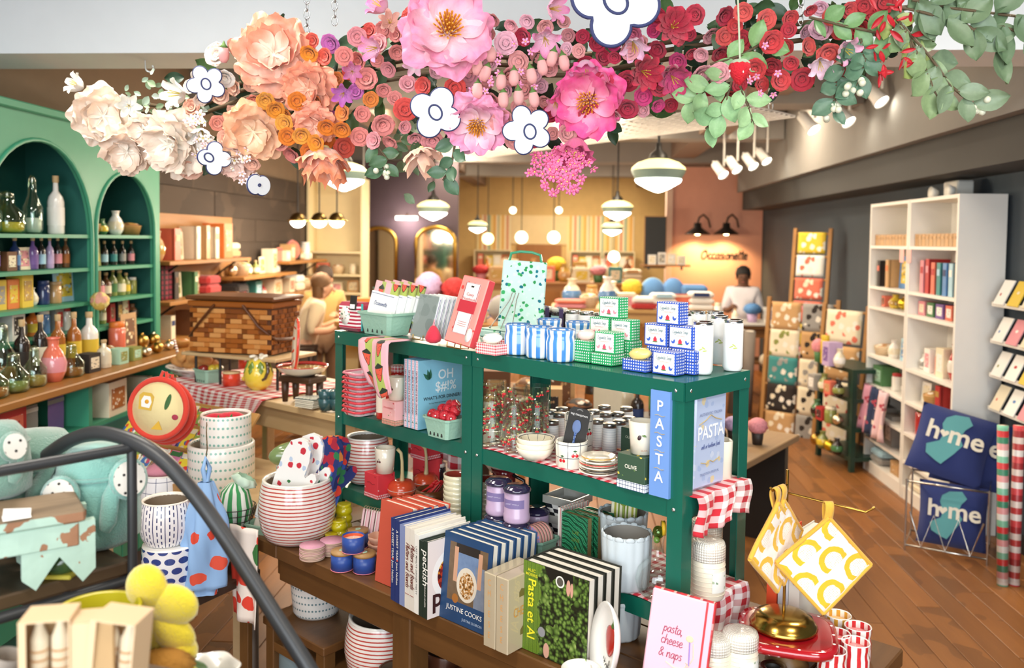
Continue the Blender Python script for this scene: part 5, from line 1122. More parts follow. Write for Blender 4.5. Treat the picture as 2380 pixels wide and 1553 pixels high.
def pasta_cover():
 t=T('pasta_cover');co=t.coord();x,y,q=t.sep(co)
 wv=t.n('ShaderNodeTexWave',wave_type='BANDS',bands_direction='X');t.put(wv.inputs['Vector'],co);wv.inputs['Scale'].default_value=26;wv.inputs['Distortion'].default_value=2.2;wv.inputs['Detail'].default_value=0;wv.inputs['Detail Scale'].default_value=30
 band=t.ramp(wv.outputs['Fac'],[(0,'#4e6a22'),(.5,'#6f8c2c'),(1,'#5a7626')])
 d=t.vor(co,105.0);leaf=t.ramp(d,[(0,'#86a050'),(.35,'#5d7a34'),(.6,'#2c3d1c'),(.8,'#171a12')]);pick=t.noise(co,22.0,2.0)
 pic=t.mix(t.gt(pick,.56),leaf,t.ramp(t.vor(co,60.0),[(0,'#9bb060'),(.5,'#4f6b2c'),(.8,'#1c2114')]));pic=t.mix(t.gt(t.addn(t.mul(y,4.2),t.noise(co,14.0,1.0)),1.36),pic,'#1d1c18')
 edge=t.addn(.052,t.mul(t.math('SINE',t.mul(y,95.0)),.006))
 def ell(cx,cy,rx,ry):return t.lt(t.addn(t.math('POWER',t.math('DIVIDE',t.math('SUBTRACT',x,cx),rx),2.0),t.math('POWER',t.math('DIVIDE',t.math('SUBTRACT',y,cy),ry),2.0)),1.0)
 pic=t.mix(ell(.113,.193,.013,.014),pic,'#e9e4da');pic=t.mix(ell(.113,.193,.0095,.0105),pic,'#57524a');pic=t.mix(ell(.138,.185,.006,.019),pic,'#cf9a86');pic=t.mix(ell(.148,.182,.004,.017),pic,'#cf9a86');pic=t.mix(ell(.078,.018,.009,.018),pic,'#cf9f8a');pic=t.mix(ell(.062,.058,.011,.012),pic,'#8f8f92')
 return t.done(t.mix(t.lt(x,edge),pic,band),.35)
YLW=flat('#e6dc2e',.5);BLKC=flat('#1f211a',.5);PSP=flat('#66822a',.5)
c=gp(1211,1505,z)
for k in range(4):
 b=book('%s Pasta et Al cookbook from the front of its stack'%ORD[k],tuple(c+TBk*(.033*k)+TFr*(.001*k)),-TT,.196,.218,.031,BLKC,pasta_cover() if k==0 else None,'Pasta et Al cookbooks',lean=-.03,spine=PSP)
 if k==0:front_text(b,'Pasta et Al',.029,.105,.034,YLW,bold=.014,rotz=-PI/2);front_text(b,'ALEC',.027,.198,.0105,YLW,bold=.006);front_text(b,'MORRIS',.027,.187,.0105,YLW,bold=.006)
c=gp(1416,1588,z);t=thing('pepper_platter','white oval platter with painted red pepper leaning against the cookbooks','platter',tuple(c),(-.12,.05,-TT-.55))
mk('platter',MB().lathe([(.0001,.004),(.55,.004),(.82,.014),(1.0,.03),(.99,.034),(.8,.019),(.55,.009),(.0001,.009)],36,Tr(0,0,.094)@Rx(PI/2)@Sc(.062,.094,1)),WHITE,t)
REDP=flat('#b3221c',.2,.15,coat=.5)
def pep(a,i):return 1+.1*math.sin(3*a)
letters(MB().ell(.026,.034,.002,None,0,24,6,fr=pep),REDP,t,Tr(-.004,-.011,.098)@Rx(PI/2),'painted_pepper');letters(MB().tube([(0,0,0),(.004,.012,0),(.001,.022,0)],[.006,.004,.003],6,flat=.3),flat('#4a6a2c',.4),t,Tr(-.004,-.012,.128)@Rx(PI/2),'painted_stalk');letters(script_mb('Italian',.016,.001),DARK,t,Tr(.004,-.0125,.035)@Rx(PI/2))
scalloped('grey scalloped planter on the table below the lowest rack shelf',tb(1.30,.24,ZT+.002),.055,.10)
c=gp(1350,1590,z);t=thing('name_dish','small white trinket dish with black handwriting','dish',tuple(c),-TT);mk('dish',MB().lathe([(.0001,0),(.025,0),(.042,.022),(.045,.036),(.043,.0365),(.038,.022),(.0001,.004)],32),WHITE,t)
letters(script_mb('Elize',.009,.0008),DARK,t,Tr(.0,-.024,.014)@Rx(.5),'lettering');letters(script_mb('alic',.009,.0008),DARK,t,Tr(0,.01,.0075),'lettering')
DPNK=flat('#f2bccb',.5,.02);DRED=flat('#d8343a',.45);c=gp(1478,1590,z)
t=thing('pink_diary','pale pink diary reading pasta, cheese and naps with red edge and elastic','diary',tuple(c+Vector((.01,.0,.004))),(-.16,.07,-TT+.24))
mk('cover',MB().box(.142,.016,.212,Tr(.071,.008,0),0,.003),DPNK,t);mk('red_fore_edge',MB().box(.003,.0165,.213,Tr(.1415,.0085,0),0,.001),spots('#d8343a',['#e0565a','#f2a39c','#c92a30'],60,.5),t);mk('red_top_edge',MB().box(.138,.010,.0016,Tr(.071,.009,.2125)),stripes([(0,'#d8343a'),(.5,'#f0b8a8'),(.7,'#a8242c')],.03,0,.6),t)
mk('elastic',MB().box(.0045,.0006,.2125),DRED,t,(.126,-.0006,0));mk('pen_loop',MB().box(.012,.006,.006,None,0,.001),DRED,t,(.148,.006,.07))
MAU=flat('#b04a66',.5)
for s,zz in (('pasta,',.132),('cheese',.106),('& naps',.078)):front_text(t,s,.058,zz,.0118,MAU,script=True,pen=.00085,y=-.0009)
letters(MB().tube([(0,0,0),(.004,-.05,0)],.0015,5),flat('#9a86cf',.5),t,Tr(.098,-.0009,.118)@Rx(PI/2),'drawn_fork');letters(MB().ell(.008,.007,.0008),flat('#f0e6a8',.6),t,Tr(.097,-.0009,.124)@Rx(PI/2),'drawn_pasta');letters(MB().tube([(-.05,-.004,0),(-.03,-.012,0),(-.008,-.008,0),(.0,.004,0),(-.006,.006,0),(.0,-.002,0),(.01,.02,0),(.006,.05,0)],.0009,5),flat('#f0e2b8',.6),t,Tr(.1,-.0009,.066)@Rx(PI/2),'drawn_noodle');front_text(t,'2026',.04,.028,.009,flat('#e08fa6',.5),y=-.0009)
hobnail('front right cream hobnail candle jar with green paper label beside the diary',gp(1718,1580,z),.0405,.118,.6);hobnail('cream hobnail candle jar pressed behind the pink diary',gp(1660,1585,z),.036,.108,.2,False)
c=gp(1828,1548,z);SR=.112;zt=.088
REDG=dots('#ab1620','#f3ece6',.045,.05,.0042,.15,.7,True);REDP2=flat('#a81620',.12,.05,coat=.8)
t=thing('cake_stand','red glazed cake stand with white dots and wooden foot','cake stand',tuple(c),-.3);mk('wooden_foot',MB().lathe([(.0001,0),(.05,0),(.05,.012),(.03,.03),(.026,.05),(.042,.078),(.0001,.078)],26),wood('#8d6a3c','#6b4c26',2,1.5,.4),t)
sq= lambda a,i:1/(abs(math.cos(a))**3.6+abs(math.sin(a))**3.6)**(1/3.6)
mk('plate',MB().lathe([(.0001,.078),(SR*.7,.078),(SR*.98,.070),(SR*1.0,.078),(SR*.98,.090),(SR*.86,.090),(.0001,.090)],48,None,0,True,fr= lambda a,i:sq(a,i) if i not in (0,6) else 1),REDP2,t)
for k in range(14):
 a=2*PI*k/14;q=SR*.91*sq(a,0);letters(MB().ell(.0036,.0036,.0006),PAPER,t,Tr(q*math.cos(a),q*math.sin(a),.0904),'white_dot')
BRS=metal('#b58f42',.2);zb=.0925
s0=Vector(c)+Vector((-.008,.006,zb))
t=thing('brass_stand','brass countertop stand with bare arms carrying the pot holders','display stand',tuple(s0),0)
mk('base',MB().lathe([(.0001,.0),(.076,.0),(.078,.006),(.074,.012),(.070,.016),(.066,.026),(.045,.034),(.01,.038),(.0001,.038)],36),BRS,t);PH=.375
mk('pole',MB().tube([(0,0,.036),(0,0,PH)],.0035,10),BRS,t)
mk('arm',MB().tube([(0,0,PH-.055),(.07,-.045,PH-.062),(.148,-.09,PH-.07),(.165,-.098,PH-.056)],.0028,8),BRS,t);mk('arm',MB().tube([(0,0,PH-.035),(-.05,-.05,PH-.036),(-.058,-.062,PH-.026)],.0028,8),BRS,t)
def lemon_mat():
 t=T('lemon_quilt');co=t.coord();x,y,q=t.sep(co);p=.088
 row=t.math('FLOOR',t.math('DIVIDE',y,p*.62));cx=t.mul(t.math('SUBTRACT',t.math('FRACT',t.addn(t.math('DIVIDE',x,p),t.mul(row,.37))),.5),p);cy=t.mul(t.math('SUBTRACT',t.frac(y,p*.62),.35),p*.62)
 cx=t.addn(cx,t.mul(t.math('SUBTRACT',t.noise(co,90.0,1.0),.5),.006));d=t.math('SQRT',t.addn(t.mul(cx,cx),t.mul(cy,cy)))
 ring=t.mul(t.mul(t.gt(d,.021),t.lt(d,.034)),t.gt(cy,-.013));inner=t.mul(t.lt(d,.021),t.gt(cy,-.013));dot=t.lt(t.vor(co,230.0,rnd=.2),.22)
 col=t.mix(ring,'#f2e8df','#e8b62a');col=t.mix(t.mul(inner,dot),col,'#d3b56c');t.bump(t.noise(co,55.0,3.0),.35,.006);return t.done(col,.9,sheen=.2)
LEMQ=lemon_mat();YBIND=cloth('#dca93a')
def pot_holder(label,top,rot,s=.148):
 t=thing('pot_holder',label,'pot holder',tuple(top),rot,'lemon pot holders');d=s/math.sqrt(2)
 def f(a,b):
  x,y=(a-.5)*s,(b-.5)*s;return (x,y,.002*math.sin(a*19)*math.sin(b*17)+.006*math.cos(a*3)*math.cos(b*3))
 M=Tr(0,0,-d-.03)@Rx(PI/2)@Rz(PI/4)
 mk('quilt',MB().grid(f,14,14,M,0,True,s,s),LEMQ,t,solid=.007)
 for k in range(4):
  A=[(-.5,-.5),(.5,-.5),(.5,.5),(-.5,.5)][k];B=[(-.5,-.5),(.5,-.5),(.5,.5),(-.5,.5)][(k+1)%4]
  pts=[f(A[0]+.5+(B[0]-A[0])*i/6,A[1]+.5+(B[1]-A[1])*i/6) for i in range(7)];mk('binding',MB().tube([tuple(M@Vector(p)) for p in pts],.0062,8,flat=.8),YBIND,t)
 mk('loop',MB().grid( lambda a,b:((a-.5)*.02,.009*math.sin(b*PI*2),-.045+.05*math.sin(b*PI)),3,14),YBIND,t,solid=.002);mk('snap',MB().ell(.003,.0015,.003,Tr(0,-.0075,-.045),0,10,5),DARK,t)
ap=s0+Vector((.078,-.052,PH-.0635));pot_holder('lemon print quilted pot holder hanging alone on the right brass arm',ap,(0,.03,.06),.158)
pot_holder('front lemon print pot holder on the left brass arm',s0+Vector((-.040,-.040,PH-.036)),(0,-.03,.8),.148);pot_holder('back lemon print pot holder on the left brass arm',s0+Vector((-.020,-.020,PH-.036)),(0,-.04,.72),.142)
RST=stripes([(0,'#f6f2ec'),(.5,'#c8282e'),(.97,'#f6f2ec')],.0195,0,.15,coat=.6);YST=stripes([(0,'#f6f2ec'),(.5,'#d9a23c'),(.97,'#f6f2ec')],.0195,0,.15,coat=.6)
def scup(label,px,py,m,wax):
 h=.082;c=gp(px,py,z+h);c.z=z;t=thing('striped_candle',label,'candle',tuple(c),px*.1,'striped candle cups');r=.0315
 mk('cup_wall',MB().lathe([(.0001,0),(r*.93,0),(r,.005),(r,.046),(r*.93,.054),(r*.93,.06),(r*1.0,.07),(r*1.0,h-.002)],30),m,t);mk('cup_rim',MB().lathe([(r,h-.002),(r*.98,h),(r*.93,h-.002)],30),WHITE,t);mk('inner_wall',MB().lathe([(r*.93,h-.002),(r*.92,h*.78)],30),m,t);mk('wax',MB().lathe([(r*.92,h*.78),(.0001,h*.79)],26),wax,t);mk('wick',MB().tube([(0,0,h*.78),(0,0,h*.88)],.0008,5),PAPER,t)
PWX=flat('#ee9a9a',.4);OWX=flat('#efc486',.4)
for lb,px,py,m,wx in (('yellow striped candle cup behind the red ones',1948,1427,YST,OWX),('red striped candle cup, back right',1994,1454,RST,PWX),('red striped candle cup, front right',1989,1490,RST,PWX),('red striped candle cup, front left',1934,1508,RST,PWX),('red striped candle cup half hidden by the cake stand',1945,1470,RST,PWX)):scup(lb,px,py,m,wx)
c=gp(1796,1578,z);turned('open_tin','silver tin with dark opening at the foot of the cake stand','tin',tuple(c),[('tin_wall',[(.0001,0),(.031,0),(.031,.03),(.027,.032),(.016,.028)],SILVER),('dark_opening',[(.016,.0285),(.015,.02),(.0001,.018)],DARK)])
c=gp(1880,1595,z);turned('yellow_dish','small yellow dish at the table front','dish',tuple(c),[('dish',[(.0001,0),(.022,0),(.036,.02),(.034,.021),(.02,.004),(.0001,.003)],ceramic('#d9a92e'))])
# ---- UNDER THE TABLE
DOTP=dots('#e9e6e1','#5f7f86',.0125,.024,.0034,.3,.4);GREYR=flat('#76868a',.5,.06,bump=.3);BRNP=flat('#5a3423',.25,.08,coat=.5);zs=.352
def pot(label,loc,r,h,m,group=None,taper=.9,name='planter_pot',rib=0):
 t=thing(name,label,'planter',tuple(loc),0,group);fr=( lambda a,i:1+.012*math.sin(a*rib)) if rib else None
 mk('pot_wall',MB().lathe([(.0001,0),(r*taper*.9,0),(r*taper,.012),(r,h*.55),(r*.98,h),(r*.95,h+.004),(r*.9,h)],72 if rib else 32,None,0,True,fr=fr),m,t);mk('inner_wall',MB().lathe([(r*.9,h),(r*.84,.02),(.0001,.016)],28),flat('#2f3434' if rib else '#6e5a48',.7),t);return t
crate=thing('wooden_crate','low pine bench under the left end of the table','bench',tb(.02,.02,0),-TT)
mk('bench_top',MB().box(.34,.5,.028,None,0,.003),TWOOD2,crate,(.17,.25,.40))
for x in (.03,.31):
 for y in (.03,.47):mk('leg',MB().box(.045,.045,.4,None,0,.003),LEGW,crate,(x,y,0))
mk('bench_shelf',MB().box(.33,.48,.02,None,0,.002),TWOOD,crate,(.17,.25,.18))
pot('white planter with rows of teal dots under the table edge',tb(.13,.16,.43),.088,.19,DOTP);pot('grey ribbed planter beside the dotted one',tb(.44,.36,zs),.072,.20,GREYR,None,1.0,rib=40)
striped_planter('red striped planter on the shelf under the table',tb(.50,.14,zs),.118,.19)
for k,(a,b_,r,h,zz) in enumerate(((.10,.10,.058,.12,.205),(.22,.10,.055,.10,.205),(.72,.20,.065,.13,zs),(.88,.12,.065,.13,zs),(.66,.06,.06,.10,zs),(1.05,.22,.07,.13,zs))):
 pot(('grey ribbed pot on the low bench shelf, left','grey ribbed pot on the low bench shelf, right','brown glazed pot behind the turned leg','brown glazed pot right of the turned leg','brown glazed pot in front of the striped planter','far brown glazed pot under the table')[k],tb(a,b_,zz),r,h,GREYR if k<2 else BRNP,'small pots under the table',1.0,rib=36 if k<2 else 0)
# ===== LEFT DISPLAY TABLE
Z4=.95;Q0=gp(778,966,Z4);Q1=gp(400,885,Z4);qd=(Q0-Q1).normalized();QA=math.atan2(qd.y,qd.x);qb=Vector((-qd.y,qd.x,0))
QL=(Q0-Q1).length+.12
def q4(a,b,zz):return Q1+qd*a+qb*b+Vector((0,0,zz-Z4))
PALE=wood('#d9bd92','#bf9f72',0,1.0,.5)
t4=thing('pale_table','pale beech side table with cloth, basket and lemon pitcher','table',tuple(q4(0,0,0)),QA)
for k in range(4):mk('plank',MB().box(QL,.148,.03,None,0,.003),PALE,t4,(QL/2,.075+.15*k,Z4-.03))
mk('apron',MB().box(QL-.08,.022,.10,None,0,.002),PALE,t4,(QL/2,.04,Z4-.132));mk('apron',MB().box(.022,.5,.10,None,0,.002),PALE,t4,(QL-.04,.3,Z4-.132))
for x in (.05,QL-.05):
 for y in (.05,.55):mk('leg',MB().box(.05,.05,Z4-.03,None,0,.003),PALE,t4,(x,y,0))
G_CL=gingham('#c8242f',.05,'#f6efec')
def drape(a,b):
 W=.98*QL*.62;x=-.05+a*W
 if b<.45:q=b/.45;return (x,.52-q*.535,.004+.002*math.sin(a*20))
 q=(b-.45)/.55;return (x-.03*q,-.018-.018*q-.012*math.sin(a*26)*q,.002-q*(.16-.09*abs(a-.45)*2))
mk('gingham_tablecloth',MB().grid(drape,60,24,None,0,True,.72,.80),G_CL,None,tuple(q4(0,0,Z4+.001)),QA,'red and white gingham tablecloth sagging over the pale table front','tablecloth',solid=.002)
z4=Z4+.008
c=gp(601,905,z4);LEMY=flat('#ecd34a',.2,.06,coat=.6);LEAFG=ceramic('#6f8f3c')
t=thing('lemon_pitcher','yellow lemon-shaped ceramic pitcher with leaves and blossoms','pitcher',tuple(c),-.2);R=.072
mk('lemon_body',MB().lathe([(.0001,0),(R*.5,0),(R*.85,R*.35),(R,R*.95),(R*.9,R*1.5),(R*.62,R*1.95),(R*.45,R*2.1),(R*.4,R*2.05),(.0001,R*1.9)],30),LEMY,t);mk('lemon_tip',MB().ell(.014,.012,.013,Tr(-R*1.0,-.005,R*.7)),LEMY,t)
mk('branch_handle',MB().tube([(R*.45,-.01,R*2.1),(R*.85,-.03,R*1.9),(R*.95,-.035,R*1.3),(R*.8,-.045,R*.85),(R*.62,-.05,R*.75)],[.007,.009,.009,.008,.006],8),ceramic('#4a3526'),t)
for k,a in enumerate((-2.4,-1.7,-.9,.2,2.6)):mk('leaf',MB().grid( lambda u,v:((v-.5)*.034*math.sin(u*PI)+.0,-.004*math.cos((v-.5)*3),-u*.062),6,4),LEAFG,t,(R*.66*math.cos(a),R*.66*math.sin(a),R*1.95),(-.35,0,a+PI/2),solid=.003)
for k in range(9):a=k*.8;mk('blossom',MB().ell(.018,.011,.006,None,0,8,5),ceramic('#f3eddc'),t,(R*.42*math.cos(a),R*.42*math.sin(a),R*2.12+.006*(k%3)),(.5*math.sin(k),.5*math.cos(k),a))
def rcup(label,loc):
 t=thing('red_candle',label,'candle',tuple(loc),0,'red candle tins on the gingham');mk('cup_wall',MB().lathe([(.0001,0),(.042,0),(.042,.058),(.0395,.06),(.039,.055)],26),flat('#e2492e',.3,coat=.4),t);mk('wooden_lid',MB().lathe([(.041,.06),(.0435,.061),(.0435,.066),(.0001,.067)],26),flat('#e8cf9c',.6),t)
c=gp(538,895,z4);rcup('front red candle tin with cream lid beside the lemon pitcher',c);c2=gp(556,890,z4)+Vector((.055,.06,0));rcup('lower back red candle tin behind the pitcher',c2);rcup('upper red candle tin stacked on the back one',c2+Vector((-.035,.0,.069)))
c=gp(484,888,z4);pulp_basket('berry_basket','mint green pulp basket with red onion and lemons',c,QA,.125,.1,.07)
for k,(dx,dy,m,lb) in enumerate(((-.02,-.01,ceramic('#8a2a22'),'dark red onion in the mint basket on the gingham'),(.022,.0,LEMY,'left small lemon in the mint basket on the gingham'),(.042,.015,LEMY,'right small lemon in the mint basket on the gingham'))):
 t=thing('toy_fruit',lb,'fruit',tuple(c+Vector((dx,dy,.068))),.5*k);mk('fruit',MB().ell(.03 if not k else .024,.026,.022),m,t);mk('fruit_tip',MB().ell(.006,.006,.005,Tr(.029 if not k else .024,0,.002)),m,t)
c=gp(452,868,z4);t=thing('slotted_tray','white oval slotted tray heaped with bread rolls','tray',tuple(c),QA);mk('tray',MB().lathe([(.0001,.0),(.72,.0),(.9,.03),(1.0,.034),(.99,.038),(.86,.034),(.7,.005),(.0001,.005)],36,Sc(.19,.13,1)),flat('#f0ece6',.4),t)
for k in range(12):a=2*PI*k/12;mk('slot',MB().ell(.028,.006,.004,None,0,10,5),flat('#7d6a58',.8),t,(.155*math.cos(a),.106*math.sin(a),.0195),(0,0,a+PI/2))
BRD=flat('#c08a4e',.75,.2,bump=.6,bsc=40)
for k in range(9):
 o=thing('bread_roll','%s brown bread roll heaped on the white slotted tray, from the left'%ORD[k],'bread',tuple(c+qd*(-.15+.036*k)+qb*(.03*math.sin(k*2.1))+Vector((0,0,.045+.022*(k%3)))),(.2*math.sin(k),.3*math.cos(k*1.7),k*.9),'bread rolls on the white tray');mk('crust',MB().ell(.052,.032,.026,None,0,14,8,fr= lambda a,i:1+.06*math.sin(a*4)),BRD,o);mk('score',MB().tube([(-.03,0,.024),(0,.004,.027),(.03,0,.024)],.003,5),flat('#8a5a2c',.8),o)
CND=stripes([(0,'#f4efe8'),(.5,'#c8323a'),(.8,'#3c7a4a')],.018,1,.4)
for k,(dx,dy,rz) in enumerate(((-.08,-.04,.7),(.03,.02,-.6))):mk('candy_stick',MB().tube([(0,0,0),(.05,0,.05),(.10,0,.10)],.007,8),CND,None,tuple(c+qd*dx+qb*dy+Vector((0,0,.07))),QA+rz+2.2,('left','right')[k]+' red and white twisted stick leaning on the bread rolls','candy stick')
c=gp(703,934,z4);t=thing('small_stool','small dark wooden footstool riser under the red-rimmed bowl','stool',tuple(c),QA+.2);DW=wood('#5a3b28','#3c2618',0,1.5,.4);mk('seat',MB().box(.19,.12,.028,None,0,.008),DW,t,(0,0,.092))
for x in (-.07,.07):
 for y in (-.035,.035):mk('leg',MB().lathe([(.0001,0),(.012,0),(.016,.05),(.017,.093),(.0001,.093)],10),DW,t,(x,y,0))
zb_=z4+.1205;RIMR=ceramic('#a82a2a');POPC=spots('#c09a62',['#f3e9c4','#f8f2dc','#efe0a8','#b98a5a'],75,.42)
t=thing('serving_bowl','shallow cream bowl with dark red rim and popcorn print','bowl',(c.x,c.y,zb_),.3);mk('bowl',MB().lathe([(.0001,0),(.05,0),(.098,.02),(.116,.044)],36),CREAM,t);mk('inner_glaze',MB().lathe([(.112,.042),(.094,.022),(.05,.008),(.0001,.006)],36),POPC,t);mk('rim',MB().lathe([(.116,.044),(.114,.047),(.100,.034),(.112,.042)],36),RIMR,t)
t=thing('upright_platter','cream platter with wavy red edge standing in the bowl','platter',(c.x-.03,c.y,zb_+.012),(-.06,.16,-1.22));mk('platter',MB().lathe([(.0001,0),(.8,0),(1.0,.012),(.98,.016),(.8,.006),(.0001,.006)],40,Tr(0,0,.125)@Rx(PI/2)@Sc(.09,.125,1)),CREAM,t)
mk('red_edge',MB().lathe([(.84,.0075),(.99,.0165),(1.01,.012),(1.0,.006)],48,Tr(0,0,.125)@Rx(PI/2)@Sc(.09,.125,1),0,True,fr= lambda a,i:1+.03*math.sin(a*12)*(i==0)),ceramic('#d9402f'),t)
for k in range(6):mk('square_plate',MB().box(.11,.09,.006,None,0,.0025),ceramic('#d8d3c4') if k<5 else plaid('#d8d3c4','#4a5a5a',.02,.2),None,tuple(gp(722,945,z4)+Vector((.002*(k%2),0,.0075*k))),QA+.1+.02*k,'%s square plate from the bottom beside the teal cups'%ORD[k],'plate','square plates stack')
for k in range(4):turned('teal_cup','%s dark teal cup from the bottom of the %s pair by the rack post'%(('lower','upper')[k%2],('left','right')[k//2]),'cup',tuple(gp(757+26*(k//2),953,z4)+Vector((0,0,.034*(k%2)))),[('cup_wall',cup_prof(.026,.035,.05),ceramic('#2f565c'))],0,'teal cups')
for k,(px,py) in enumerate(((805,930),(825,935),(797,915),(818,918))):jar('%s white spice jar with cream lid behind the red tray stack'%ORD[k],px,py,z4-.001,.034,.1,LISTL,flat('#d9cba0',.4),None,None,'white spice jars on the pale table',loc=q4(QL-.02-.085*k,.32+.08*(k%2),z4))
zb2=1.115;c=gp(540,822,zb2);bs=thing('wire_riser','black wire riser with pale board carrying the picnic basket','riser',(c.x,c.y,z4),QA+.25)
mk('board',MB().box(.60,.32,.016,None,0,.003),PALE,bs,(.02,.10,zb2-z4-.018))
for x in (-.22,-.06,.12,.30):
 for y in (-.02,.22):mk('leg',MB().tube([(x,y,0),(x,y,zb2-z4-.017)],.007,6),BLACKM,bs)
bk=thing('picnic_basket','woven brown splint picnic basket with lid and swing handles','basket',tuple(c+Vector((.0,.0,.001))),QA+.42)
BW,BD,BH=.47,.28,.265;SPL=[wood(a,b,0,3.0,.3,coat=.4) for a,b in (('#a85f22','#8a4a18'),('#c98544','#b06a2c'),('#8a4a1c','#6d3812'),('#d9a066','#c0803c'))]
mk('lining',MB().box(BW-.012,BD-.012,BH,None,0,.02),flat('#5a3216',.7),bk,(0,BD/2-.02,0));mk('lid',MB().box(BW+.03,BD+.03,.022,None,0,.008),wood('#7a4a2a','#5c3418',0,1.0,.35),bk,(0,BD/2-.02,BH));mk('top_band',MB().box(BW+.012,BD+.012,.03,None,0,.006),SPL[0],bk,(0,BD/2-.02,BH-.034))
sp_m=[None]*4
for i in range(4):sp_m[i]=MB().box(.062,.006,.024,None,0,.0025).mesh('splint');sp_m[i].materials.append(SPL[i])
for r_ in range(9):
 for k in range(9):
  x=-BW/2+.034+.047*k+(.0235 if r_%2 else 0)
  if x<BW/2-.028:mk('splint',sp_m[(r_*3+k*5+(k*r_)%3)%4],None,bk,(x,-.0175-(.003 if (k+r_)%2 else 0),.004+.0245*r_),(0,0,.05 if (k+r_)%2 else -.05))
 for k in range(6):
  y=.008+.047*k+(.0235 if r_%2 else 0)
  if y<BD-.05:mk('splint',sp_m[2 if (k+r_)%2 else 0],None,bk,(BW/2-.002,y,.004+.0245*r_),(0,0,PI/2))
for sx,lb in ((-1,'left'),(1,'right')):
 pts=[(-.02,-.03,BH-.02),(.07,-.036,BH-.12),(.14,.0,BH-.185),(.16,.12,BH-.195),(.14,.22,BH-.185),(.07,.27,BH-.12),(-.02,.27,BH-.02)];mk('handle',MB().tube([(sx*(.1+p[0]),p[1],p[2]) for p in pts],[.012]*7,8,flat=.5),wood('#6a3c20','#4e2a14',0,1.0,.35),bk)
# ===== PLANTERS, PACKETS AND MITTS BELOW
DKW=flat('#3a2a1e',.5,.1)
lb_=thing('low_bench','dark low bench carrying the blue and white planters','bench',(-1.2,2.72,0),-.5);mk('bench_top',MB().box(.5,.54,.03,None,0,.003),DKW,lb_,(0,0,.53))
for x in (-.22,.22):
 for y in (-.24,.24):mk('leg',MB().box(.04,.04,.53,None,0,.002),LEGW if x>0 else DKW,lb_,(x,y,0))
st_=thing('stepped_stand','wooden stepped stand of seed packets behind the dotted planters','display stand',(-1.22,3.32,0),QA+.1)
mk('stand_top',MB().box(.95,.50,.03,None,0,.003),PALE,st_,(.05,0,.735))
for x in (-.36,.46):
 for y in (-.2,.2):mk('leg',MB().box(.04,.04,.735,None,0,.002),PALE,st_,(x,y,0))
for k in range(3):mk('sloping_shelf',MB().box(.62,.012,.15,None,0,.002),wood('#c99a5c','#a87a40',0,1.0,.5),st_,(-.12,-.22+.12*k,.768+.055*k),(-.7,0,0));mk('ledge',MB().box(.62,.02,.03,None,0,.002),wood('#c99a5c','#a87a40',0,1.0,.5),st_,(-.12,-.245+.12*k,.766+.055*k))
PK=[['#d8402e','#e8b23c','#3c7a46','#f2ede0'],['#e08ab0','#7a4a9a','#f2ede0','#3c7a46'],['#e8d23c','#3c62a8','#d8402e','#e9e4d0'],['#8fb25a','#f2ede0','#e8b23c','#b8324a'],['#4a7ab8','#e9e4d0','#d85a7a','#e8b23c']]
SA=QA+.1;sdx=Vector((math.cos(SA),math.sin(SA),0));sdy=Vector((-math.sin(SA),math.cos(SA),0));so=Vector((-1.22,3.32,0))
nP=0
for r_ in range(3):
 for k in range(8):
  cl=PK[(r_*2+k)%5];o=thing('seed_packet','%s colourful seed packet from the left on the %s sloping shelf of the stepped stand'%(ORD[k],('lowest','middle','top')[r_]),'seed packet',tuple(so+sdx*(-.38+.074*k)+sdy*(-.236+.12*r_)+Vector((0,0,.80+.055*r_))),(-.7,0,SA+.05*math.sin(k)),'seed packets on the stepped stand')
  mk('packet',MB().box(.068,.006,.11,None,0,.001),spots(cl[0],cl,45,.6),o);mk('packet_band',MB().box(.06,.001,.018),flat(cl[3],.5),o,(0,-.0037,.088))
def rholder(label,loc,rot,r=.105):
 t=thing('round_pot_holder',label,'pot holder',tuple(loc),rot,'round red pot holders');M=Rx(PI/2)
 mk('quilt',MB().lathe([(.0001,-.006),(r,-.004),(r,.004),(.0001,.007)],36,M),flat('#ead9a0',.9,.05,bump=.3),t);mk('red_binding',MB().tube([(r*math.cos(a),0,r*math.sin(a)) for a in [2*PI*i/36 for i in range(36)]],.011,8,closed=True),cloth('#d9402f'),t);mk('loop',MB().tube([(-.012,0,r),(-.004,0,r+.03),(.008,0,r+.028),(.016,0,r)],.006,6),cloth('#d9402f'),t)
 return t
hp_=gp(368,968,.98);t=rholder('front round pot holder printed with egg toast and pickle',dp(368,950,3.0),(-.1,.12,-.1));rholder('second round pot holder behind the egg toast one',dp(382,955,3.05),(-.1,.12,-.1));rholder('third round pot holder at the back of the pile',dp(388,962,3.10),(-.1,.12,-.1))
for nm,pts,m in (('toast',[(-.028,-.03),(.02,-.03),(.024,.02),(.012,.032),(-.02,.032),(-.032,.02)],flat('#d9b24a',.9)),('egg_white',[(-.018,-.02),(.012,-.022),(.018,.0),(.01,.02),(-.014,.02),(-.022,.002)],PAPER)):letters(MB().prism(pts,.0008),m,t,Tr(-.042,-.0075 if nm=='toast' else -.0085,.02)@Rx(PI/2),nm)
letters(MB().ell(.008,.008,.0015),flat('#e0a22c',.7),t,Tr(-.042,-.0095,.02)@Rx(PI/2),'yolk');letters(MB().ell(.009,.03,.0015),flat('#3f6a3a',.7),t,Tr(.035,-.0075,.03)@Rx(PI/2)@Rz(-.2),'pickle');letters(MB().prism([(-.02,-.015),(.022,-.012),(.004,.018)],.0008),flat('#e0b23c',.8),t,Tr(.008,-.0075,-.06)@Rx(PI/2),'cheese');letters(MB().ell(.012,.01,.001),flat('#a8324a',.7),t,Tr(.07,-.0075,-.02)@Rx(PI/2),'jam')
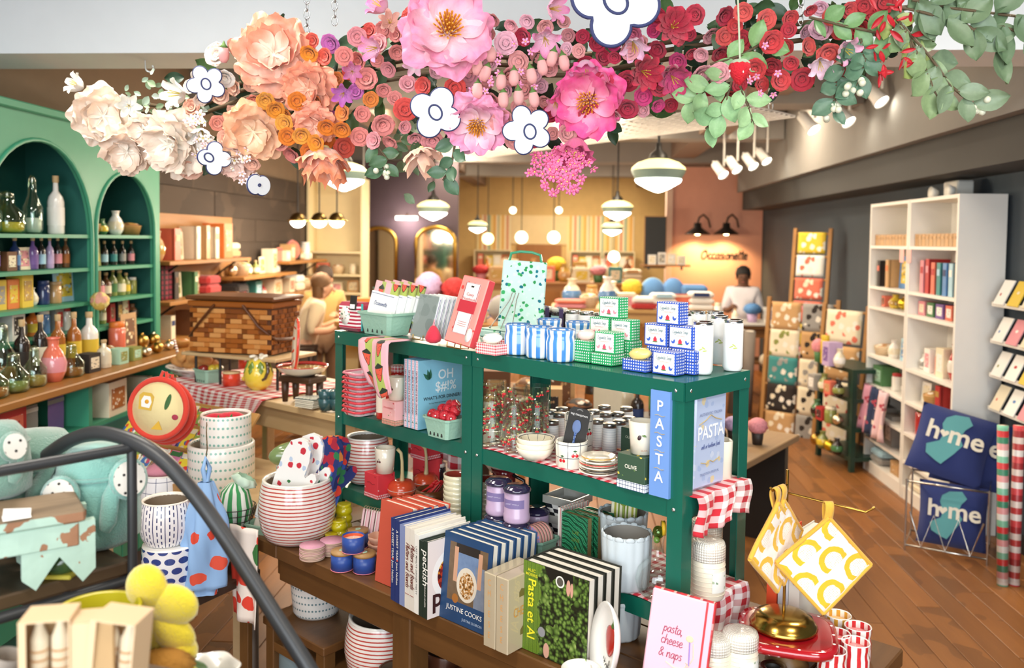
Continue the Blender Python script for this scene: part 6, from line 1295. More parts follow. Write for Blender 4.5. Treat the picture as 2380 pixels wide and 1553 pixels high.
turned('striped_tumbler','black and white striped stand under the round pot holders','stand',tuple(gp(368,1030,.8)),[('body',[(.0001,-.04),(.075,-.04),(.07,.1),(.0001,.1)],stripes([(0,'#f2efe8'),(.5,'#2a2826')],.028,0,.5))])
DTP=dots('#efeae2','#7fb2a2',.0165,.031,.0046,.3,.4)
def drum(label,loc,r,h,m,name='dotted_planter'):
 t=thing(name,label,'planter',tuple(loc),0,'white dotted planters');mk('pot_wall',MB().lathe([(.0001,0),(r*.95,0),(r,.012),(r,h*.96),(r*.98,h),(r*.93,h),(r*.91,h*.95)],40),m,t);mk('inner_wall',MB().lathe([(r*.92,h*.97),(r*.9,.02),(.0001,.018)],30),flat('#a89a86',.8),t)
c=gp(515,1128,.766);drum('large white drum planter with rows of mint dots',c,.120,.165,DTP);drum('smaller white drum planter with mint dots standing inside the large one',c+Vector((.01,.02,.085)),.092,.185,DTP)
for k,(dx,rz) in enumerate(((-.03,.3),(.02,-.2),(.04,.5))):t=thing('red_pouch','%s red cloth pouch with green strawberry leaf tag in the upper dotted planter'%ORD[k],'pouch',tuple(c+Vector((.0+dx,.02+.01*k,.235))),(.3,.2*k,rz));mk('pouch',MB().ell(.05,.03,.035,None,0,12,7,fr= lambda a,i:1+.08*math.sin(a*5)),cloth('#c8243a'),t);mk('leaf_tag',MB().prism([(0,.02),(.006,.006),(.02,.006),(.009,-.004),(.014,-.018),(0,-.008),(-.014,-.018),(-.009,-.004),(-.02,.006),(-.006,.006)],.003),flat('#3c8a4a',.8),t,(-.03,-.03,.015),(1.2,0,.2))
c=gp(640,1165,.766);c=Vector((c.x,c.y,.766));drum('dotted planter with green ceramic squash behind the mitts',c+Vector((.05,.05,0)),.06,.14,DTP);t=thing('green_squash','glossy green ceramic squash lying in the dotted planter','squash',tuple(c+Vector((.06,.04,.16))),.5);mk('squash',MB().ell(.095,.05,.045,None,0,20,10,fr= lambda a,i:1+.05*math.sin(a*6)),ceramic('#7d9460'),t);mk('stalk',MB().tube([(.09,0,.01),(.11,0,.02)],[.01,.007],8),ceramic('#5c6f3c'),t)
def dash_mat():
 t=T('dash_stripes');x,y,q=t.sep(t.coord());k=t.frac(x,.038);sol=t.lt(k,.07);da=t.mul(t.mul(t.gt(k,.34),t.lt(k,.44)),t.lt(t.frac(y,.022),.62));db=t.mul(t.mul(t.gt(k,.68),t.lt(k,.78)),t.lt(t.frac(y,.022,.4),.62))
 return t.done(t.mix(t.math('MAXIMUM',sol,t.math('MAXIMUM',da,db)),'#f2eff0','#2b3668'),.18,coat=.6)
BLOB=dots('#f3f1f2','#2f4488',.042,.031,.0105,.15,.6,True,1.55)
def bplanter(label,loc,r,h,m):return striped_planter(label,loc,r,h,0,m,ceramic('#eee6da'),'blue_white_planter','blue and white planters')
c=gp(398,1376,.5615);turned('blue_white_planter','white planter with rows of blue ovals under the dashed one','planter',tuple(c),[('pot_wall',[(.0001,0),(.07,0),(.085,.03),(.088,.12),(.086,.158)],BLOB),('rim',[(.086,.158),(.084,.162),(.0001,.16)],WHITE)],1.0,'blue and white planters')
bplanter('white planter with blue dashed stripes standing on the oval-dotted one',c+Vector((-.012,-.004,.163)),.083,.142,dash_mat())
bplanter('white planter with blue grid lines holding pink pouches at the left',gp(345,1290,.5615)+Vector((0,.12,.10)),.075,.165,plaid('#f2eff0','#2b3668',.04,.05));bplanter('hidden blue oval planter under the grid planter',gp(345,1290,.5615)+Vector((0,.12,-.0)),.07,.097,BLOB)
t=thing('pink_pouch','dusty pink pouch inside the grid planter at the left','pouch',tuple(gp(345,1290,.5615)+Vector((-.01,.12,.27))),.3);mk('pouch',MB().ell(.05,.035,.03),cloth('#d48a9a'),t);mk('strap',MB().tube([(-.03,0,.025),(0,0,.05),(.04,0,.03)],.004,6),cloth('#8a6a5a'),t)
TOMB=spots('#8fb4e0',['#e0523a','#8fb4e0','#d8452e','#e0523a'],15,.36,.7)
def bag(a,b):u_=a*2*PI;r=.062*(.35+.75*math.sin(min(1,b*1.25)*PI*.62))*(1 if b<.93 else .55)*(1+.16*math.sin(u_*4+b*5)+.05*math.sin(u_*9-b*14));return (r*math.cos(u_),r*.6*math.sin(u_),-.36*b)
t=thing('blue_bag','light blue folding bag printed with tomatoes hanging from the dotted planter','bag',tuple(dp(478,1120,2.62)),.3);mk('bag_body',MB().grid(bag,64,40,None,0,True,.36,.36),TOMB,t);mk('strap',MB().tube([(0,0,0),(-.008,0,.04),(.0,0,.075),(.012,.01,.04),(.004,0,0)],.008,6),TOMB,t)
mk('wire_hook',MB().tube([(0,0,0),(.004,.02,.03),(.0,.06,.075),(-.004,.16,.085),(-.004,.17,.07)],.002,6),metal('#6a5c48',.4),t,(0,0,.07))
TOMT=spots('#f0e2d6',['#e0422e','#e0422e','#d83a2a','#3c7a3c'],13,.5,.9)
c=dp(566,1225,2.72);mk('tomato_towel',MB().grid( lambda a,b:((a-.5)*.125*(1-.1*b),.010*math.sin(a*9+b)*(.3+b),-.30*b-.03*a*b),14,16,None,0,True,.125,.3),TOMT,None,tuple(c),-.5,'tomato print tea towel hanging beside the table corner','tea towel',solid=.004)
c=dp(588,1222,2.80);wb=thing('wire_basket','black wire basket holding green striped mitts left of the striped planter','basket',tuple(c+Vector((-.07,.03,-.03))),.2)
for k in range(5):mk('wire',MB().tube([((.045+.006*k)*math.cos(a),(.045+.006*k)*math.sin(a),.022*k) for a in [2*PI*i/18 for i in range(18)]],.0016,5,closed=True),BLACKM,wb)
for k in range(14):a=2*PI*k/14;mk('wire',MB().tube([(.045*math.cos(a),.045*math.sin(a),0),(.069*math.cos(a),.069*math.sin(a),.088)],.0014,5),BLACKM,wb)
mk('wire',MB().tube([(-.045,0,0),(.045,0,0)],.0016,5),BLACKM,wb)
t=thing('striped_mitt','green and white striped cloth bundle in the wire basket','cloth bundle',tuple(c+Vector((-.07,.03,-.025))),.3);mk('bundle',MB().lathe([(.0001,0),(.042,.01),(.058,.08),(.045,.135),(.02,.16),(.0001,.165)],20,None,0,True,fr= lambda a,i:1+.06*math.sin(a*5)),stripes([(0,'#eef2ea'),(.5,'#3f9a5a')],.033,0,.8),t);mk('frill',MB().lathe([(.02,0),(.045,.02),(.03,.035)],24,None,0,True,fr= lambda a,i:1+.15*math.sin(a*8)),flat('#cfe8d4',.8),t,(.02,0,.15),(0,.5,0))
b0=c+Vector((.028,.015,-.052));pulp_basket('berry_basket','mint green pulp basket with tomato towel at the table corner',b0,-TT+.3,.10,.08,.06)
o=thing('tea_towel','folded tomato tea towel in white sleeve standing at the table corner','tea towel',tuple(b0+Vector((0,0,.015))),(-.15,.2,-TT+.35));mk('towel',MB().box(.085,.016,.15,None,0,.005),spots('#f0e2d6',['#e0422e','#e0422e','#3c7a3c'],14,.5,.9),o);s=mk('sleeve',MB().box(.09,.02,.062,None,0,.002),SLV,o,(0,0,.05));letters(script_mb('Occasionette',.006,.0005),BLUEL,s,Tr(0,-.0105,.034)@Rx(PI/2))
for zz in (.006,.055):mk('blue_line',MB().box(.088,.0008,.001),BLUEL,s,(0,-.0102,zz))
ps=thing('plant_pedestal','dark wooden pedestal under the wire and mint baskets','pedestal',(b0.x-.04,b0.y+.02,0),0);mk('top',MB().box(.24,.14,.02,None,0,.003),DKW,ps,(0,0,b0.z-.022));mk('post',MB().lathe([(.0001,0),(.08,0),(.07,.02),(.02,.05),(.02,b0.z-.022),(.0001,b0.z-.022)],16),DKW,ps)
# ===== BLACK ARCHED SHELF WITH PLUSH
BLK=flat('#2e2f31',.42,.05);V0=Vector((-.683,1.5,0));qv=Vector((math.cos(.35),-math.sin(.35),0));dv=Vector((-.656,-.755,0))
def hp(s_,zz):p=V0+qv*s_;return (p.x,p.y,zz)
ar=thing('arched_shelf','black tubular arched shelf with walnut board at the left front','shelf',(0,0,0))
arc=[(-1.0,.0),(-.85,.35),(-.6,.8),(-.43,1.05),(-.3,1.2),(-.23,1.265),(-.165,1.308),(-.12,1.328),(-.072,1.339),(0,1.332),(.066,1.308),(.13,1.258),(.195,1.193),(.309,1.057),(.371,.985),(.45,.885),(.6,.68),(.8,.35),(.95,0)]
for _ in range(2):arc=[arc[0]]+[tuple(a*(1-f)+b*f for a,b in zip(p,q)) for p,q in zip(arc,arc[1:]) for f in (.25,.75)]+[arc[-1]]
mk('arch_tube',MB().tube([hp(*p) for p in arc],.0135,12),BLK,ar)
mk('upright',MB().tube([hp(0,1.33),hp(0,0)],.0085,10),BLK,ar);e_=V0+dv*.5;mk('upright',MB().tube([(e_.x,e_.y,1.317),(e_.x,e_.y,0)],.0085,10),BLK,ar)
for zz in (1.317,1.076):mk('rail',MB().tube([(V0.x,V0.y,zz),(e_.x,e_.y,zz)],.0095,10),BLK,ar)
nb=Vector((-.755,.656,0));SHD=.30
for zz in (1.076,):mk('rail',MB().tube([tuple(V0+nb*SHD+Vector((0,0,zz))),tuple(e_+nb*SHD+Vector((0,0,zz)))],.0095,10),BLK,ar);mk('rail',MB().tube([tuple(V0+Vector((0,0,zz))),tuple(V0+nb*SHD+Vector((0,0,zz)))],.0095,10),BLK,ar);mk('rail',MB().tube([tuple(e_+Vector((0,0,zz))),tuple(e_+nb*SHD+Vector((0,0,zz)))],.0095,10),BLK,ar)
for p in (V0+nb*SHD,e_+nb*SHD):mk('upright',MB().tube([(p.x,p.y,1.076),(p.x,p.y,0)],.0085,10),BLK,ar)
zsb=1.108;cb=V0+dv*.25+nb*(SHD/2);ab=math.atan2(.755,.656)
mk('shelf_board',MB().box(.5,SHD-.012,.024,None,0,.003),wood('#5f4a34','#3f2f20',0,1.2,.4),ar,(cb.x,cb.y,zsb-.024),(0,0,ab))
FUZ= lambda c_:flat(c_,1.0,.14,sheen=.8,bump=.7,bsc=320);PTEAL=FUZ('#7fb3a8');PDK=FUZ('#6d8f80');ROSE=dots('#ddd6cc','#2a2826',.019,.0165,.0026,.8,stagger=True)
def plush_can(label,loc,rot,m,s=1.0,heads=((-.055,-.075,.12,-.5),(.055,-.06,.15,.4))):
 t=thing('plush_watering_can',label,'plush toy',tuple(loc),rot,'plush watering cans')
 mk('body',MB().lathe([(.0001,0),(.07*s,.0),(.086*s,.014*s),(.088*s,.06*s),(.082*s,.13*s),(.074*s,.175*s),(.05*s,.205*s),(.0001,.212*s)],28,None,0,True,fr= lambda a,i:1+.012*math.sin(a*3+i)),m,t);mk('lid_seam',MB().tube([(.080*s*math.cos(a),.080*s*math.sin(a),.15*s) for a in [2*PI*i/24 for i in range(24)]],.005*s,6,closed=True),m,t)
 for hx,hy,hz,ya in heads:
  M=Tr(hx*s,hy*s,hz*s)@Rz(ya)@Rx(-.25)
  sp2=mk('spout',MB().lathe([(.018*s,.05*s),(.022*s,.02*s),(.036*s,.006*s),(.038*s,-.006*s),(.031*s,-.012*s)],20,M@Rx(PI/2)@Sc(1,1.15,-1)),m,t);mk('dotted_rose',MB().prism([(.031*s*math.cos(a),.036*s*math.sin(a)) for a in [2*PI*i/24 for i in range(24)]],.004*s,M@Tr(0,-.012*s,0)@Rx(PI/2)),ROSE,t)
 mk('handle_strap',MB().tube([(.045*s,-.062*s,.155*s),(.03*s,-.095*s,.12*s),(.024*s,-.1*s,.07*s),(.018*s,-.092*s,.05*s)],[.013*s,.019*s,.019*s,.012*s],10,flat=.6),m,t);return t
plush_can('teal plush watering can with two white dotted spouts at the shelf end',Vector((dp(226,1270,1.60).x,dp(226,1270,1.60).y,zsb+.001)),.42,PTEAL,.90,((-.062,-.085,.125,-.25),(.062,-.085,.150,.25)))
p_=dp(85,1150,1.62);plush_can('dark green plush watering can lying behind the mint stool',(p_.x,p_.y,zsb+.001),.2,PDK,1.0,((-.055,-.075,.13,-.4),))
p_=dp(-30,1030,1.42);plush_can('plush watering can cut off by the left picture edge on the stool',(p_.x-.02,p_.y+.06,zsb+.128),.75,PDK,.62,((.02,-.09,.15,.25),))
MINT=T('chipped_mint_paint');co=MINT.coord('Object');MINT.bump(MINT.noise(co,40.0,5.0),.5,.004);MINT=MINT.done(MINT.mix(MINT.gt(MINT.noise(co,14.0,5.0),.57),'#a9c2b2',MINT.mix(MINT.noise(co,30.0),'#a8785a','#8a6246')),.8)
WORN=wood('#9a8266','#6d5a44',0,2.0,.7)
p_=dp(40,1250,1.36);ru=thing('rustic_stool','chipped mint green wooden step stool with bare worn top','stool',(p_.x,p_.y,zsb+.001),ab-.25)
mk('top_board',MB().box(.24,.13,.022,None,[1,1,1,1,1,0],.004),[WORN,MINT],ru,(-.02,.05,.104));mk('front_apron',MB().box(.22,.014,.04,None,0,.002),MINT,ru,(-.02,-.004,.064))
for x in (.06,-.10):mk('cut_leg',MB().prism([(-.055,.104),(.055,.104),(.055,.02),(.035,0),(.0,.05),(-.035,0),(-.055,.02)],.018,Rx(PI/2)@Tr(0,0,-.009)),MINT,ru,(x,.0,0),(0,0,0))
for x in (.06,-.10):mk('cut_leg',MB().prism([(-.055,.104),(.055,.104),(.055,.02),(.035,0),(.0,.05),(-.035,0),(-.055,.02)],.018,Rx(PI/2)@Tr(0,0,-.009)),MINT,ru,(x,.10,0))
t=thing('price_card','small folded white price tag on the mint stool','tag',(p_.x+.0,p_.y+.0,zsb+.129),.5);mk('tag_sheet',MB().box(.04,.026,.0012),PAPER,t,(0,0,.004),(.3,.1,0));mk('tag_sheet',MB().box(.04,.026,.0012),PAPER,t,(.0,-.012,.0012),(0,0,.1))
t=thing('green_bundle','dark green glossy trinket under the mint stool','trinket',(p_.x+.03,p_.y+.075,zsb+.001),0);mk('bead_pile',MB().ell(.035,.03,.025,Tr(0,0,.025),0,12,7,fr= lambda a,i:1+.12*math.sin(a*6)),flat('#3f5a34',.2,coat=.5),t);mk('yellow_base',MB().box(.06,.05,.008,None,0,.002),flat('#b8a83a',.6),t)
lt=thing('front_table','dark table at the lower left corner under the yellow planter','table',(-.52,1.12,0),.1);ZL=.86
mk('table_top',MB().box(.62,.62,.03,None,0,.004),DKW,lt,(-.10,0,ZL-.03))
for x in (-.36,.16):
 for y in (-.26,.26):mk('leg',MB().box(.045,.045,ZL-.03,None,0,.003),DKW,lt,(x,y,0))
YPL=flat('#b9ae22',.35,.05,coat=.3);p_=dp(228,1450,1.22)
t=thing('yellow_planter','large mustard yellow cylinder planter behind the candle boxes','planter',(p_.x,p_.y,ZL+.001),0);hh=dp(228,1412,1.22).z-ZL;mk('pot_wall',MB().lathe([(.0001,0),(.058,0),(.06,.01),(.0605,hh-.004),(.059,hh),(.0555,hh-.002)],40),YPL,t);mk('inner_wall',MB().lathe([(.0555,hh-.002),(.054,.03),(.0001,.03)],36),YPL,t)
PYEL=flat('#ead22e',1.0,.1,sheen=.8,bump=.8,bsc=260);p_=dp(365,1440,1.28)
t=thing('plush_flower','bright yellow plush daffodil with brown tuft lying by the planter','plush toy',tuple(p_),(.2,0,-.2));t.scale=(.86,)*3
for k,(dx,dz,a,s) in enumerate(((-.012,.062,1.2,1.1),(.032,.03,.3,1.15),(.028,-.025,-.5,1.0),(-.015,-.03,-1.5,1.0),(.048,-.052,-.9,.6))):mk('petal',MB().ell(.046*s,.020,.036*s,None,0,18,10),PYEL,t,(dx,.004*(k%2),dz),(0,-a,0))
mk('tuft',MB().ell(.016,.014,.018,None,0,24,12,fr= lambda a,i:1+.22*math.sin(a*11+i*2)),flat('#b0793c',1.0,.2,bump=.9),t,(-.030,-.022,.012))
for k in range(3):mk('leaf',MB().ell(.05,.008,.016,None,0,14,6),FUZ('#5f7a4a'),t,(.01+.02*k,.01,-.085-.012*k),(.2,.2*k,.2))
SHAG=flat('#b07c34',1.0,.25,bump=1.0,bsc=120);t=thing('shaggy_plush','shaggy brown plush tuft in a yellow cup below the daffodil','plush toy',tuple(dp(380,1545,1.25)),0);mk('shag',MB().ell(.045,.03,.022,None,0,40,12,fr= lambda a,i:1+.1*math.sin(a*17+i*3)),SHAG,t);mk('yellow_cup',MB().lathe([(.02,-.06),(.05,-.02),(.047,-.02),(.0001,-.055)],20),YPL,t)
for nm,px,py,y,rz,tilt,lb in (('a',118,1590,1.03,.22,0,'kraft box of white banded candles, left one'),('b',268,1590,1.04,-.05,.10,'kraft box of white banded candles, tilted right one')):
 p_=dp(px,py,y);KR=flat('#d3b690',.7,.05);bw,bd,bh=.056,.048,.10
 t=thing('candle_gift_box',lb,'candle box',(p_.x,p_.y,dp(px,1428,y).z-bh),(0,tilt,rz));mk('back_panel',MB().box(bw,.002,bh),KR,t,(0,bd/2,0));mk('side_panel',MB().box(.002,bd,bh),KR,t,(bw/2,0,0));mk('side_panel',MB().box(.002,bd,bh),KR,t,(-bw/2,0,0));mk('top_panel',MB().box(bw+.002,bd+.002,.002),KR,t,(0,0,bh));mk('base_panel',MB().box(bw,bd,.002),KR,t);mk('front_frame',MB().box(.008,.0015,bh),KR,t,(-bw/2+.004,-bd/2,0));mk('clear_window',MB().box(bw-.006,.0008,bh-.004),glass('#fbf8f2',.08,.2),t,(0,-bd/2,.002))
 CBAND=stripes([(0,'#f4ede0'),(.55,'#cfa072'),(.8,'#f4ede0')],.0115,1,.5)
 for dx in (-.012,.012):cd_=mk('candle',MB().lathe([(.0001,.002),(.0105,.002),(.0105,.062)],16),CBAND,t,(dx,0,0));mk('candle_tip',MB().lathe([(.0105,.062),(.0105,.072),(.006,.084),(.003,.095),(.0001,.096)],16),flat('#f4ede0',.5),cd_)
 if nm=='b':continue
 bx_=thing('candle_carton','plain kraft carton beside the left candle box','carton',(p_.x+.052,p_.y+.012,dp(px,1428,y).z-bh-.006),rz);mk('carton',MB().box(.05,.045,bh,None,0,.001),KR,bx_);mk('flap',MB().box(.048,.02,.001),KR,bx_,(0,-.01,bh+.0005))
rs=thing('candle_riser','wooden block under the boxed candles at the lower left','riser',(dp(190,1590,1.05).x,1.05,ZL+.001),-.3);mk('block',MB().box(.23,.16,dp(118,1428,1.03).z-.10-ZL-.008,None,0,.004),wood('#6d4526','#4e2f18',0,1.0,.5),rs);mk('felt_top',MB().box(.226,.156,.0015),flat('#5b4a3a',.9),rs,(0,0,dp(118,1428,1.03).z-.10-ZL-.008))
p_=dp(15,1540,1.12);t=thing('ribbon_spool','taupe satin ribbon coils at the lower left edge','ribbon',tuple(p_),.3)
for k in range(4):mk('ribbon_coil',MB().lathe([(.02+.004*k,-.02),(.021+.004*k,.012)],18),flat('#9a8f84',.3,coat=.3),t,(.012*math.sin(k*2),.006*k,-.014*k),(.3*math.sin(k),.3*math.cos(k),0))
p_=dp(470,1572,1.3);t=thing('wavy_dish','white wavy-edged dish at the bottom picture edge','dish',tuple(p_),0);mk('dish',MB().lathe([(.0001,-.02),(.03,-.02),(.048,.005),(.056,.012),(.053,.013),(.03,-.015),(.0001,-.016)],48,None,0,True,fr= lambda a,i:1+.06*math.sin(a*6)*(i in (3,4))),WHITE,t);mk('foot',MB().lathe([(.0001,-.04),(.025,-.04),(.02,-.02),(.0001,-.02)],20),WHITE,t)
# ===== SMALL GOODS IN ROWS
PAL=dict(black='#24221f',white='#f0ece4',cream='#e8dcc0',amber='#a8642a',green='#4a7a4a',olive='#8a8f4a',dark='#2e2622',red='#b83030',pink='#e0929a',navy='#2c3c6a',blue='#5a8ac0',teal='#3f8a88',yellow='#e0c03c',orange='#e07a34',tan='#c49a68',brown='#70482c',grey='#9a9690',purple='#7a5a9a',mint='#a8d0b8',gold='#b8924a',sky='#a9cfe0',lilac='#c3a9cf',kraft='#b89468',coral='#e0745c')
GM={}
def gm(kind,c1,c2):
 k=(kind,c1,c2)
 if k in GM:return GM[k]
 A,B=PAL[c1],PAL[c2];out=[]
 def p(n,mb,m):
  me=mb.mesh(n);me.materials.append(m);out.append((n,me))
 gl= lambda c:flat(c,.12,.05,coat=.6)
 if kind=='B':
  p('bottle_body',MB().lathe([(.0001,0),(.46,0),(.5,.03),(.5,.55),(.42,.64),(.17,.74),(.15,.9),(.0001,.9)],14),gl(A));p('bottle_label',MB().lathe([(.51,.15),(.51,.46)],14),flat(B,.6));p('stopper',MB().lathe([(.16,.88),(.2,.9),(.2,1.0),(.0001,1.0)],10),flat('#c9a97a',.6))
 elif kind=='J':p('jar_body',MB().lathe([(.0001,0),(.47,0),(.5,.04),(.5,.8),(.4,.86),(.0001,.86)],14),gl(A));p('jar_lid',MB().lathe([(.43,.84),(.45,.84),(.45,1.0),(.0001,1.0)],14),flat(B,.4))
 elif kind=='K':p('book_cover',MB().box(1,.16,1,Tr(0,-.42,0)).box(.1,.9,1,Tr(-.45,.0,0)).box(.1,.9,1,Tr(.45,.0,0)),flat(A,.5));p('page_block',MB().box(.78,.84,.96,Tr(0,.05,.01)),PAGES);p('spine_label',MB().box(.7,.02,.2,Tr(0,-.51,.6)),flat(B,.5))
 elif kind=='X':p('carton',MB().box(1,1,1),flat(A,.6));p('panel',MB().box(.7,.02,.6,Tr(0,-.51,.2)),spots(B,[B,A,'#efe8d8'],6,.4,kind='Generated'))
 elif kind=='C':p('card',MB().box(1,.1,1,Rx(-.18)),flat(A,.6));p('picture',MB().box(.72,.02,.7,Rx(-.18)@Tr(0,-.06,.15)),spots(B,[B,A,'#efe0b8','#6a5a4a'],5,.5,kind='Generated'))
 elif kind=='V':p('vase_body',MB().lathe([(.0001,0),(.3,0),(.46,.2),(.5,.42),(.36,.66),(.2,.8),(.22,.95),(.28,1.0),(.24,.98),(.16,.8),(.0001,.78)],16),gl(A));p('vase_band',MB().lathe([(.475,.22),(.515,.42),(.43,.56)],16),gl(B))
 elif kind=='G':p('glass_wall',MB().lathe([(.0001,0),(.4,0),(.5,.08),(.5,.5),(.22,.74),(.2,1.0)],16),glass('#e4f2ea',.03,.6));p('stopper',MB().ell(.2,.2,.1,Tr(0,0,1.02),0,10,6),glass('#f4f8ee',.05,.8));p('liquid',MB().lathe([(.0001,.03),(.36,.03),(.45,.1),(.45,.3),(.0001,.31)],14),gl(A))
 elif kind=='P':p('pouch',MB().grid( lambda a,b:((a-.5)*(1-.1*abs(b-.5)),.5*math.sin(a*PI)*math.sin(b*PI*.9+.2)-.2,b),6,6).grid( lambda a,b:((.5-a)*(1-.1*abs(b-.5)),-.2-.0*a,b),3,3),cloth(A));p('band',MB().box(.98,.06,.12,Tr(0,-.21,.8)),cloth(B))
 elif kind=='U':p('cushion',MB().ell(.5,.32,.5,Tr(0,0,.5),0,14,8,fr= lambda a,i:1+.0),cloth(A));p('piping',MB().tube([(.5*math.cos(a),0,.5+.5*math.sin(a)) for a in [2*PI*i/18 for i in range(18)]],.02,5,closed=True),cloth(B))
 elif kind=='T':p('folded_cloth',MB().box(1,1,.5,None,0,.12),cloth(A));p('folded_cloth',MB().box(.97,.97,.48,Tr(0,0,.51),0,.12),cloth(B))
 elif kind=='D':p('ball',MB().ell(.5,.5,.45,Tr(0,0,.45),0,12,7),metal(A,.3));p('cap',MB().lathe([(.12,.88),(.12,1.0),(.0001,1.0)],8),metal(B,.3))
 elif kind=='M':p('mug_wall',MB().lathe([(.0001,0),(.42,0),(.45,.05),(.45,1),(.4,1),(.38,.1),(.0001,.1)],14),gl(A));p('handle',MB().tube([(.43,0,.8),(.66,0,.7),(.66,0,.35),(.43,0,.22)],.05,6),gl(B))
 elif kind=='F':p('bouquet',MB().ell(.5,.5,.32,Tr(0,0,.7),0,26,12,fr= lambda a,i:1+.14*math.sin(a*7+i*2.2)),flat(A,.8,.3,bump=1.0,bsc=20));p('pot',MB().lathe([(.0001,0),(.26,0),(.33,.45),(.0001,.45)],12),flat(B,.5))
 elif kind=='W':p('basket_wall',MB().lathe([(.0001,0),(.4,0),(.5,.6),(.5,.66),(.44,.62),(.0001,.3)],16),stripes([(0,A),(.5,B)],.12,1,.7));p('filling',MB().ell(.44,.44,.22,Tr(0,0,.62),0,18,8,fr= lambda a,i:1+.12*math.sin(a*6+i)),spots(A,[A,B,'#efe8d8','#b87a4a'],4,.6,kind='Generated'))
 elif kind=='S':p('shirt_pile',MB().box(1,1,.3,None,0,.1).box(.96,1,.3,Tr(.02,0,.33),0,.1).box(.98,.98,.3,Tr(0,0,.66),0,.1),cloth(A));p('top_fold',MB().box(.6,.04,.2,Tr(0,-.5,.72)),cloth(B))
 GM[k]=out;return out
KN=dict(B=('bottle','bottle'),J=('lidded_jar','jar'),K=('book','book'),X=('gift_box','box'),C=('picture_card','card'),V=('vase','vase'),G=('glass_decanter','decanter'),P=('pouch','pouch'),U=('round_cushion','cushion'),T=('folded_textile','folded cloth'),D=('ornament','ornament'),M=('mug','mug'),F=('flower_pot','flowers'),W=('woven_basket','basket'),S=('folded_shirts','shirts'))
def article(kind,c1,c2,loc,rot,label,w_,d,h,group=None):
 n,cat=KN[kind];t=thing(n,label,cat,tuple(loc),rot,group);t.scale=(w_,d,h)
 for pn,me in gm(kind,c1,c2):mk(pn,me,None,t)
 return t
def row(place,p0,p1,spec,rot,jit=.02):
 it=[s.split() for s in spec.split(',')];n=len(it);p0=Vector(p0);p1=Vector(p1);L=(p1-p0).length;seen={}
 for i,(k,a,b,w_,h) in enumerate(it):
  w_=float(w_)/100;h=float(h)/100;f=(i+.5)/n;nm=KN[k][1]
  d={'K':.14,'C':.05,'P':w_*.5,'X':w_*.8,'U':w_,'T':w_*.8,'S':w_*.8}.get(k,w_)
  w2=min(w_,L/n*.97) if k in 'KX' else w_
  if k in 'BJVGDMWF':d=w2=min(w_,max(L/n*.98,.03))
  lb='%s%s %s, %s item from left %s'%(a,' '+b if a!=b else '',nm,ORD[i],place)
  article(k,a,b,p0.lerp(p1,f)+Vector((0,0,.001)),rot+(random.random()-.5)*.12*(k not in 'K'),lb,w2,d,h,None)
# ===== GREEN ARCHED CABINET ON THE LEFT WALL
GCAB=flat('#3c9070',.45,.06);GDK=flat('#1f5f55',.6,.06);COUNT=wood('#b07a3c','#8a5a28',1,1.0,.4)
UF,UBk,V0c,V1c,ZTOP=-2.55,-2.93,3.25,5.03,2.27
cab=thing('green_cabinet','green painted wall cabinet with two arched niches and wooden counter','cabinet',room(0,0,0),-YAW)
def cpart(n,u0,u1,v0,v1,z0,z1,m,bev=0.0):return mk(n,MB().box(u1-u0,v1-v0,z1-z0,None,0,bev),m,cab,((u0+u1)/2,(v0+v1)/2,z0))
ARCH=((3.87,.42,1.70,.45),(4.645,.315,1.72,.335))
mb=MB();zc0=1.036
edges=[V0c]+[q for c_,hw,*_ in ARCH for q in (c_-hw,c_+hw)]+[V1c]
for i in range(0,6,2):mb.box(.025,edges[i+1]-edges[i],ZTOP-zc0,Tr(UF-.0125,(edges[i]+edges[i+1])/2,zc0))
for c_,hw,zs_,ah in ARCH:
 N=24;fr_,bk_=[],[]
 for i in range(N):
  a0_,a1_=PI*(1-i/N),PI*(1-(i+1)/N);q0=(c_+hw*math.cos(a0_),zs_+ah*math.sin(a0_));q1=(c_+hw*math.cos(a1_),zs_+ah*math.sin(a1_))
  mb.add([(UF,q0[0],q0[1]),(UF,q1[0],q1[1]),(UF,q1[0],ZTOP),(UF,q0[0],ZTOP)],[(0,1,2,3)]);mb.add([(UF,q0[0],q0[1]),(UF,q1[0],q1[1]),(UF-.025,q1[0],q1[1]),(UF-.025,q0[0],q0[1])],[(3,2,1,0)],None,0,True)
mk('arched_face',mb,GCAB,cab)
for c_,hw,zs_,ah in ARCH:mk('arch_moulding',MB().tube([(UF+.002,c_-hw,zc0)]+[(UF+.002,c_+hw*math.cos(PI*(1-i/20)),zs_+ah*math.sin(PI*(1-i/20))) for i in range(21)]+[(UF+.002,c_+hw,zc0)],.011,6),GCAB,cab)
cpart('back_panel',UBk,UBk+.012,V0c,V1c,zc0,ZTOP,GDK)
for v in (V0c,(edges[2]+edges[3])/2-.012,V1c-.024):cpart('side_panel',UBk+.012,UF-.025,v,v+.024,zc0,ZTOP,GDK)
cpart('cabinet_top',UBk,UF+.02,V0c,V1c+.02,ZTOP,ZTOP+.04,GCAB,.006)
for zz in (1.70,1.525,1.345,1.195):
 for i in (1,3):cpart('shelf',UBk+.012,UF-.004,edges[i]-.02,edges[i+1]+.02,zz-.018,zz,GCAB)
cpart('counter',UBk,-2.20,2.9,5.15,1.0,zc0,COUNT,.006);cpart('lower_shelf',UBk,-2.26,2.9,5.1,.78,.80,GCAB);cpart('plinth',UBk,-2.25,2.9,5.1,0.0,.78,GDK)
for k in range(14):cpart('beadboard_plank',-2.25,-2.238,2.92+.156*k,2.92+.156*k+.150,.06,.72,GCAB,.004)
for v in (2.9,3.75,4.55,5.07):cpart('lower_stile',UBk+.1,-2.25,v,v+.03,.80,1.0,GCAB)
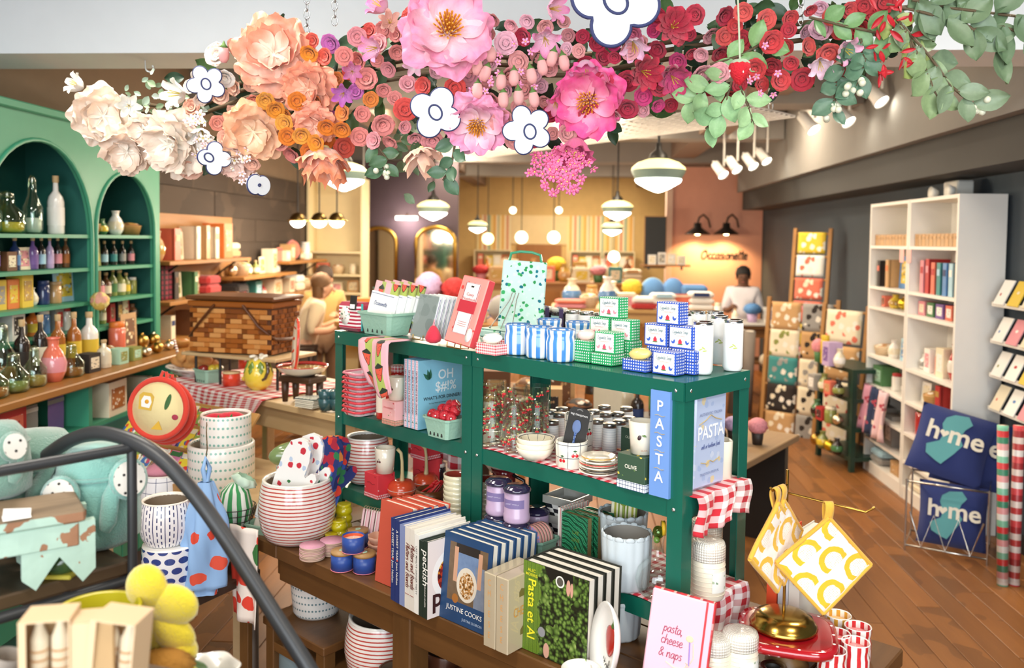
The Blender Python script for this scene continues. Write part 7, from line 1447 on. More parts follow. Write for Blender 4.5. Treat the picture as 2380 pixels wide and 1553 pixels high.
lamp('cabinet_spot','SPOT',room(-1.9,4.3,2.92),60,(1,.93,.75),.06,rot=(0,-.75,-YAW),spot=1.1);lamp('cabinet_spot','SPOT',room(-1.9,3.3,2.92),45,(1,.93,.75),.06,rot=(0,-.75,-YAW),spot=1.1)
CR=-YAW+PI/2
def crow(place,v0,v1,zz,spec,u=-2.66):row(place,room(u,v0,zz),room(u,v1,zz),spec,CR)
a1c=' of left green niche';a2c=' of right green niche'
crow('on top shelf'+a1c,3.5,4.25,1.70,'G olive olive 18 20,G yellow olive 16 18,G white white 9 26,B white white 8 30')
crow('on second shelf'+a1c,3.46,4.27,1.525,'B dark sky 4 16,B navy navy 4 16,C orange red 12 12,B dark purple 4 16,X brown cream 9 9,B navy blue 5 16,C cream pink 10 11,B purple purple 5 16,B dark sky 4 16,B lilac lilac 4 16,B dark pink 4 16,B brown amber 4 16')
crow('on third shelf'+a1c,3.46,4.27,1.345,'X brown tan 10 13,X green yellow 7 14,X yellow grey 8 14,X orange yellow 8 14,X yellow gold 10 16,V white cream 6 9,J navy navy 6 12,J tan kraft 7 11,C sky yellow 17 18')
crow('on fourth shelf'+a1c,3.46,4.27,1.195,'V olive cream 8 10,J red white 6 10,G dark white 8 10,X white dark 14 14,B brown dark 6 13,B orange yellow 8 14,J blue white 6 12,X grey red 7 13,J white red 6 12')
crow('on top shelf'+a2c,4.36,4.94,1.70,'W brown gold 16 9,V green yellow 7 9,V white cream 9 14,W gold brown 15 9')
crow('on second shelf'+a2c,4.36,4.94,1.525,'B black cream 8 17,C olive yellow 12 16,B dark sky 4 14,B dark teal 4 14,B dark grey 4 14,B dark pink 4 14')
crow('on third shelf'+a2c,4.36,4.94,1.345,'B brown brown 5 15,B dark dark 5 15,B dark pink 6 15,B brown cream 6 14,B olive green 5 16,B olive cream 7 15,B olive yellow 5 13,J olive white 5 10')
crow('on fourth shelf'+a2c,4.36,4.94,1.195,'B olive olive 5 14,B dark olive 5 14,B olive cream 5 14,X red brown 5 11,X dark gold 5 12,C red cream 12 14,V brown dark 7 9')
cr2='on green cabinet counter'
crow(cr2+', back row',3.2,4.95,1.036,'G amber amber 14 22,B olive white 9 26,G amber olive 12 24,B dark dark 7 27,B dark cream 7 28,B amber yellow 7 27,B amber yellow 7 27,B white yellow 9 26,W brown gold 20 8,J coral orange 9 18,C kraft brown 17 22,D gold gold 8 9,D gold cream 8 8',-2.52)
crow(cr2+', front row',3.0,4.9,1.036,'X coral pink 9 15,G amber gold 13 14,G olive amber 12 15,G gold amber 10 16,V coral pink 11 20,G amber cream 11 14,X dark cream 9 9,B cream cream 7 14,X mint olive 8 8,X olive mint 8 7,D cream gold 7 6,D gold gold 7 7,D cream gold 6 6,W amber gold 12 6',-2.33)
crow('on shelf under green cabinet counter',3.0,5.05,.80,'G gold amber 16 17,X red coral 17 18,P grey white 11 15,P purple grey 12 16,B dark gold 8 15,X cream amber 24 17,C tan navy 10 13,K cream navy 5 13,K white grey 5 13,J gold olive 9 9,J olive gold 9 9',-2.36)
t=thing('hanging_posy','small bunch of dried flowers hung on the green stile','dried flowers',tuple(rp(232,700,-2.50)),0);mk('blooms',MB().ell(.045,.03,.05,None,0,20,10,fr= lambda a,i:1+.2*math.sin(a*6+i)),spots('#e0c070',['#e0a08a','#e8d890','#c8a850'],30,.6,kind='Object'),t);mk('stems',MB().tube([(0,0,.03),(0,0,.16)],.006,6),flat('#8a7a4a',.8),t)
# ===== BACK OF THE SHOP
SHW=wood('#b8803f','#8f5e2a',0,1.0,.5)
def bookcase(name,label,loc,rot,W,D,Hh,shelves,m,mid=None):
 t=thing(name,label,'bookcase',tuple(loc),rot)
 for x in (0,W-.022):mk('side_panel',MB().box(.022,D,Hh,Tr(x+.011,D/2,0)),m,t)
 mk('back_panel',MB().box(W-.044,.008,Hh-.02,Tr(W/2,D-.004,.01)),m,t);mk('top_panel',MB().box(W-.046,D-.01,.022,Tr(W/2,D/2-.005,Hh-.023)),m,t);mk('kick_board',MB().box(W-.046,.015,.07,Tr(W/2,.012,0)),m,t)
 for zz in shelves:mk('shelf',MB().box(W-.046,D-.01,.02,Tr(W/2,D/2-.005,zz-.02)),m,t)
 return t
def wall_shelf(label,v0,v1,zz,d=.24):
 t=thing('wall_shelf',label,'shelf',room(UL+.066,(v0+v1)/2,zz),CR);mk('board',MB().box(v1-v0,d,.026,Tr(0,-d/2,-.026),0,.003),SHW,t)
 for x in (-.35,.35):mk('bracket',MB().tube([(x*(v1-v0),-.004,-.16),(x*(v1-v0),-d*.8,-.03)],.008,6),BLACKM,t)
WS=[('upper wall shelf of books next to the green cabinet',5.35,6.75,1.53,'on upper shelf beside green cabinet','V tan gold 11 20,K coral tan 9 22,C cream tan 12 20,K cream cream 6 24,K tan cream 6 25,K cream gold 6 24,X orange tan 22 27,T tan cream 22 12'),('middle wall shelf in front of the dark planks',6.6,7.9,1.37,'on middle dark plank shelf','D cream gold 9 11,W tan cream 17 14,B olive white 7 13,B olive cream 7 12,C cream olive 14 15,X cream tan 13 22,M white cream 9 9'),('far wall shelf near the half-globe pendants',7.7,8.9,1.47,'on far dark plank shelf','P coral red 16 13,X cream white 14 10,X tan cream 14 16,U coral pink 22 20,B dark black 7 15,B tan cream 6 12,J white white 10 18,J cream gold 6 8'),('lower wall shelf of slanted books by the green cabinet',5.35,6.5,1.26,'on lower shelf beside green cabinet','C cream tan 13 19,K dark brown 6 19,C cream olive 12 18,K green cream 5 18,C tan cream 13 18,T red red 22 14,J dark navy 8 13'),('lower far wall shelf under the half-globe pendants',6.6,8.9,1.16,'on lower far plank shelf','T red dark 24 15,J dark cream 9 12,X teal sky 13 15,B red white 7 12,X cream tan 17 15,C tan cream 15 17,X cream coral 13 14,T cream white 20 16,W cream tan 20 15,X tan cream 15 13'),('lowest wall shelf behind the picnic basket',5.35,8.8,.98,'on lowest plank shelf','K cream navy 6 17,K brown tan 6 18,C cream tan 13 17,K tan cream 6 16,T tan cream 24 12,X cream red 17 14,W tan brown 22 16,T red coral 24 14,X tan gold 15 14,S cream white 22 14')]
for lb,v0,v1,zz,pl,sp in WS:wall_shelf(lb,v0,v1,zz);row(pl,room(-2.80,v0+.05,zz),room(-2.80,v1-.05,zz),sp,CR)
hb=rbox('hutch_back',-2.898,-2.888,5.3,6.95,.95,1.86,wood('#b5824c','#8f6032',1,1.0,.6),None,None,label='warm wooden backboard behind the book shelves beside the green cabinet',cat='backboard')
p_=rp(388,640,-2.76);mk('plaid_scarf',MB().grid( lambda a,b:((a-.5)*.16,.012*math.sin(a*12),-.26*b),10,8,None,0,True,.16,.26),plaid('#8a2438','#3a1a22',.035,.35),None,tuple(p_+Vector((0,0,.08))),CR,'dark red plaid scarf hanging under the upper book shelf','scarf',solid=.006)
cw=flat('#e9d9ae',.7)
bookcase('cream_bookcase','tall cream open bookcase behind the half-globe pendants',room(-2.90,9.0,0),-YAW,.62,.3,2.35,(.1,.55,.85,1.1,1.3,1.55),cw)
for k,zz in enumerate((.85,1.1,1.3)):row('on shelf %d of cream bookcase'%(k+1),room(-2.84,9.14,zz),room(-2.34,9.14,zz),('X tan coral 11 13,V white cream 9 13,C cream orange 13 15','J white tan 9 12,X cream pink 12 11,C tan cream 13 13','X coral tan 13 12,W tan cream 14 13,J cream cream 8 11')[k],-YAW)
def table(label,u0,u1,v0,v1,zz,m):
 t=thing('display_table',label,'table',room((u0+u1)/2,(v0+v1)/2,0),-YAW);W,D=u1-u0,v1-v0
 mk('table_top',MB().box(W,D,.035,None,0,.004),m,t,(0,0,zz-.035));mk('apron',MB().box(W-.1,.02,.09),m,t,(0,-D/2+.05,zz-.126));mk('lower_board',MB().box(W-.06,D-.06,.025),m,t,(0,0,zz*.5))
 for x in (-1,1):
  for y in (-1,1):mk('leg',MB().box(.05,.05,zz-.035),m,t,(x*(W/2-.04),y*(D/2-.04),0))
def trow(pl,u0,u1,v,zz,sp):row(pl,room(u0,v,zz),room(u1,v,zz),sp,-YAW)
table('honey wood display table behind the rack with red flowers',-1.7,-.3,5.9,6.6,1.10,SHW)
trow('on flower display table, front',-1.6,-.4,6.05,1.10,'X orange coral 16 16,W tan brown 22 16,X green teal 14 15,V navy cream 20 18,X tan pink 16 13,M cream blue 10 11,U grey lilac 24 20')
trow('on flower display table, back',-1.6,-.4,6.4,1.10,'V teal green 15 22,X coral red 12 24,F lilac green 22 34,F red green 26 30,V white cream 14 22,J gold cream 10 20')
table('pale wood display table of vases in front of the pink wall',-.2,1.35,7.9,8.6,1.06,wood('#d0a868','#b08848',0,1.0,.5))
trow('on vase display table, front',-.1,1.3,8.02,1.06,'T pink coral 30 8,W tan cream 24 17,V white blue 30 30,X cream pink 20 15,T red white 26 12,S white sky 24 16,P coral cream 18 15,S white navy 24 18')
trow('on vase display table, back',-.1,1.3,8.4,1.06,'V cream blue 20 26,J tan gold 12 20,V white cream 18 24,F yellow white 22 26,U blue sky 24 28,U blue blue 22 28,T white blue 26 22')
trow('on lower board of vase table',-.1,1.3,8.2,.545,'S pink cream 26 20,X dark grey 22 18,W brown tan 26 18,S navy white 26 20,T coral pink 26 18')
table('long far display table under the striped wallpaper',-1.5,1.0,11.6,12.2,1.12,SHW)
trow('on long far table, front',-1.4,.95,11.75,1.12,'F red pink 26 22,X tan gold 24 20,V cream gold 18 30,W tan cream 24 18,X coral cream 20 22,V gold tan 18 26,X cream yellow 24 20,F pink green 22 24,X teal cream 18 22,S cream tan 26 20')
trow('on long far table, back',-1.4,.95,12.05,1.12,'B amber cream 12 34,X cream orange 22 30,V tan gold 16 32,F yellow green 26 34,X gold cream 20 28,V white cream 16 32,B brown tan 12 36')
for k,(u0,W) in enumerate(((-1.95,.75),(-.05,.62),(.6,.62))):
 bookcase('far_bookcase',('cream bookcase left of the far door','cream bookcase right of the far door','cream bookcase under the wide striped wallpaper')[k],room(u0,16.55,0),-YAW,W,.3,1.5,(.1,.5,.85,1.18),cw)
 for q,zz in enumerate((.85,1.18)):trow('on %s shelf of far bookcase %s'%(('middle','top')[q],('left of door','right of door','under striped paper')[k]),u0+.04,u0+W-.04,16.68,zz,('X cream coral 15 20,X red tan 15 22,C cream gold 18 22,X tan cream 15 20','K coral cream 10 24,X yellow cream 16 20,X cream white 16 22,C orange cream 17 22')[q])
for k,(px,wd) in enumerate(((880,84),(1012,92))):
 c=vp(px,600,10.86);r=wd/2*10.9/FPX;t=thing('arched_mirror',('left','right')[k]+' gilt arched mirror leaning on the purple partition','mirror',(c.x,c.y,.9),-YAW);out=[(-r,0),(r,0),(r,.75)]+[(r*math.cos(a),.75+r*.8*math.sin(a)) for a in [PI*i/12 for i in range(1,12)]]+[(-r,.75)]
 mk('mirror_glass',MB().prism(out,.01,Rx(PI/2)),metal('#c9c2b4',.06),t);mk('gilt_frame',MB().tube([(x,-.012,y) for x,y in out],.028,8,closed=True),metal('#c09a48',.35),t)
t=thing('picture_lamp','lit picture lamp above the mirrors on the purple partition','wall lamp',tuple(vp(945,507,10.82)),-YAW);mk('lamp_tube',MB().tube([(-.14,0,0),(.14,0,0)],.025,10),glow('#fff0d8',9.0),t);mk('arm',MB().tube([(0,0,.02),(0,.03,.05),(0,.07,.05)],.008,6),BRASS,t);lamp('picture_lamp_light','POINT',tuple(vp(945,520,10.7)),7,(1,.8,.85),.1)
bb=vp(1523,565,10.4);t=thing('blackboard','dark chalkboard panel hanging left of the pink wall','blackboard',(bb.x,bb.y,bb.z-.3),-YAW);mk('slate',MB().box(.25,.02,.62),flat('#2c2f31',.8),t);mk('frame',MB().box(.27,.012,.64,Tr(0,.012,-.01)),SHW,t)
t=thing('wall_ledge','narrow wooden ledge with white cards below the chalkboard','shelf',(bb.x+.12,bb.y-.03,1.40),-YAW);mk('board',MB().box(.6,.1,.02),SHW,t)
for x in (-.2,.2):mk('bracket',MB().box(.02,.08,.04),BLACKM,t,(x,.01,-.041))
row('on ledge below chalkboard',(bb.x-.1,bb.y-.03,1.42),(bb.x+.38,bb.y-.03,1.42),'C white cream 10 12,C white grey 10 15,C cream white 11 14,C white cream 10 11',-YAW)
sg=vp(1682,596,11.35);t=thing('shop_sign','black handwritten shop name on the pink wall','sign',tuple(sg),(PI/2,0,-YAW));mk('script_name',script_mb('Occasionette',.072,.0085),flat('#2e2622',.6),t,kind='stuff')
for px,lb in ((1621,'left black gooseneck wall lamp above the shop sign'),(1688,'right black gooseneck wall lamp above the shop sign')):
 c=vp(px,545,11.1);t=thing('gooseneck_lamp',lb,'wall lamp',tuple(c),-YAW);mk('shade',MB().lathe([(.17,0),(.12,.04),(.05,.09),(.045,.15),(.0001,.15)],20),BLACKM,t);mk('gooseneck',MB().tube([(0,0,.15),(.02,0,.22),(.08,.05,.26),(.16,.14,.2),(.2,.24,.1)],.012,8),BLACKM,t);mk('bulb',MB().ell(.04,.04,.03,Tr(0,0,.015),0,10,6),glow('#ffe0a0',12.0),t);lamp('gooseneck_light','SPOT',(c.x,c.y,c.z-.02),26,(1,.68,.3),.05,rot=(.25,0,-YAW),spot=2.3)
table('till counter with white top in front of the pink wall',1.25,2.2,9.0,9.5,.82,wood('#a07040','#7a4e28',0,1.0,.5));c=room(1.72,9.25,.821);mk('counter_top',MB().box(1.0,.54,.03,None,0,.006),flat('#d9d4cc',.3),None,tuple(c),-YAW,'pale stone slab on top of the till counter','counter top')
trow('on till counter',1.3,2.2,9.12,.852,'X white cream 9 16,J white cream 8 20,B cream white 8 14,F blue lilac 20 20,X white blue 12 16');trow('hung below till counter',1.3,2.15,8.93,.40,'P coral red 22 24,P white pink 16 30,P tan cream 18 30,U cream white 14 14')
# ---- people
def skin_part(name,V,E,R,m,parent,lv=1):
 me=bpy.data.meshes.new(name);me.from_pydata(V,E,[]);me.materials.append(m);o=bpy.data.objects.new(name,me);COL.objects.link(o);o.parent=parent
 o.modifiers.new('skin','SKIN').use_smooth_shade=True
 for i,r in enumerate(R):me.skin_vertices[0].data[i].radius=(r,r)
 me.skin_vertices[0].data[0].use_root=True
 s=o.modifiers.new('sub','SUBSURF');s.levels=s.render_levels=lv;return o
def person(label,loc,rot,h,skin,top,legs,hair,lean=0.0,fore=.25,hairlong=False):
 t=thing('person',label,'person',tuple(loc),rot);t.scale=(h/1.7,)*3;sk=flat(skin,.6,.05)
 L= lambda x,y,z_:(x,y-math.sin(lean)*max(0,z_-.95),.95+(z_-.95)*(math.cos(lean) if z_>.95 else 1))
 V=[L(0,0,.95),L(0,.01,1.15),L(0,.0,1.38),L(0,-.01,1.46),L(0,-.02,1.56),L(0,-.035,1.64)];E=[(0,1),(1,2),(2,3),(3,4),(4,5)];R=[.115,.1,.098,.05,.086,.082]
 for s in (-1,1):
  b=len(V);V+=[L(s*.17,.0,1.38),L(s*.23,-.01,1.12),L(s*.19,-.20,1.0+fore*.4),L(s*.12,-.30,1.04+fore*.5),L(s*.10,-.36,1.05+fore*.5)];E+=[(2,b),(b,b+1),(b+1,b+2),(b+2,b+3),(b+3,b+4)];R+=[.062,.048,.04,.032,.026]
  for f in range(5):
   x=s*(.075+.014*f);V+=[L(x,-.40,1.04+fore*.5),L(x*.95,-.435-.006*(f%3),1.02+fore*.5)];q=len(V);E+=[(b+4,q-2),(q-2,q-1)];R+=[.009,.008]
  b=len(V);V+=[(s*.09,0,.88),(s*.10,-.01,.50),(s*.10,.02,.10),(s*.10,-.10,.04)];E+=[(0,b),(b,b+1),(b+1,b+2),(b+2,b+3)];R+=[.105,.07,.045,.04]
 skin_part('body',V,E,R,sk,t)
 A=V;i2=25
 lerp= lambda p,q,f:tuple(a+(b-a)*f for a,b in zip(p,q));tv=[L(0,0,.86),A[1],A[2],A[6],A[7],lerp(A[7],A[8],.25),A[i2],A[i2+1],lerp(A[i2+1],A[i2+2],.25),L(0,0,1.44)];skin_part('shirt',tv,[(0,1),(1,2),(2,3),(3,4),(4,5),(2,6),(6,7),(7,8),(2,9)],[.168,.14,.128,.082,.066,.064,.082,.066,.064,.075],cloth(top),t)
 lg=[A[0]]+[A[21+k] for k in range(3)]+[A[21+19+k] for k in range(3)];skin_part('trousers',lg,[(0,1),(1,2),(2,3),(0,4),(4,5),(5,6)],[.158,.118,.085,.065,.118,.085,.065],cloth(legs),t)
 hd=Vector(A[4]);mk('hair',MB().lathe([(.098,.0),(.104,.05),(.09,.11),(.05,.145),(.0001,.152)],18,Tr(hd.x,hd.y+.022,hd.z+.02)@Rx(-.42)),flat(hair,.7,.15,bump=.6),t)
 if hairlong:mk('hair_back',MB().ell(.1,.06,.14),flat(hair,.7,.15,bump=.6),t,(hd.x,hd.y+.07,hd.z-.03))
 for s in (-1,1):mk('eye',MB().ell(.012,.006,.007),DARK,t,(hd.x+s*.032,hd.y-.090,hd.z+.022));mk('ear',MB().ell(.01,.018,.024),sk,t,(hd.x+s*.088,hd.y+.01,hd.z))
 mk('nose',MB().ell(.012,.016,.02),sk,t,(hd.x,hd.y-.092,hd.z-.018));mk('mouth',MB().ell(.022,.006,.006),flat('#a85a50',.6),t,(hd.x,hd.y-.082,hd.z-.05));return t
person('shop clerk in white short-sleeved shirt and dark apron looking down at the till',room(1.95,9.75,0),-.25,1.42,'#6a4632','#e9e4ea','#4a463f','#1f1a17',.12,.3)
person('customer in cream knit sweater bending towards the shelves',room(-2.28,6.9,0),1.9,1.42,'#d0a080','#d8c3a0','#5a4a3c','#6a4a2a',.38,.3,True)
person('customer in mustard sweater behind the cream-clad one, facing the camera',room(-2.36,7.85,0),.2,1.42,'#d09a78','#c8a060','#6a4e36','#3a2a1e',.1,.3)
# ===== RIGHT WALL
WCASE=flat('#eeeae2',.5,.03);RF=-YAW-PI/2
for k,v in enumerate((5.765,6.495)):bookcase('white_bookcase',('white bookcase nearest the card racks','white bookcase further down the right wall')[k],room(2.23,v,0),RF,.72,.27,2.0,(.09,.26,.45,.66,.88,1.24,1.39,1.69),WCASE)
def rrow(pl,v0,v1,zz,sp,u=2.33):row(pl,room(u,v1,zz),room(u,v0,zz),sp,RF)
n1='shelf of near white bookcase';n2='shelf of far white bookcase'
KB=','.join(['K tan kraft 5 8','K kraft tan 5 8']*6)
for nm,a,sps in ((n1,5.07,[(1.69,KB),(1.39,'P white cream 4 4,K pink red 5 21,K red pink 5 22,K coral red 5 20,K teal sky 5 20,K blue navy 5 20,K sky white 5 20,K cream olive 5 20'),(1.24,'X pink cream 10 9,X green white 10 9,X purple white 10 9,X coral white 10 9,X grey white 9 9'),(.88,'V white grey 8 10,X white pink 9 15,J coral white 6 14,X cream white 13 18,V red white 10 22,V blue white 11 20'),(.66,'C white cream 12 14,W gold tan 24 13,K red gold 6 17,M cream olive 10 9'),(.45,'J red green 12 18,X black cream 11 13,V grey white 8 9,X grey yellow 13 9'),(.26,'T cream tan 16 10,X cream white 13 13,V teal white 9 11'),(.09,'T cream white 22 10,W tan cream 18 12')]),(n2,5.80,[(1.69,KB),(1.39,'K dark coral 5 19,K tan orange 5 20,C blue yellow 22 23,X white orange 9 20'),(1.24,'X coral brown 7 8,V yellow gold 10 10,D yellow gold 9 10,D gold yellow 9 9'),(.88,'W tan cream 16 10,V white cream 9 13,C sky blue 11 16,J red grey 9 17'),(.66,'X green mint 16 14,J white red 8 12,V dark white 12 13'),(.26,'X grey sky 14 24,X grey white 14 22,P dark grey 14 20'),(.09,'T grey sky 22 10,X kraft tan 16 9')])):
 for zz,sp in sps:rrow('on %s cm %s'%(['ankle','knee','thigh','hip','waist','chest','eye','top'][[.09,.26,.45,.66,.88,1.24,1.39,1.69].index(zz)]+'-high',nm) if False else 'on %s %s'%(['lowest','second lowest','third lowest','fourth lowest','middle','third highest','second highest','top'][[.09,.26,.45,.66,.88,1.24,1.39,1.69].index(zz)],nm),a,a+.67,zz,sp)
for k,(v,m) in enumerate(((6.35,'#e0a0b4'),(6.2,'#2f3a5a'),(6.05,'#e6c4c8'))):mk('hanging_bag',MB().grid( lambda a,b:((a-.5)*(.15+.05*b),.02*math.sin(a*10+b*3)-.03*b,-.34*b),10,8,None,0,True,.2,.34),spots(m,[m,'#f0d8c8','#b84a5a',m],22,.35,.9),None,room(2.20,v,.66),RF,('pink patterned','navy lemon print','pale rose patterned')[k]+' cloth bag hanging in front of the far white bookcase','cloth bag',solid=.012)
for v,px in ((5.72,0),(5.84,1)):mk('price_tag',MB().box(.07,.004,.09,None,0,.001),flat('#f0b8b0',.6),None,room(2.218,v,1.58),RF,('pink price tag on the near white bookcase edge','pink price tag on the far white bookcase edge')[px],'tag')
t=thing('security_camera','white emergency light box with two lamps on top of the bookcase','emergency light',room(2.40,5.45,2.001),RF);mk('box',MB().box(.2,.1,.1,None,0,.008),flat('#d9d6ce',.5),t)
for x in (-.14,.1):mk('lamp_head',MB().lathe([(.0001,0),(.03,.01),(.045,.05),(.0001,.045)],14),flat('#e9e6de',.4),t,(x,-.06,.03),(PI/2,0,0))
for k,zz in enumerate((1.36,1.15,.955,.765)):
 t=thing('card_ledge','%s sloping card ledge from the top on the dark right wall'%ORD[k],'card rack',room(UR-.005,4.42,zz),RF);mk('back_plate',MB().box(1.1,.006,.16,Rx(-.45)),flat('#3a3f44',.5),t,(0,-.10,0));mk('lip',MB().box(1.1,.012,.025),flat('#e9e5dc',.5),t,(0,-.115,-.004));mk('arm',MB().box(.02,.1,.02),flat('#3a3f44',.5),t,(-.4,-.05,.02));mk('arm',MB().box(.02,.1,.02),flat('#3a3f44',.5),t,(.4,-.05,.02))
 cs=('white red','yellow cream','cream coral','white blue','pink white','cream grey','white olive')
 for q in range(7):
  a,b=cs[(q+k*3)%7].split();o=thing('greeting_card','%s card from the left on the %s sloping card ledge'%(ORD[q],ORD[k]),'greeting card',room(UR-.135,4.88-.15*q,zz+.012),(-.45,0,RF),'greeting cards on the right wall');mk('card',MB().box(.11,.006,.15),flat(PAL[a] if a!='white' else '#f4f1ea',.6),o);mk('motif',MB().prism([(.007*(1+q%3)*math.cos(w2),.009*math.sin(w2)) for w2 in [2*PI*i/10 for i in range(10)]],.001,Rx(PI/2)),flat(PAL[b],.6),o,(.02*(q%3-1),-.0032,.06+.02*(q%4)))
NV=cloth('#26346e');TEALM=cloth('#5fa3a6')
def cushion(label,loc,rot,s=.39):
 t=thing('home_cushion',label,'cushion',tuple(loc),rot,'navy home cushions')
 def f(sg):return lambda a,b:((a-.5)*s*(1-.06*math.sin(b*PI)),sg*(.065*(math.sin(a*PI)*math.sin(b*PI))**.5),b*s+.02*0)
 mk('cushion_cover',MB().grid(f(-1),14,14).grid(f(1),14,14),NV,t)
 st=[(-.02,.36),(.05,.37),(.08,.33),(.05,.29),(.035,.24),(.06,.2),(.03,.14),(-.02,.06),(-.05,.07),(-.11,.1),(-.12,.15),(-.06,.19),(-.05,.23),(-.07,.29),(-.06,.33)]
 letters(MB().prism([(x*s/.4,y*s/.4) for x,y in st],.0015),TEALM,t,Tr(0,-.064,0)@Rx(PI/2),'state_shape');g=text_mb('h me',.15*s/.4,bold=.02);letters(g,cloth('#e9e2d0'),t,Tr(.01,-.067,.24*s/.4)@Rx(PI/2));letters(MB().prism([(0,-.02),(.024,.006),(.018,.02),(.006,.02),(0,.012),(-.006,.02),(-.018,.02),(-.024,.006)],.0015),cloth('#e9e2d0'),t,Tr(-.045,-.067,.235*s/.4)@Rx(PI/2),'heart')
cp_=gp(2200,1280,0.0);cp_=Vector((cp_.x,cp_.y,0));cro=-.55
cushion('navy cushion reading home lying on top of the wire bin',cp_+Vector((-.02,.05,.40)),(-.42,.22,cro));cushion('navy home cushion standing inside the wire bin',cp_+Vector((.02,.0,.02)),(-.1,.02,cro),.35);cushion('third navy home cushion behind the upper one',cp_+Vector((.14,.09,.34)),(-.3,.1,cro),.38)
wb2=thing('wire_bin','chrome wire bin with zigzag front holding navy cushions','wire bin',tuple(cp_),cro);CHR=metal('#c9c6c0',.25)
for zz in (.03,.39):mk('wire',MB().tube([(-.2,-.12,zz),(.2,-.12,zz),(.2,.16,zz),(-.2,.16,zz)],.006,6,closed=True),CHR,wb2)
for x in (-.2,.2):
 for y in (-.12,.16):mk('wire',MB().tube([(x,y,0),(x,y,.40)],.006,6),CHR,wb2)
mk('zigzag_wire',MB().tube([(-.18+.06*i,-.12,.03 if i%2 else .22) for i in range(7)],.006,6),CHR,wb2)
for k,(px,c1) in enumerate(((2338,['#7fc4a4','#f0efe8','#e8a0a0','#3c8a6a','#d8343a']),(2366,['#d8454a','#f0e6e0','#c23a3a','#e9d6cc','#a82a30']))):
 c=gp(px,1400,.0);t=thing('wrapping_roll',('mint and red striped','red checked')[k]+' gift wrap roll leaning on the right wall','gift wrap',(c.x+.1,c.y+.2,.0),(-.06,.03 if k else 0,0));mk('paper_roll',MB().lathe([(.0001,0),(.026,0),(.026,.8),(.0001,.8)],14),stripes([(i/5,q) for i,q in enumerate(c1)],.16,1,.4),t);mk('core',MB().lathe([(.018,.801),(.014,.80),(.0001,.79)],12),flat('#b89468',.8),t);mk('clear_sleeve',MB().lathe([(.0275,.02),(.0275,.79)],14),glass('#f8f8f8',.06,.3),t)
def ladder(label,loc,rot,W,Hh,n,cols,tilt=.14,cloth_h=.2):
 t=thing('towel_ladder',label,'ladder',tuple(loc),(-tilt,0,rot));m=wood('#c09050','#99693a',2,1.0,.5)
 for x in (-W/2,W/2):mk('rail',MB().box(.035,.03,Hh,None,0,.003),m,t,(x,0,0))
 for k in range(n):
  zz=Hh*(k+.9)/n-.03;mk('rung',MB().tube([(-W/2,0,zz),(W/2,0,zz)],.011,8),m,t);nc=max(1,int(W/.3))
  for q in range(nc):
   a,b=cols[(k*nc+q)%len(cols)].split();w2=(W-.06)/nc
   mk('hanging_towel',MB().grid( lambda u_,v_:((u_-.5)*w2*.94,-.016+.004*math.sin(u_*15)-(.0 if v_>.06 else .0),.012-v_*cloth_h),6,6,None,0,True,w2,cloth_h),spots(PAL[a],[PAL[b],PAL[a],'#efe8da',PAL[b]],16,.45,.9),t,(-W/2+.03+w2*(q+.5),0,zz),solid=.008)
 return t
ladder('tall slim wooden ladder of bright tea towels against the dark wall',room(2.18,8.0,.55),RF+.9,.34,1.30,6,['pink white','yellow cream','coral pink','coral cream','white coral','yellow white'],.1,.2)
ladder('wide wooden rack of dark floral tea towels in the aisle',room(1.98,7.5,0),RF+.95,.62,1.22,5,['tan cream','grey dark','dark cream','cream dark','teal grey','cream grey','cream olive','tan dark'],.1,.25);ladder('far wooden rack of botanical towels behind the wide one',room(2.2,7.1,0),RF+.7,.4,1.2,4,['cream coral','cream red','tan cream'],.1,.28)
for k,(u,v,zz,lb) in enumerate(((1.72,8.3,0,'left grey rolled rug standing by the till counter'),(1.62,8.45,0,'right grey rolled rug standing by the till counter'),(1.85,8.15,0,'tan wooden easel post leaning by the till counter'))):t=thing('rolled_rug',lb,'rug',room(u,v,zz),(.08,.05*k,0));mk('roll',MB().lathe([(.0001,0),(.055,0),(.055,.85),(.0001,.85)],14),(flat('#8a8076',.9,.1),flat('#766c62',.9,.1),SHW)[k],t);mk('roll_end',MB().lathe([(.04,.851),(.02,.852),(.0001,.85)],12),flat('#d9cfc0',.8),t)
grp=thing('small_green_rack','low dark green metal rack of trinkets before the far bookcase','shelf unit',room(2.0,6.85,0),RF+.2);GD=flat('#17382c',.4)
for x in (0,.5):
 for y in (0,.26):mk('post',MB().box(.035,.035,.76),GD,grp,(x,y,0))
for zz in (.08,.30,.52,.74):mk('shelf',MB().box(.54,.3,.03),GD,grp,(.25,.13,zz))
for q,zz in enumerate((.11,.33,.55,.77)):row('on %s small green rack level'%ORD[q],room(1.93,6.78,zz),room(2.03,6.40,zz),('D gold dark 9 10,V olive yellow 10 13,D yellow gold 9 9,V dark green 9 12','V green dark 12 14,X red dark 10 10,J olive cream 9 12,D cream gold 8 9','X grey white 14 12,V olive cream 10 14,X coral tan 9 10,V dark olive 9 12','F pink green 16 18,J yellow yellow 7 22,X lilac purple 14 18,V cream white 9 14')[q],RF+.2)
t=thing('plank_table','pale plank table with black legs behind the right end of the rack','table',tuple(gp(1650,1065,.62)),-.65);mk('plank',MB().box(.40,.9,.035,None,0,.004),wood('#a88a62','#86694a',1,1.0,.5),t,(-.02,.36,-.035));mk('black_leg',MB().box(.34,.05,.585),BLACKM,t,(-.04,.0,-.62));mk('black_leg',MB().box(.34,.05,.585),BLACKM,t,(-.04,.75,-.62))
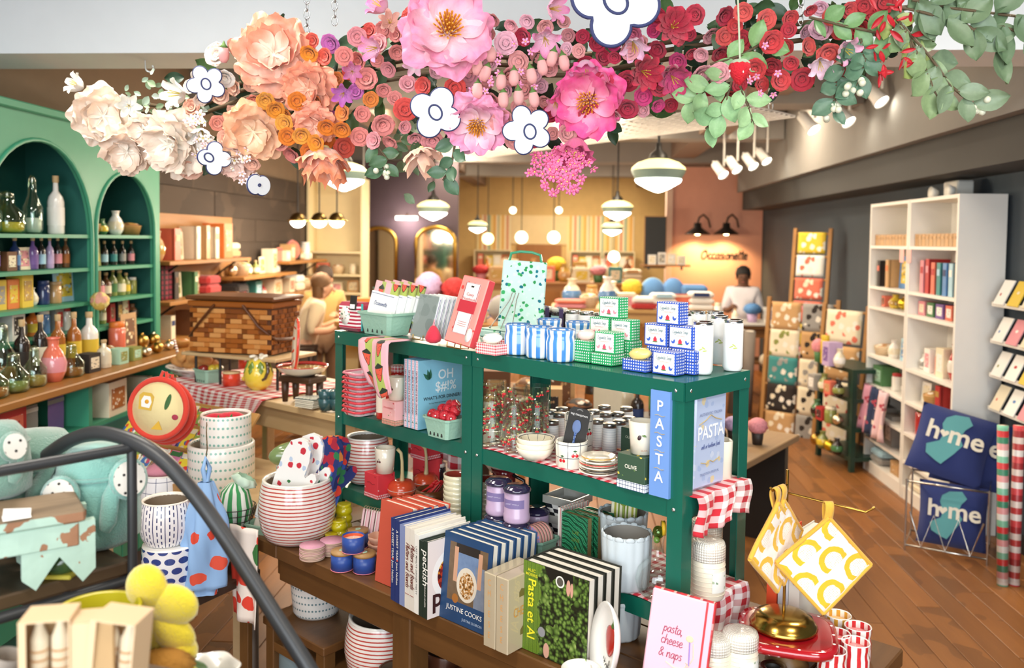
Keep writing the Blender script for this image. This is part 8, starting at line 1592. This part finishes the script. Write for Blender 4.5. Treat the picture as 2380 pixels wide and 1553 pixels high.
tp=gp(1650,1065,.62);row('on plank table behind rack end',tp+Vector((-.08,.22,0)),tp+Vector((.12,.12,0)),'B dark green 6 16,B green cream 6 15,B dark cream 6 17',-.6);row('on plank table, further back',tp+Vector((.05,.5,0)),tp+Vector((.38,.26,0)),'F pink dark 11 15,F lilac dark 10 13,F pink dark 10 14',-.6)
lt2=thing('low_table','dark low table of baskets seen through the green rack','table',room(.12,4.55,0),-YAW);mk('table_top',MB().box(1.3,.5,.03,None,0,.004),DKW,lt2,(0,0,.70))
for x in (-.6,.6):
 for y in (-.2,.2):mk('leg',MB().box(.045,.045,.70),DKW,lt2,(x,y,0))
row('on low table behind rack, front',room(-.5,4.42,.731),room(.74,4.42,.731),'J white gold 9 13,W brown dark 17 17,X tan dark 14 19,W dark brown 17 16,P cream tan 15 30,B dark navy 7 20,X dark grey 14 13,F pink dark 15 22',-YAW);row('on low table behind rack, back',room(-.5,4.66,.731),room(.74,4.66,.731),'X brown tan 15 24,W brown tan 18 24,X tan brown 16 28,B dark amber 8 26,V white cream 12 24,B dark green 8 27,X brown dark 15 24',-YAW)
# ===== HANGING FLOWER GARLAND
rg_=random.Random(11)
def gy(px):return 2.75-.5*min(1,max(0,(px-200)/1000))-.3*min(1,max(0,(px-1200)/1000))
BAND=[(190,260,60),(300,280,90),(400,300,100),(520,250,130),(640,210,160),(760,220,130),(900,190,140),(1050,170,150),(1200,180,140),(1350,180,130),(1500,150,110),(1700,120,100),(1850,100,90),(2000,80,80),(2080,60,70)]
def band(px):
 for a,b in zip(BAND,BAND[1:]):
  if px<=b[0]:f=(px-a[0])/(b[0]-a[0]);return a[1]+(b[1]-a[1])*f,a[2]+(b[2]-a[2])*f
 return BAND[-1][1:]
gar=thing('flower_garland','long hanging flower garland shading from cream through orange and pink to red','garland',(0,0,0))
def facing(yaw=0.0,pitch=0.0,roll=0.0):
 return (Rz(yaw)@Rx(PI/2+pitch)@Rz(roll)).to_euler()
def petal_mb(L,W,cup,curl,wav,nu=5,nv=6,base=0.0):
 ph=rg_.random()*6
 def f(a,b):
  w_=W*(math.sin(min(1,b*1.02+.06)*PI*.80)**.8)*(1-.0*b);x=(a-.5)*w_;y=base+L*b*math.cos(curl*b*.6)*(1+wav*.8*math.sin(a*8+ph)-.12*(2*a-1)**2)
  return (x,y,cup*L*b*b+(a-.5)**2*W*cup*1.2-curl*L*max(0,b-.6)**2*2.2+wav*L*(math.sin(a*9+b*5+ph)+.7*math.sin(a*19-b*13+2*ph))*b)
 return MB().grid(f,nu,nv)
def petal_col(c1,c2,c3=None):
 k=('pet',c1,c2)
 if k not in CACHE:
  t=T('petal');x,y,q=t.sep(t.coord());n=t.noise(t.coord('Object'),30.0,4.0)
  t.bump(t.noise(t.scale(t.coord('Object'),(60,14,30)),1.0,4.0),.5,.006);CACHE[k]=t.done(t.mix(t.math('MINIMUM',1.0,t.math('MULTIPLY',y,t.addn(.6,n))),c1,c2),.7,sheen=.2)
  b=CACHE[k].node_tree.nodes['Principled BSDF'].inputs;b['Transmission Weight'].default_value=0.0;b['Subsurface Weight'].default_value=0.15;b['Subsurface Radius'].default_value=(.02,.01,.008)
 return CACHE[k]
STAM=flat('#e59a2c',.7,.2)
def stamen_mb(r,n=26):
 m=MB()
 for k in range(n):a=k*2.4;q=r*math.sqrt(k/n);m.tube([(q*.4*math.cos(a),q*.4*math.sin(a),0),(q*math.cos(a),q*math.sin(a),r*(1.3-.3*k/n))],[r*.03,r*.07],4)
 return m
def peony(px,py,wpx,c1,c2,yaw=0.0,pitch=0.0,stam=False,cup=.55,n=(7,6,6),dy=0.0):
 y=gy(px)+dy;c=dp(px,py,y);R=wpx/2*y/FPX*1.02
 h=mk('paper_peony',MB().ell(R*.16,R*.16,R*.12,None,0,10,6),flat('#d9c98a',.8),gar,tuple(c),facing(yaw,pitch,rg_.random()*6));m=petal_col(c1,c2)
 if stam:mk('stamens',stamen_mb(R*.30,44),STAM,h,(0,0,R*.08),kind='stuff')
 for li,k in enumerate(n):
  if stam and li==2:continue
  me=petal_mb(R*(1.0,.82,.52)[li],R*(1.05,.95,.7)[li],cup*(.55,1.0,1.6)[li],(.5,.3,.1)[li],.075,11,11).mesh('petal');me.materials.append(m);me.polygons.foreach_set('use_smooth',[True]*len(me.polygons))
  for i in range(k):a=2*PI*(i+.5*li)/k+rg_.uniform(-.15,.15);s=rg_.uniform(.9,1.1);mk('petal',me,None,h,(0,0,.012*li),(rg_.uniform(-.15,.12),rg_.uniform(-.1,.1),a),scale=(s,s,s))
 return h
CR1,CR2='#fbf3e8','#f2dcc8'
for a in ((238,268,150,CR1,CR2,.5,.2),(300,345,130,CR1,'#ecd2bc',.2,.5),(412,330,165,'#fdf6ea',CR2,-.3,.35),(340,300,90,CR1,'#eed8c6',0,.3),(640,135,200,'#fdf1e2','#f6ab8c',.1,-.1),(590,300,160,'#fde6cc','#f8c49c',.2,.4),(728,205,140,'#fad0b6','#f3a584',-.3,.3),(735,285,110,'#fad0ba','#f4aa8c',0,.5),(550,365,105,'#f2ddd0','#e9c2b2',.1,.6)):peony(*a)
peony(756,345,130,'#fdf4ea','#f39468',.1,1.35,cup=1.3,n=(6,5,0));peony(1040,75,235,'#fbdfe0','#f294b6',.15,-.15,True,.5,dy=-.1);peony(1112,285,160,'#f9dfe2','#f09abf',-.1,.5,True);peony(1368,232,180,'#f6b6c8','#e94f92',-.2,.35,True,.7)
peony(980,345,90,'#f2d2c0','#e6b398',.3,1.3,cup=1.2,n=(4,3,0))
ROSEM={}
def rose_mesh(c):
 if c in ROSEM:return ROSEM[c]
 m=MB()
 for li,(n,r,tl) in enumerate(((3,.3,1.35),(4,.5,1.1),(5,.75,.8),(6,1.0,.45))):
  for i in range(n):
   a=2*PI*(i+.37*li)/n;P=petal_mb(r*1.0,r*1.15,.35,.9,.03,4,4);M=Rz(a)@Rx(tl);m.add(P.v,P.f,P.uv,0,True,Tr(0,0,.05)@M)
 m.ell(.14,.14,.2,Tr(0,0,.25),0,8,5);me=m.mesh('silk_rose');hx=lin(c)
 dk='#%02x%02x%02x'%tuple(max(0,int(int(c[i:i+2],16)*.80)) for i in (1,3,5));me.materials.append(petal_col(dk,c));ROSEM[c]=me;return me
LILM={}
def lily_mesh(c1,c2,n=6):
 k=(c1,c2,n)
 if k not in LILM:
  m=MB()
  for i in range(n):P=petal_mb(1.0,.38,.75,1.0,.01,3,6);m.add(P.v,P.f,P.uv,0,True,Rz(2*PI*i/n)@Rx(.35))
  for i in range(5):m.tube([(0,0,0),(.12*math.cos(i*1.26),.12*math.sin(i*1.26),.7)],.015,4,None,1)
  me=m.mesh('lily');me.materials.append(petal_col(c1,c2));me.materials.append(flat('#d9c04a',.7));LILM[k]=me
 return LILM[k]
GRAD=[(190,['#f5e6da','#fbf4ec']),(430,['#f7ede2','#f3dccb','#fbf6ee']),(560,['#f6b49a','#f4c0a8','#f29a86']),(660,['#f39c8c','#ef8a2e','#f2a48e','#ec7f1f']),(790,['#f08f86','#ec8a3a','#e9604c','#d070c0']),(880,['#f0958f','#e4524a','#ee9aa0','#cf6fc4']),(1000,['#f3a3ac','#f7c4d2','#e8544c','#f1a0a6']),(1200,['#f4a9a6','#f2b7c6','#f0a2a0']),(1400,['#c92a4e','#ef7fa6','#f0a6ac','#b81f42']),(1560,['#b5203f','#c72c46','#f0a5ad','#d83a7c']),(1750,['#d63a3e','#c22a3c','#e35852','#b01c36']),(1900,['#e0564e','#d43f42','#f0b8cc','#c92f3c']),(2100,['#c92f3a'])]
def cols_at(px):
 for a,b in zip(GRAD,GRAD[1:]):
  if px<b[0]:return a[1] if rg_.random()>(px-a[0])/(b[0]-a[0]) else b[1]
 return GRAD[-1][1]
placed=[]
for _ in range(5200):
 px=rg_.uniform(440,2060);cy,hh=band(px);py=cy+rg_.uniform(-1,1)*hh;r=rg_.uniform(19,35)
 if any((px-a)**2+(py-b)**2<(.66*(r+q))**2 for a,b,q in placed):continue
 placed.append((px,py,r));y=gy(px)+rg_.uniform(-.02,.12);c=rg_.choice(cols_at(px))
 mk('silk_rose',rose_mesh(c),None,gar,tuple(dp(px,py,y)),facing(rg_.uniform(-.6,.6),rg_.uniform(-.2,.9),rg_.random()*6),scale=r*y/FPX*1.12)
PNK=('#fbd9e6','#f08cc0')
for px,py,r,c,yw,pt in ((900,25,55,PNK,-.8,-.4),(905,55,42,('#e9b0a0','#f2b8a8'),.2,0),(880,110,50,PNK,-.6,.3),(965,150,40,('#fdeef4','#f6c3dc'),0,.3),(1275,20,52,PNK,.7,.2),(1265,85,58,PNK,.1,.6),(1360,140,60,PNK,.0,1.1),(1470,95,55,('#fdf0f6','#f6b3d6'),.1,.8),(1340,320,75,('#f07aa6','#ea5a92'),-.2,1.1),(1395,60,45,('#d84a86','#c92c5c'),.2,.3),(430,220,58,('#ffffff','#eef0e6'),-.5,.1),(300,245,45,('#ffffff','#f2f2ea'),.4,.2),(195,205,45,('#ffffff','#f0ece0'),-.6,-.3),(470,300,50,('#ffffff','#f4f0e4'),.2,.9),(1955,110,52,('#fde6ee','#f0a8c8'),.3,.5),(1905,140,48,('#fbe6ee','#f3c6da'),-.2,.8),(1290,235,40,('#f6b7c8','#ea7aa6'),0,.6),(1560,175,60,('#d24a86','#b92c5a'),.1,.5),(1490,165,64,('#a81838','#c42442'),.2,.3),(1560,65,66,('#b01c3c','#ca2a46'),0,.1),(800,215,42,('#d58ad0','#c860bc'),0,.4),(818,165,38,('#e9a0c0','#d66aa8'),.2,.3)):
 y=gy(px)-.02;mk('lily',lily_mesh(*c,6 if r<60 else 9),None,gar,tuple(dp(px,py,y)),facing(yw,pt,px),scale=r*y/FPX*1.05)
bud=MB().lathe([(.0001,-1.0),(.35,-.98),(.62,-.6),(.66,-.1),(.5,.35),(.2,.5),(.0001,.5)],12,None,0,True,fr= lambda a,i:1+.07*math.sin(a*3+i)).lathe([(.34,.3,1),(.5,.42,1),(.25,.62,1),(.08,.9,1),(.0001,1.0)],10,None,1).mesh('rosebud')
for m in (petal_col('#e88f90','#f5b4b0'),flat('#5a7a3c',.7)):bud.materials.append(m)
for px,py in ((1110,150),(1130,165),(1090,145),(1165,185),(1195,175),(1235,170),(1260,150),(1170,225),(1205,220),(1240,225),(1285,130),(1310,140),(1110,205),(1140,120),(520,120)):y=gy(px)-.06;mk('rosebud',bud,None,gar,tuple(dp(px,py,y)),(rg_.uniform(-.25,.25),rg_.uniform(-.25,.25),px),scale=(19*y/FPX,19*y/FPX,25*y/FPX))
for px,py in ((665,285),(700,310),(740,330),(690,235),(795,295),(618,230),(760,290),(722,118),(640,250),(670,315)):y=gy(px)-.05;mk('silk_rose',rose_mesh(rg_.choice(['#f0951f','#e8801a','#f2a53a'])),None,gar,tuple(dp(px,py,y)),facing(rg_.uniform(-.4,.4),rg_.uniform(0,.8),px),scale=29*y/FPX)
mini=MB()
for i in range(5):mini.ell(.42,.28,.08,Rz(2*PI*i/5)@Tr(.5,0,.1)@Ry(-.3),0,8,4)
mini.ell(.16,.16,.16,Tr(0,0,.1),1,6,4);MIN={}
def tiny(px,py,c,r=12,dy=-.05):
 if c not in MIN:me=mini.mesh('small_blossom');me.materials.append(flat(c,.7));me.materials.append(flat('#ead27a',.7));MIN[c]=me
 y=gy(px)+dy;mk('small_blossom',MIN[c],None,gar,tuple(dp(px,py,y)),facing(rg_.uniform(-.8,.8),rg_.uniform(-.3,.9),px),scale=r*y/FPX)
for k in range(80):a=rg_.random()*6.3;q=math.sqrt(rg_.random());tiny(1300+78*q*math.cos(a)+(20 if rg_.random()<.2 else 0),395+58*q*math.sin(a),'#f078a8',rg_.uniform(11,17))
for k in range(26):tiny(rg_.choice((1170,1140,1125,1225,1770))+rg_.gauss(0,18),rg_.choice((110,180,205))+rg_.gauss(0,14),'#f29cc4',11)
for k in range(46):px=rg_.uniform(430,600);tiny(px,300+(px-430)*.62+rg_.gauss(0,26),rg_.choice(('#fbf6ee','#f6e9dc','#f7dfe4')),rg_.uniform(9,14))
leaf_me={}
def leaf(px,py,r,c,dy=.05,rot=None,par=gar,wd=.62,name='leaf'):
 k=(c,wd)
 if k not in leaf_me:
  def f(a,b):w_=wd*math.sin(min(1,b+.02)*PI)**.75;return ((a-.5)*w_,b,.12*b*b+abs(a-.5)*.18)
  me=MB().grid(f,4,7).mesh(name);me.materials.append(flat(c,.45,.16));leaf_me[k]=me
 y=gy(px)+dy;return mk(name,leaf_me[k],None,par,tuple(dp(px,py,y)),rot or facing(rg_.uniform(-.7,.7),rg_.uniform(-.5,.7),rg_.random()*6.3),scale=r*y/FPX)
for k in range(270):
 px=rg_.uniform(420,2120);cy,hh=band(px);leaf(px,cy+rg_.uniform(-1.05,1.05)*hh,rg_.uniform(38,66),rg_.choice(('#2f4a32','#3c5a3a','#27402c','#4a6a3c')),rg_.uniform(.1,.24))
for k in range(90):px=rg_.uniform(290,480);leaf(px,235+rg_.gauss(0,30)+(px-290)*.1,rg_.uniform(14,26),rg_.choice(('#9aae98','#8aa07c','#b4c2b4')),rg_.uniform(0,.1))
for k in range(34):leaf(970+rg_.gauss(0,26),340+rg_.gauss(0,45),rg_.uniform(22,46),rg_.choice(('#6a8060','#55704f','#7d9170')),.1)
ST=flat('#5a4a34',.8)
def spray(pts,n,c,r,dy=0.0,berries=0):
 P=[dp(px,py,gy(px)+dy) for px,py in pts];mk('stem',MB().tube([tuple(p) for p in P],.0035,5),ST,gar)
 for i in range(n):
  f=(i+.5)/n*(len(pts)-1);k=min(int(f),len(pts)-2);q=f-k;px=pts[k][0]+(pts[k+1][0]-pts[k][0])*q;py=pts[k][1]+(pts[k+1][1]-pts[k][1])*q;dx,dz=pts[k+1][0]-pts[k][0],pts[k+1][1]-pts[k][1]
  an=math.atan2(-dz,dx)-PI/2+(.85 if i%2 else -.85)+rg_.uniform(-.3,.3);leaf(px,py,r*rg_.uniform(.85,1.2),c,dy,facing(rg_.uniform(-.5,.5),rg_.uniform(-.25,.25),an),wd=.66)
 for i in range(berries):mk('berry',MB().ell(.0085,.0085,.0085,None,0,10,6),flat('#d9d9c0',.4),gar,tuple(P[-1]+Vector((rg_.gauss(0,.015),rg_.gauss(0,.01),rg_.gauss(0,.014)))))
EU,LG='#7f9468','#8fb07c'
for pts,n,c,r,b in (([(2080,40),(2160,130),(2210,200),(2270,250)],10,'#75886a',70,9),([(2060,10),(2150,30),(2250,60),(2330,120)],9,'#6a7f5e',74,0),([(2120,0),(2220,20),(2380,40)],7,'#62785a',80,0),([(2100,60),(2150,160),(2180,230)],8,EU,66,0),([(2250,70),(2330,60),(2400,90)],5,'#5f7656',78,0),([(2050,30),(2110,80),(2130,150)],7,'#9aa860',56,0),([(1985,110),(1945,190),(1935,260)],8,'#5c7a62',54,8),([(2000,90),(2010,140),(1990,200)],7,'#587a60',56,8),([(1690,170),(1640,210),(1600,240)],6,LG,56,0),([(1700,190),(1680,260),(1640,300)],6,'#8db481',60,0),([(1720,200),(1740,250),(1750,290)],5,'#9cc08a',56,0),([(1650,150),(1720,130),(1790,90)],5,'#7fa56a',60,0),([(1880,40),(1960,60),(2060,80)],7,'#6f9460',60,0),([(1060,320),(1050,380),(1030,420)],6,'#4f6f54',44,0),([(870,330),(900,370),(890,400)],5,'#4a6a4a',44,7)):spray(pts,n,c,r,-.02,b)
for k in range(24):px=rg_.uniform(2020,2130);leaf(px,rg_.uniform(20,190),rg_.uniform(26,44),'#b8242e',-.04,wd=.34,name='red_leaf')
for dz in (-40,-10,25):mk('branch',MB().tube([tuple(dp(px,band(px)[0]+dz*.6-20,gy(px)+.17)) for px in range(230,2200,90)],.007,6),ST,gar)
for px,y0,lb in ((713,115,'left thin steel chain rising from the orange flowers'),(778,60,'right thin steel chain rising from the pink roses'),(1860,60,'thin steel chain hidden behind the red roses')):chain('hanging_chain',dp(px,y0,gy(px)+.16),ZC-.01,lb,.03,.0022)
def cutout(px,py,wpx,petals,label,yaw=0.0,dy=-.10,ring=.3,roll=0.0,off=(0,0),long=1.0):
 y=gy(px)+dy;R=wpx/2*y/FPX;t=thing('flower_cutout',label,'flower cutout',tuple(dp(px,py,y)),facing(yaw,.08,roll),'white board flowers')
 N=72;k=petals;out=[(R*(.60+.40*abs(math.sin(a*k/2+.3))**.8)*math.cos(a),R*long*(.60+.40*abs(math.sin(a*k/2+.3))**.8)*math.sin(a)) for a in [2*PI*i/N for i in range(N)]]
 mk('board',MB().prism(out,.010),[flat('#e6eaeb',.8,.02)],t);mk('navy_edge',MB().tube([(x,y_,.006) for x,y_ in out],max(.0032,R*.05),6,closed=True),flat('#333a66',.7),t);mk('navy_ring',MB().tube([(R*(off[0]+ring*.8*math.cos(a)),R*(off[1]+ring*math.sin(a)),.011) for a in [2*PI*i/24 for i in range(24)]],max(.0022,R*.035),6,closed=True),flat('#333a66',.7),t)
cutout(480,196,84,5,'small white board flower beside the white lilies',.2,roll=.3);cutout(1012,262,118,4,'white board flower with navy ring between pink blossoms',.1,roll=.5);cutout(1226,302,112,5,'white board flower with navy ring left of the hot pink peony',-.1,roll=.2,off=(.1,-.1));cutout(1430,5,200,4,'largest white board flower cut off by the top edge',0,-.14,roll=.78);cutout(497,368,74,4,'greyish white board flower under the cream peonies',.6,roll=.9,off=(-.2,.3));cutout(598,430,60,2,'narrow white board petal hanging below the garland',.9,ring=.1,roll=.2+PI/2)
c=dp(1719,165,gy(1719)-.16);t=thing('crochet_strawberry','red crocheted strawberry hanging on a pale green cord','strawberry',tuple(c),0);mb=MB();strawberry(Tr(0,0,0),mb,.026);mk('knit_body',mb,flat('#cf1f2e',.9,.1,bump=1.0,bsc=240),t);mk('knit_cap',MB().lathe([(.021,.012),(.024,.018),(.015,.025),(.0001,.027)],10,None,0,True,fr= lambda a,i:1+.15*math.sin(a*5)),cloth('#a8b89a'),t);mk('cord',MB().tube([(0,0,.025),(-.004,0,.1),(-.006,.02,.22)],.0022,6),cloth('#b9c4a8'),t)
for k in range(9):a=k*2.4;mk('seed',MB().ell(.0016,.0016,.003,None,0,6,4),PAPER,t,(.0235*math.cos(a),.0235*math.sin(a),-.012+.0028*k))
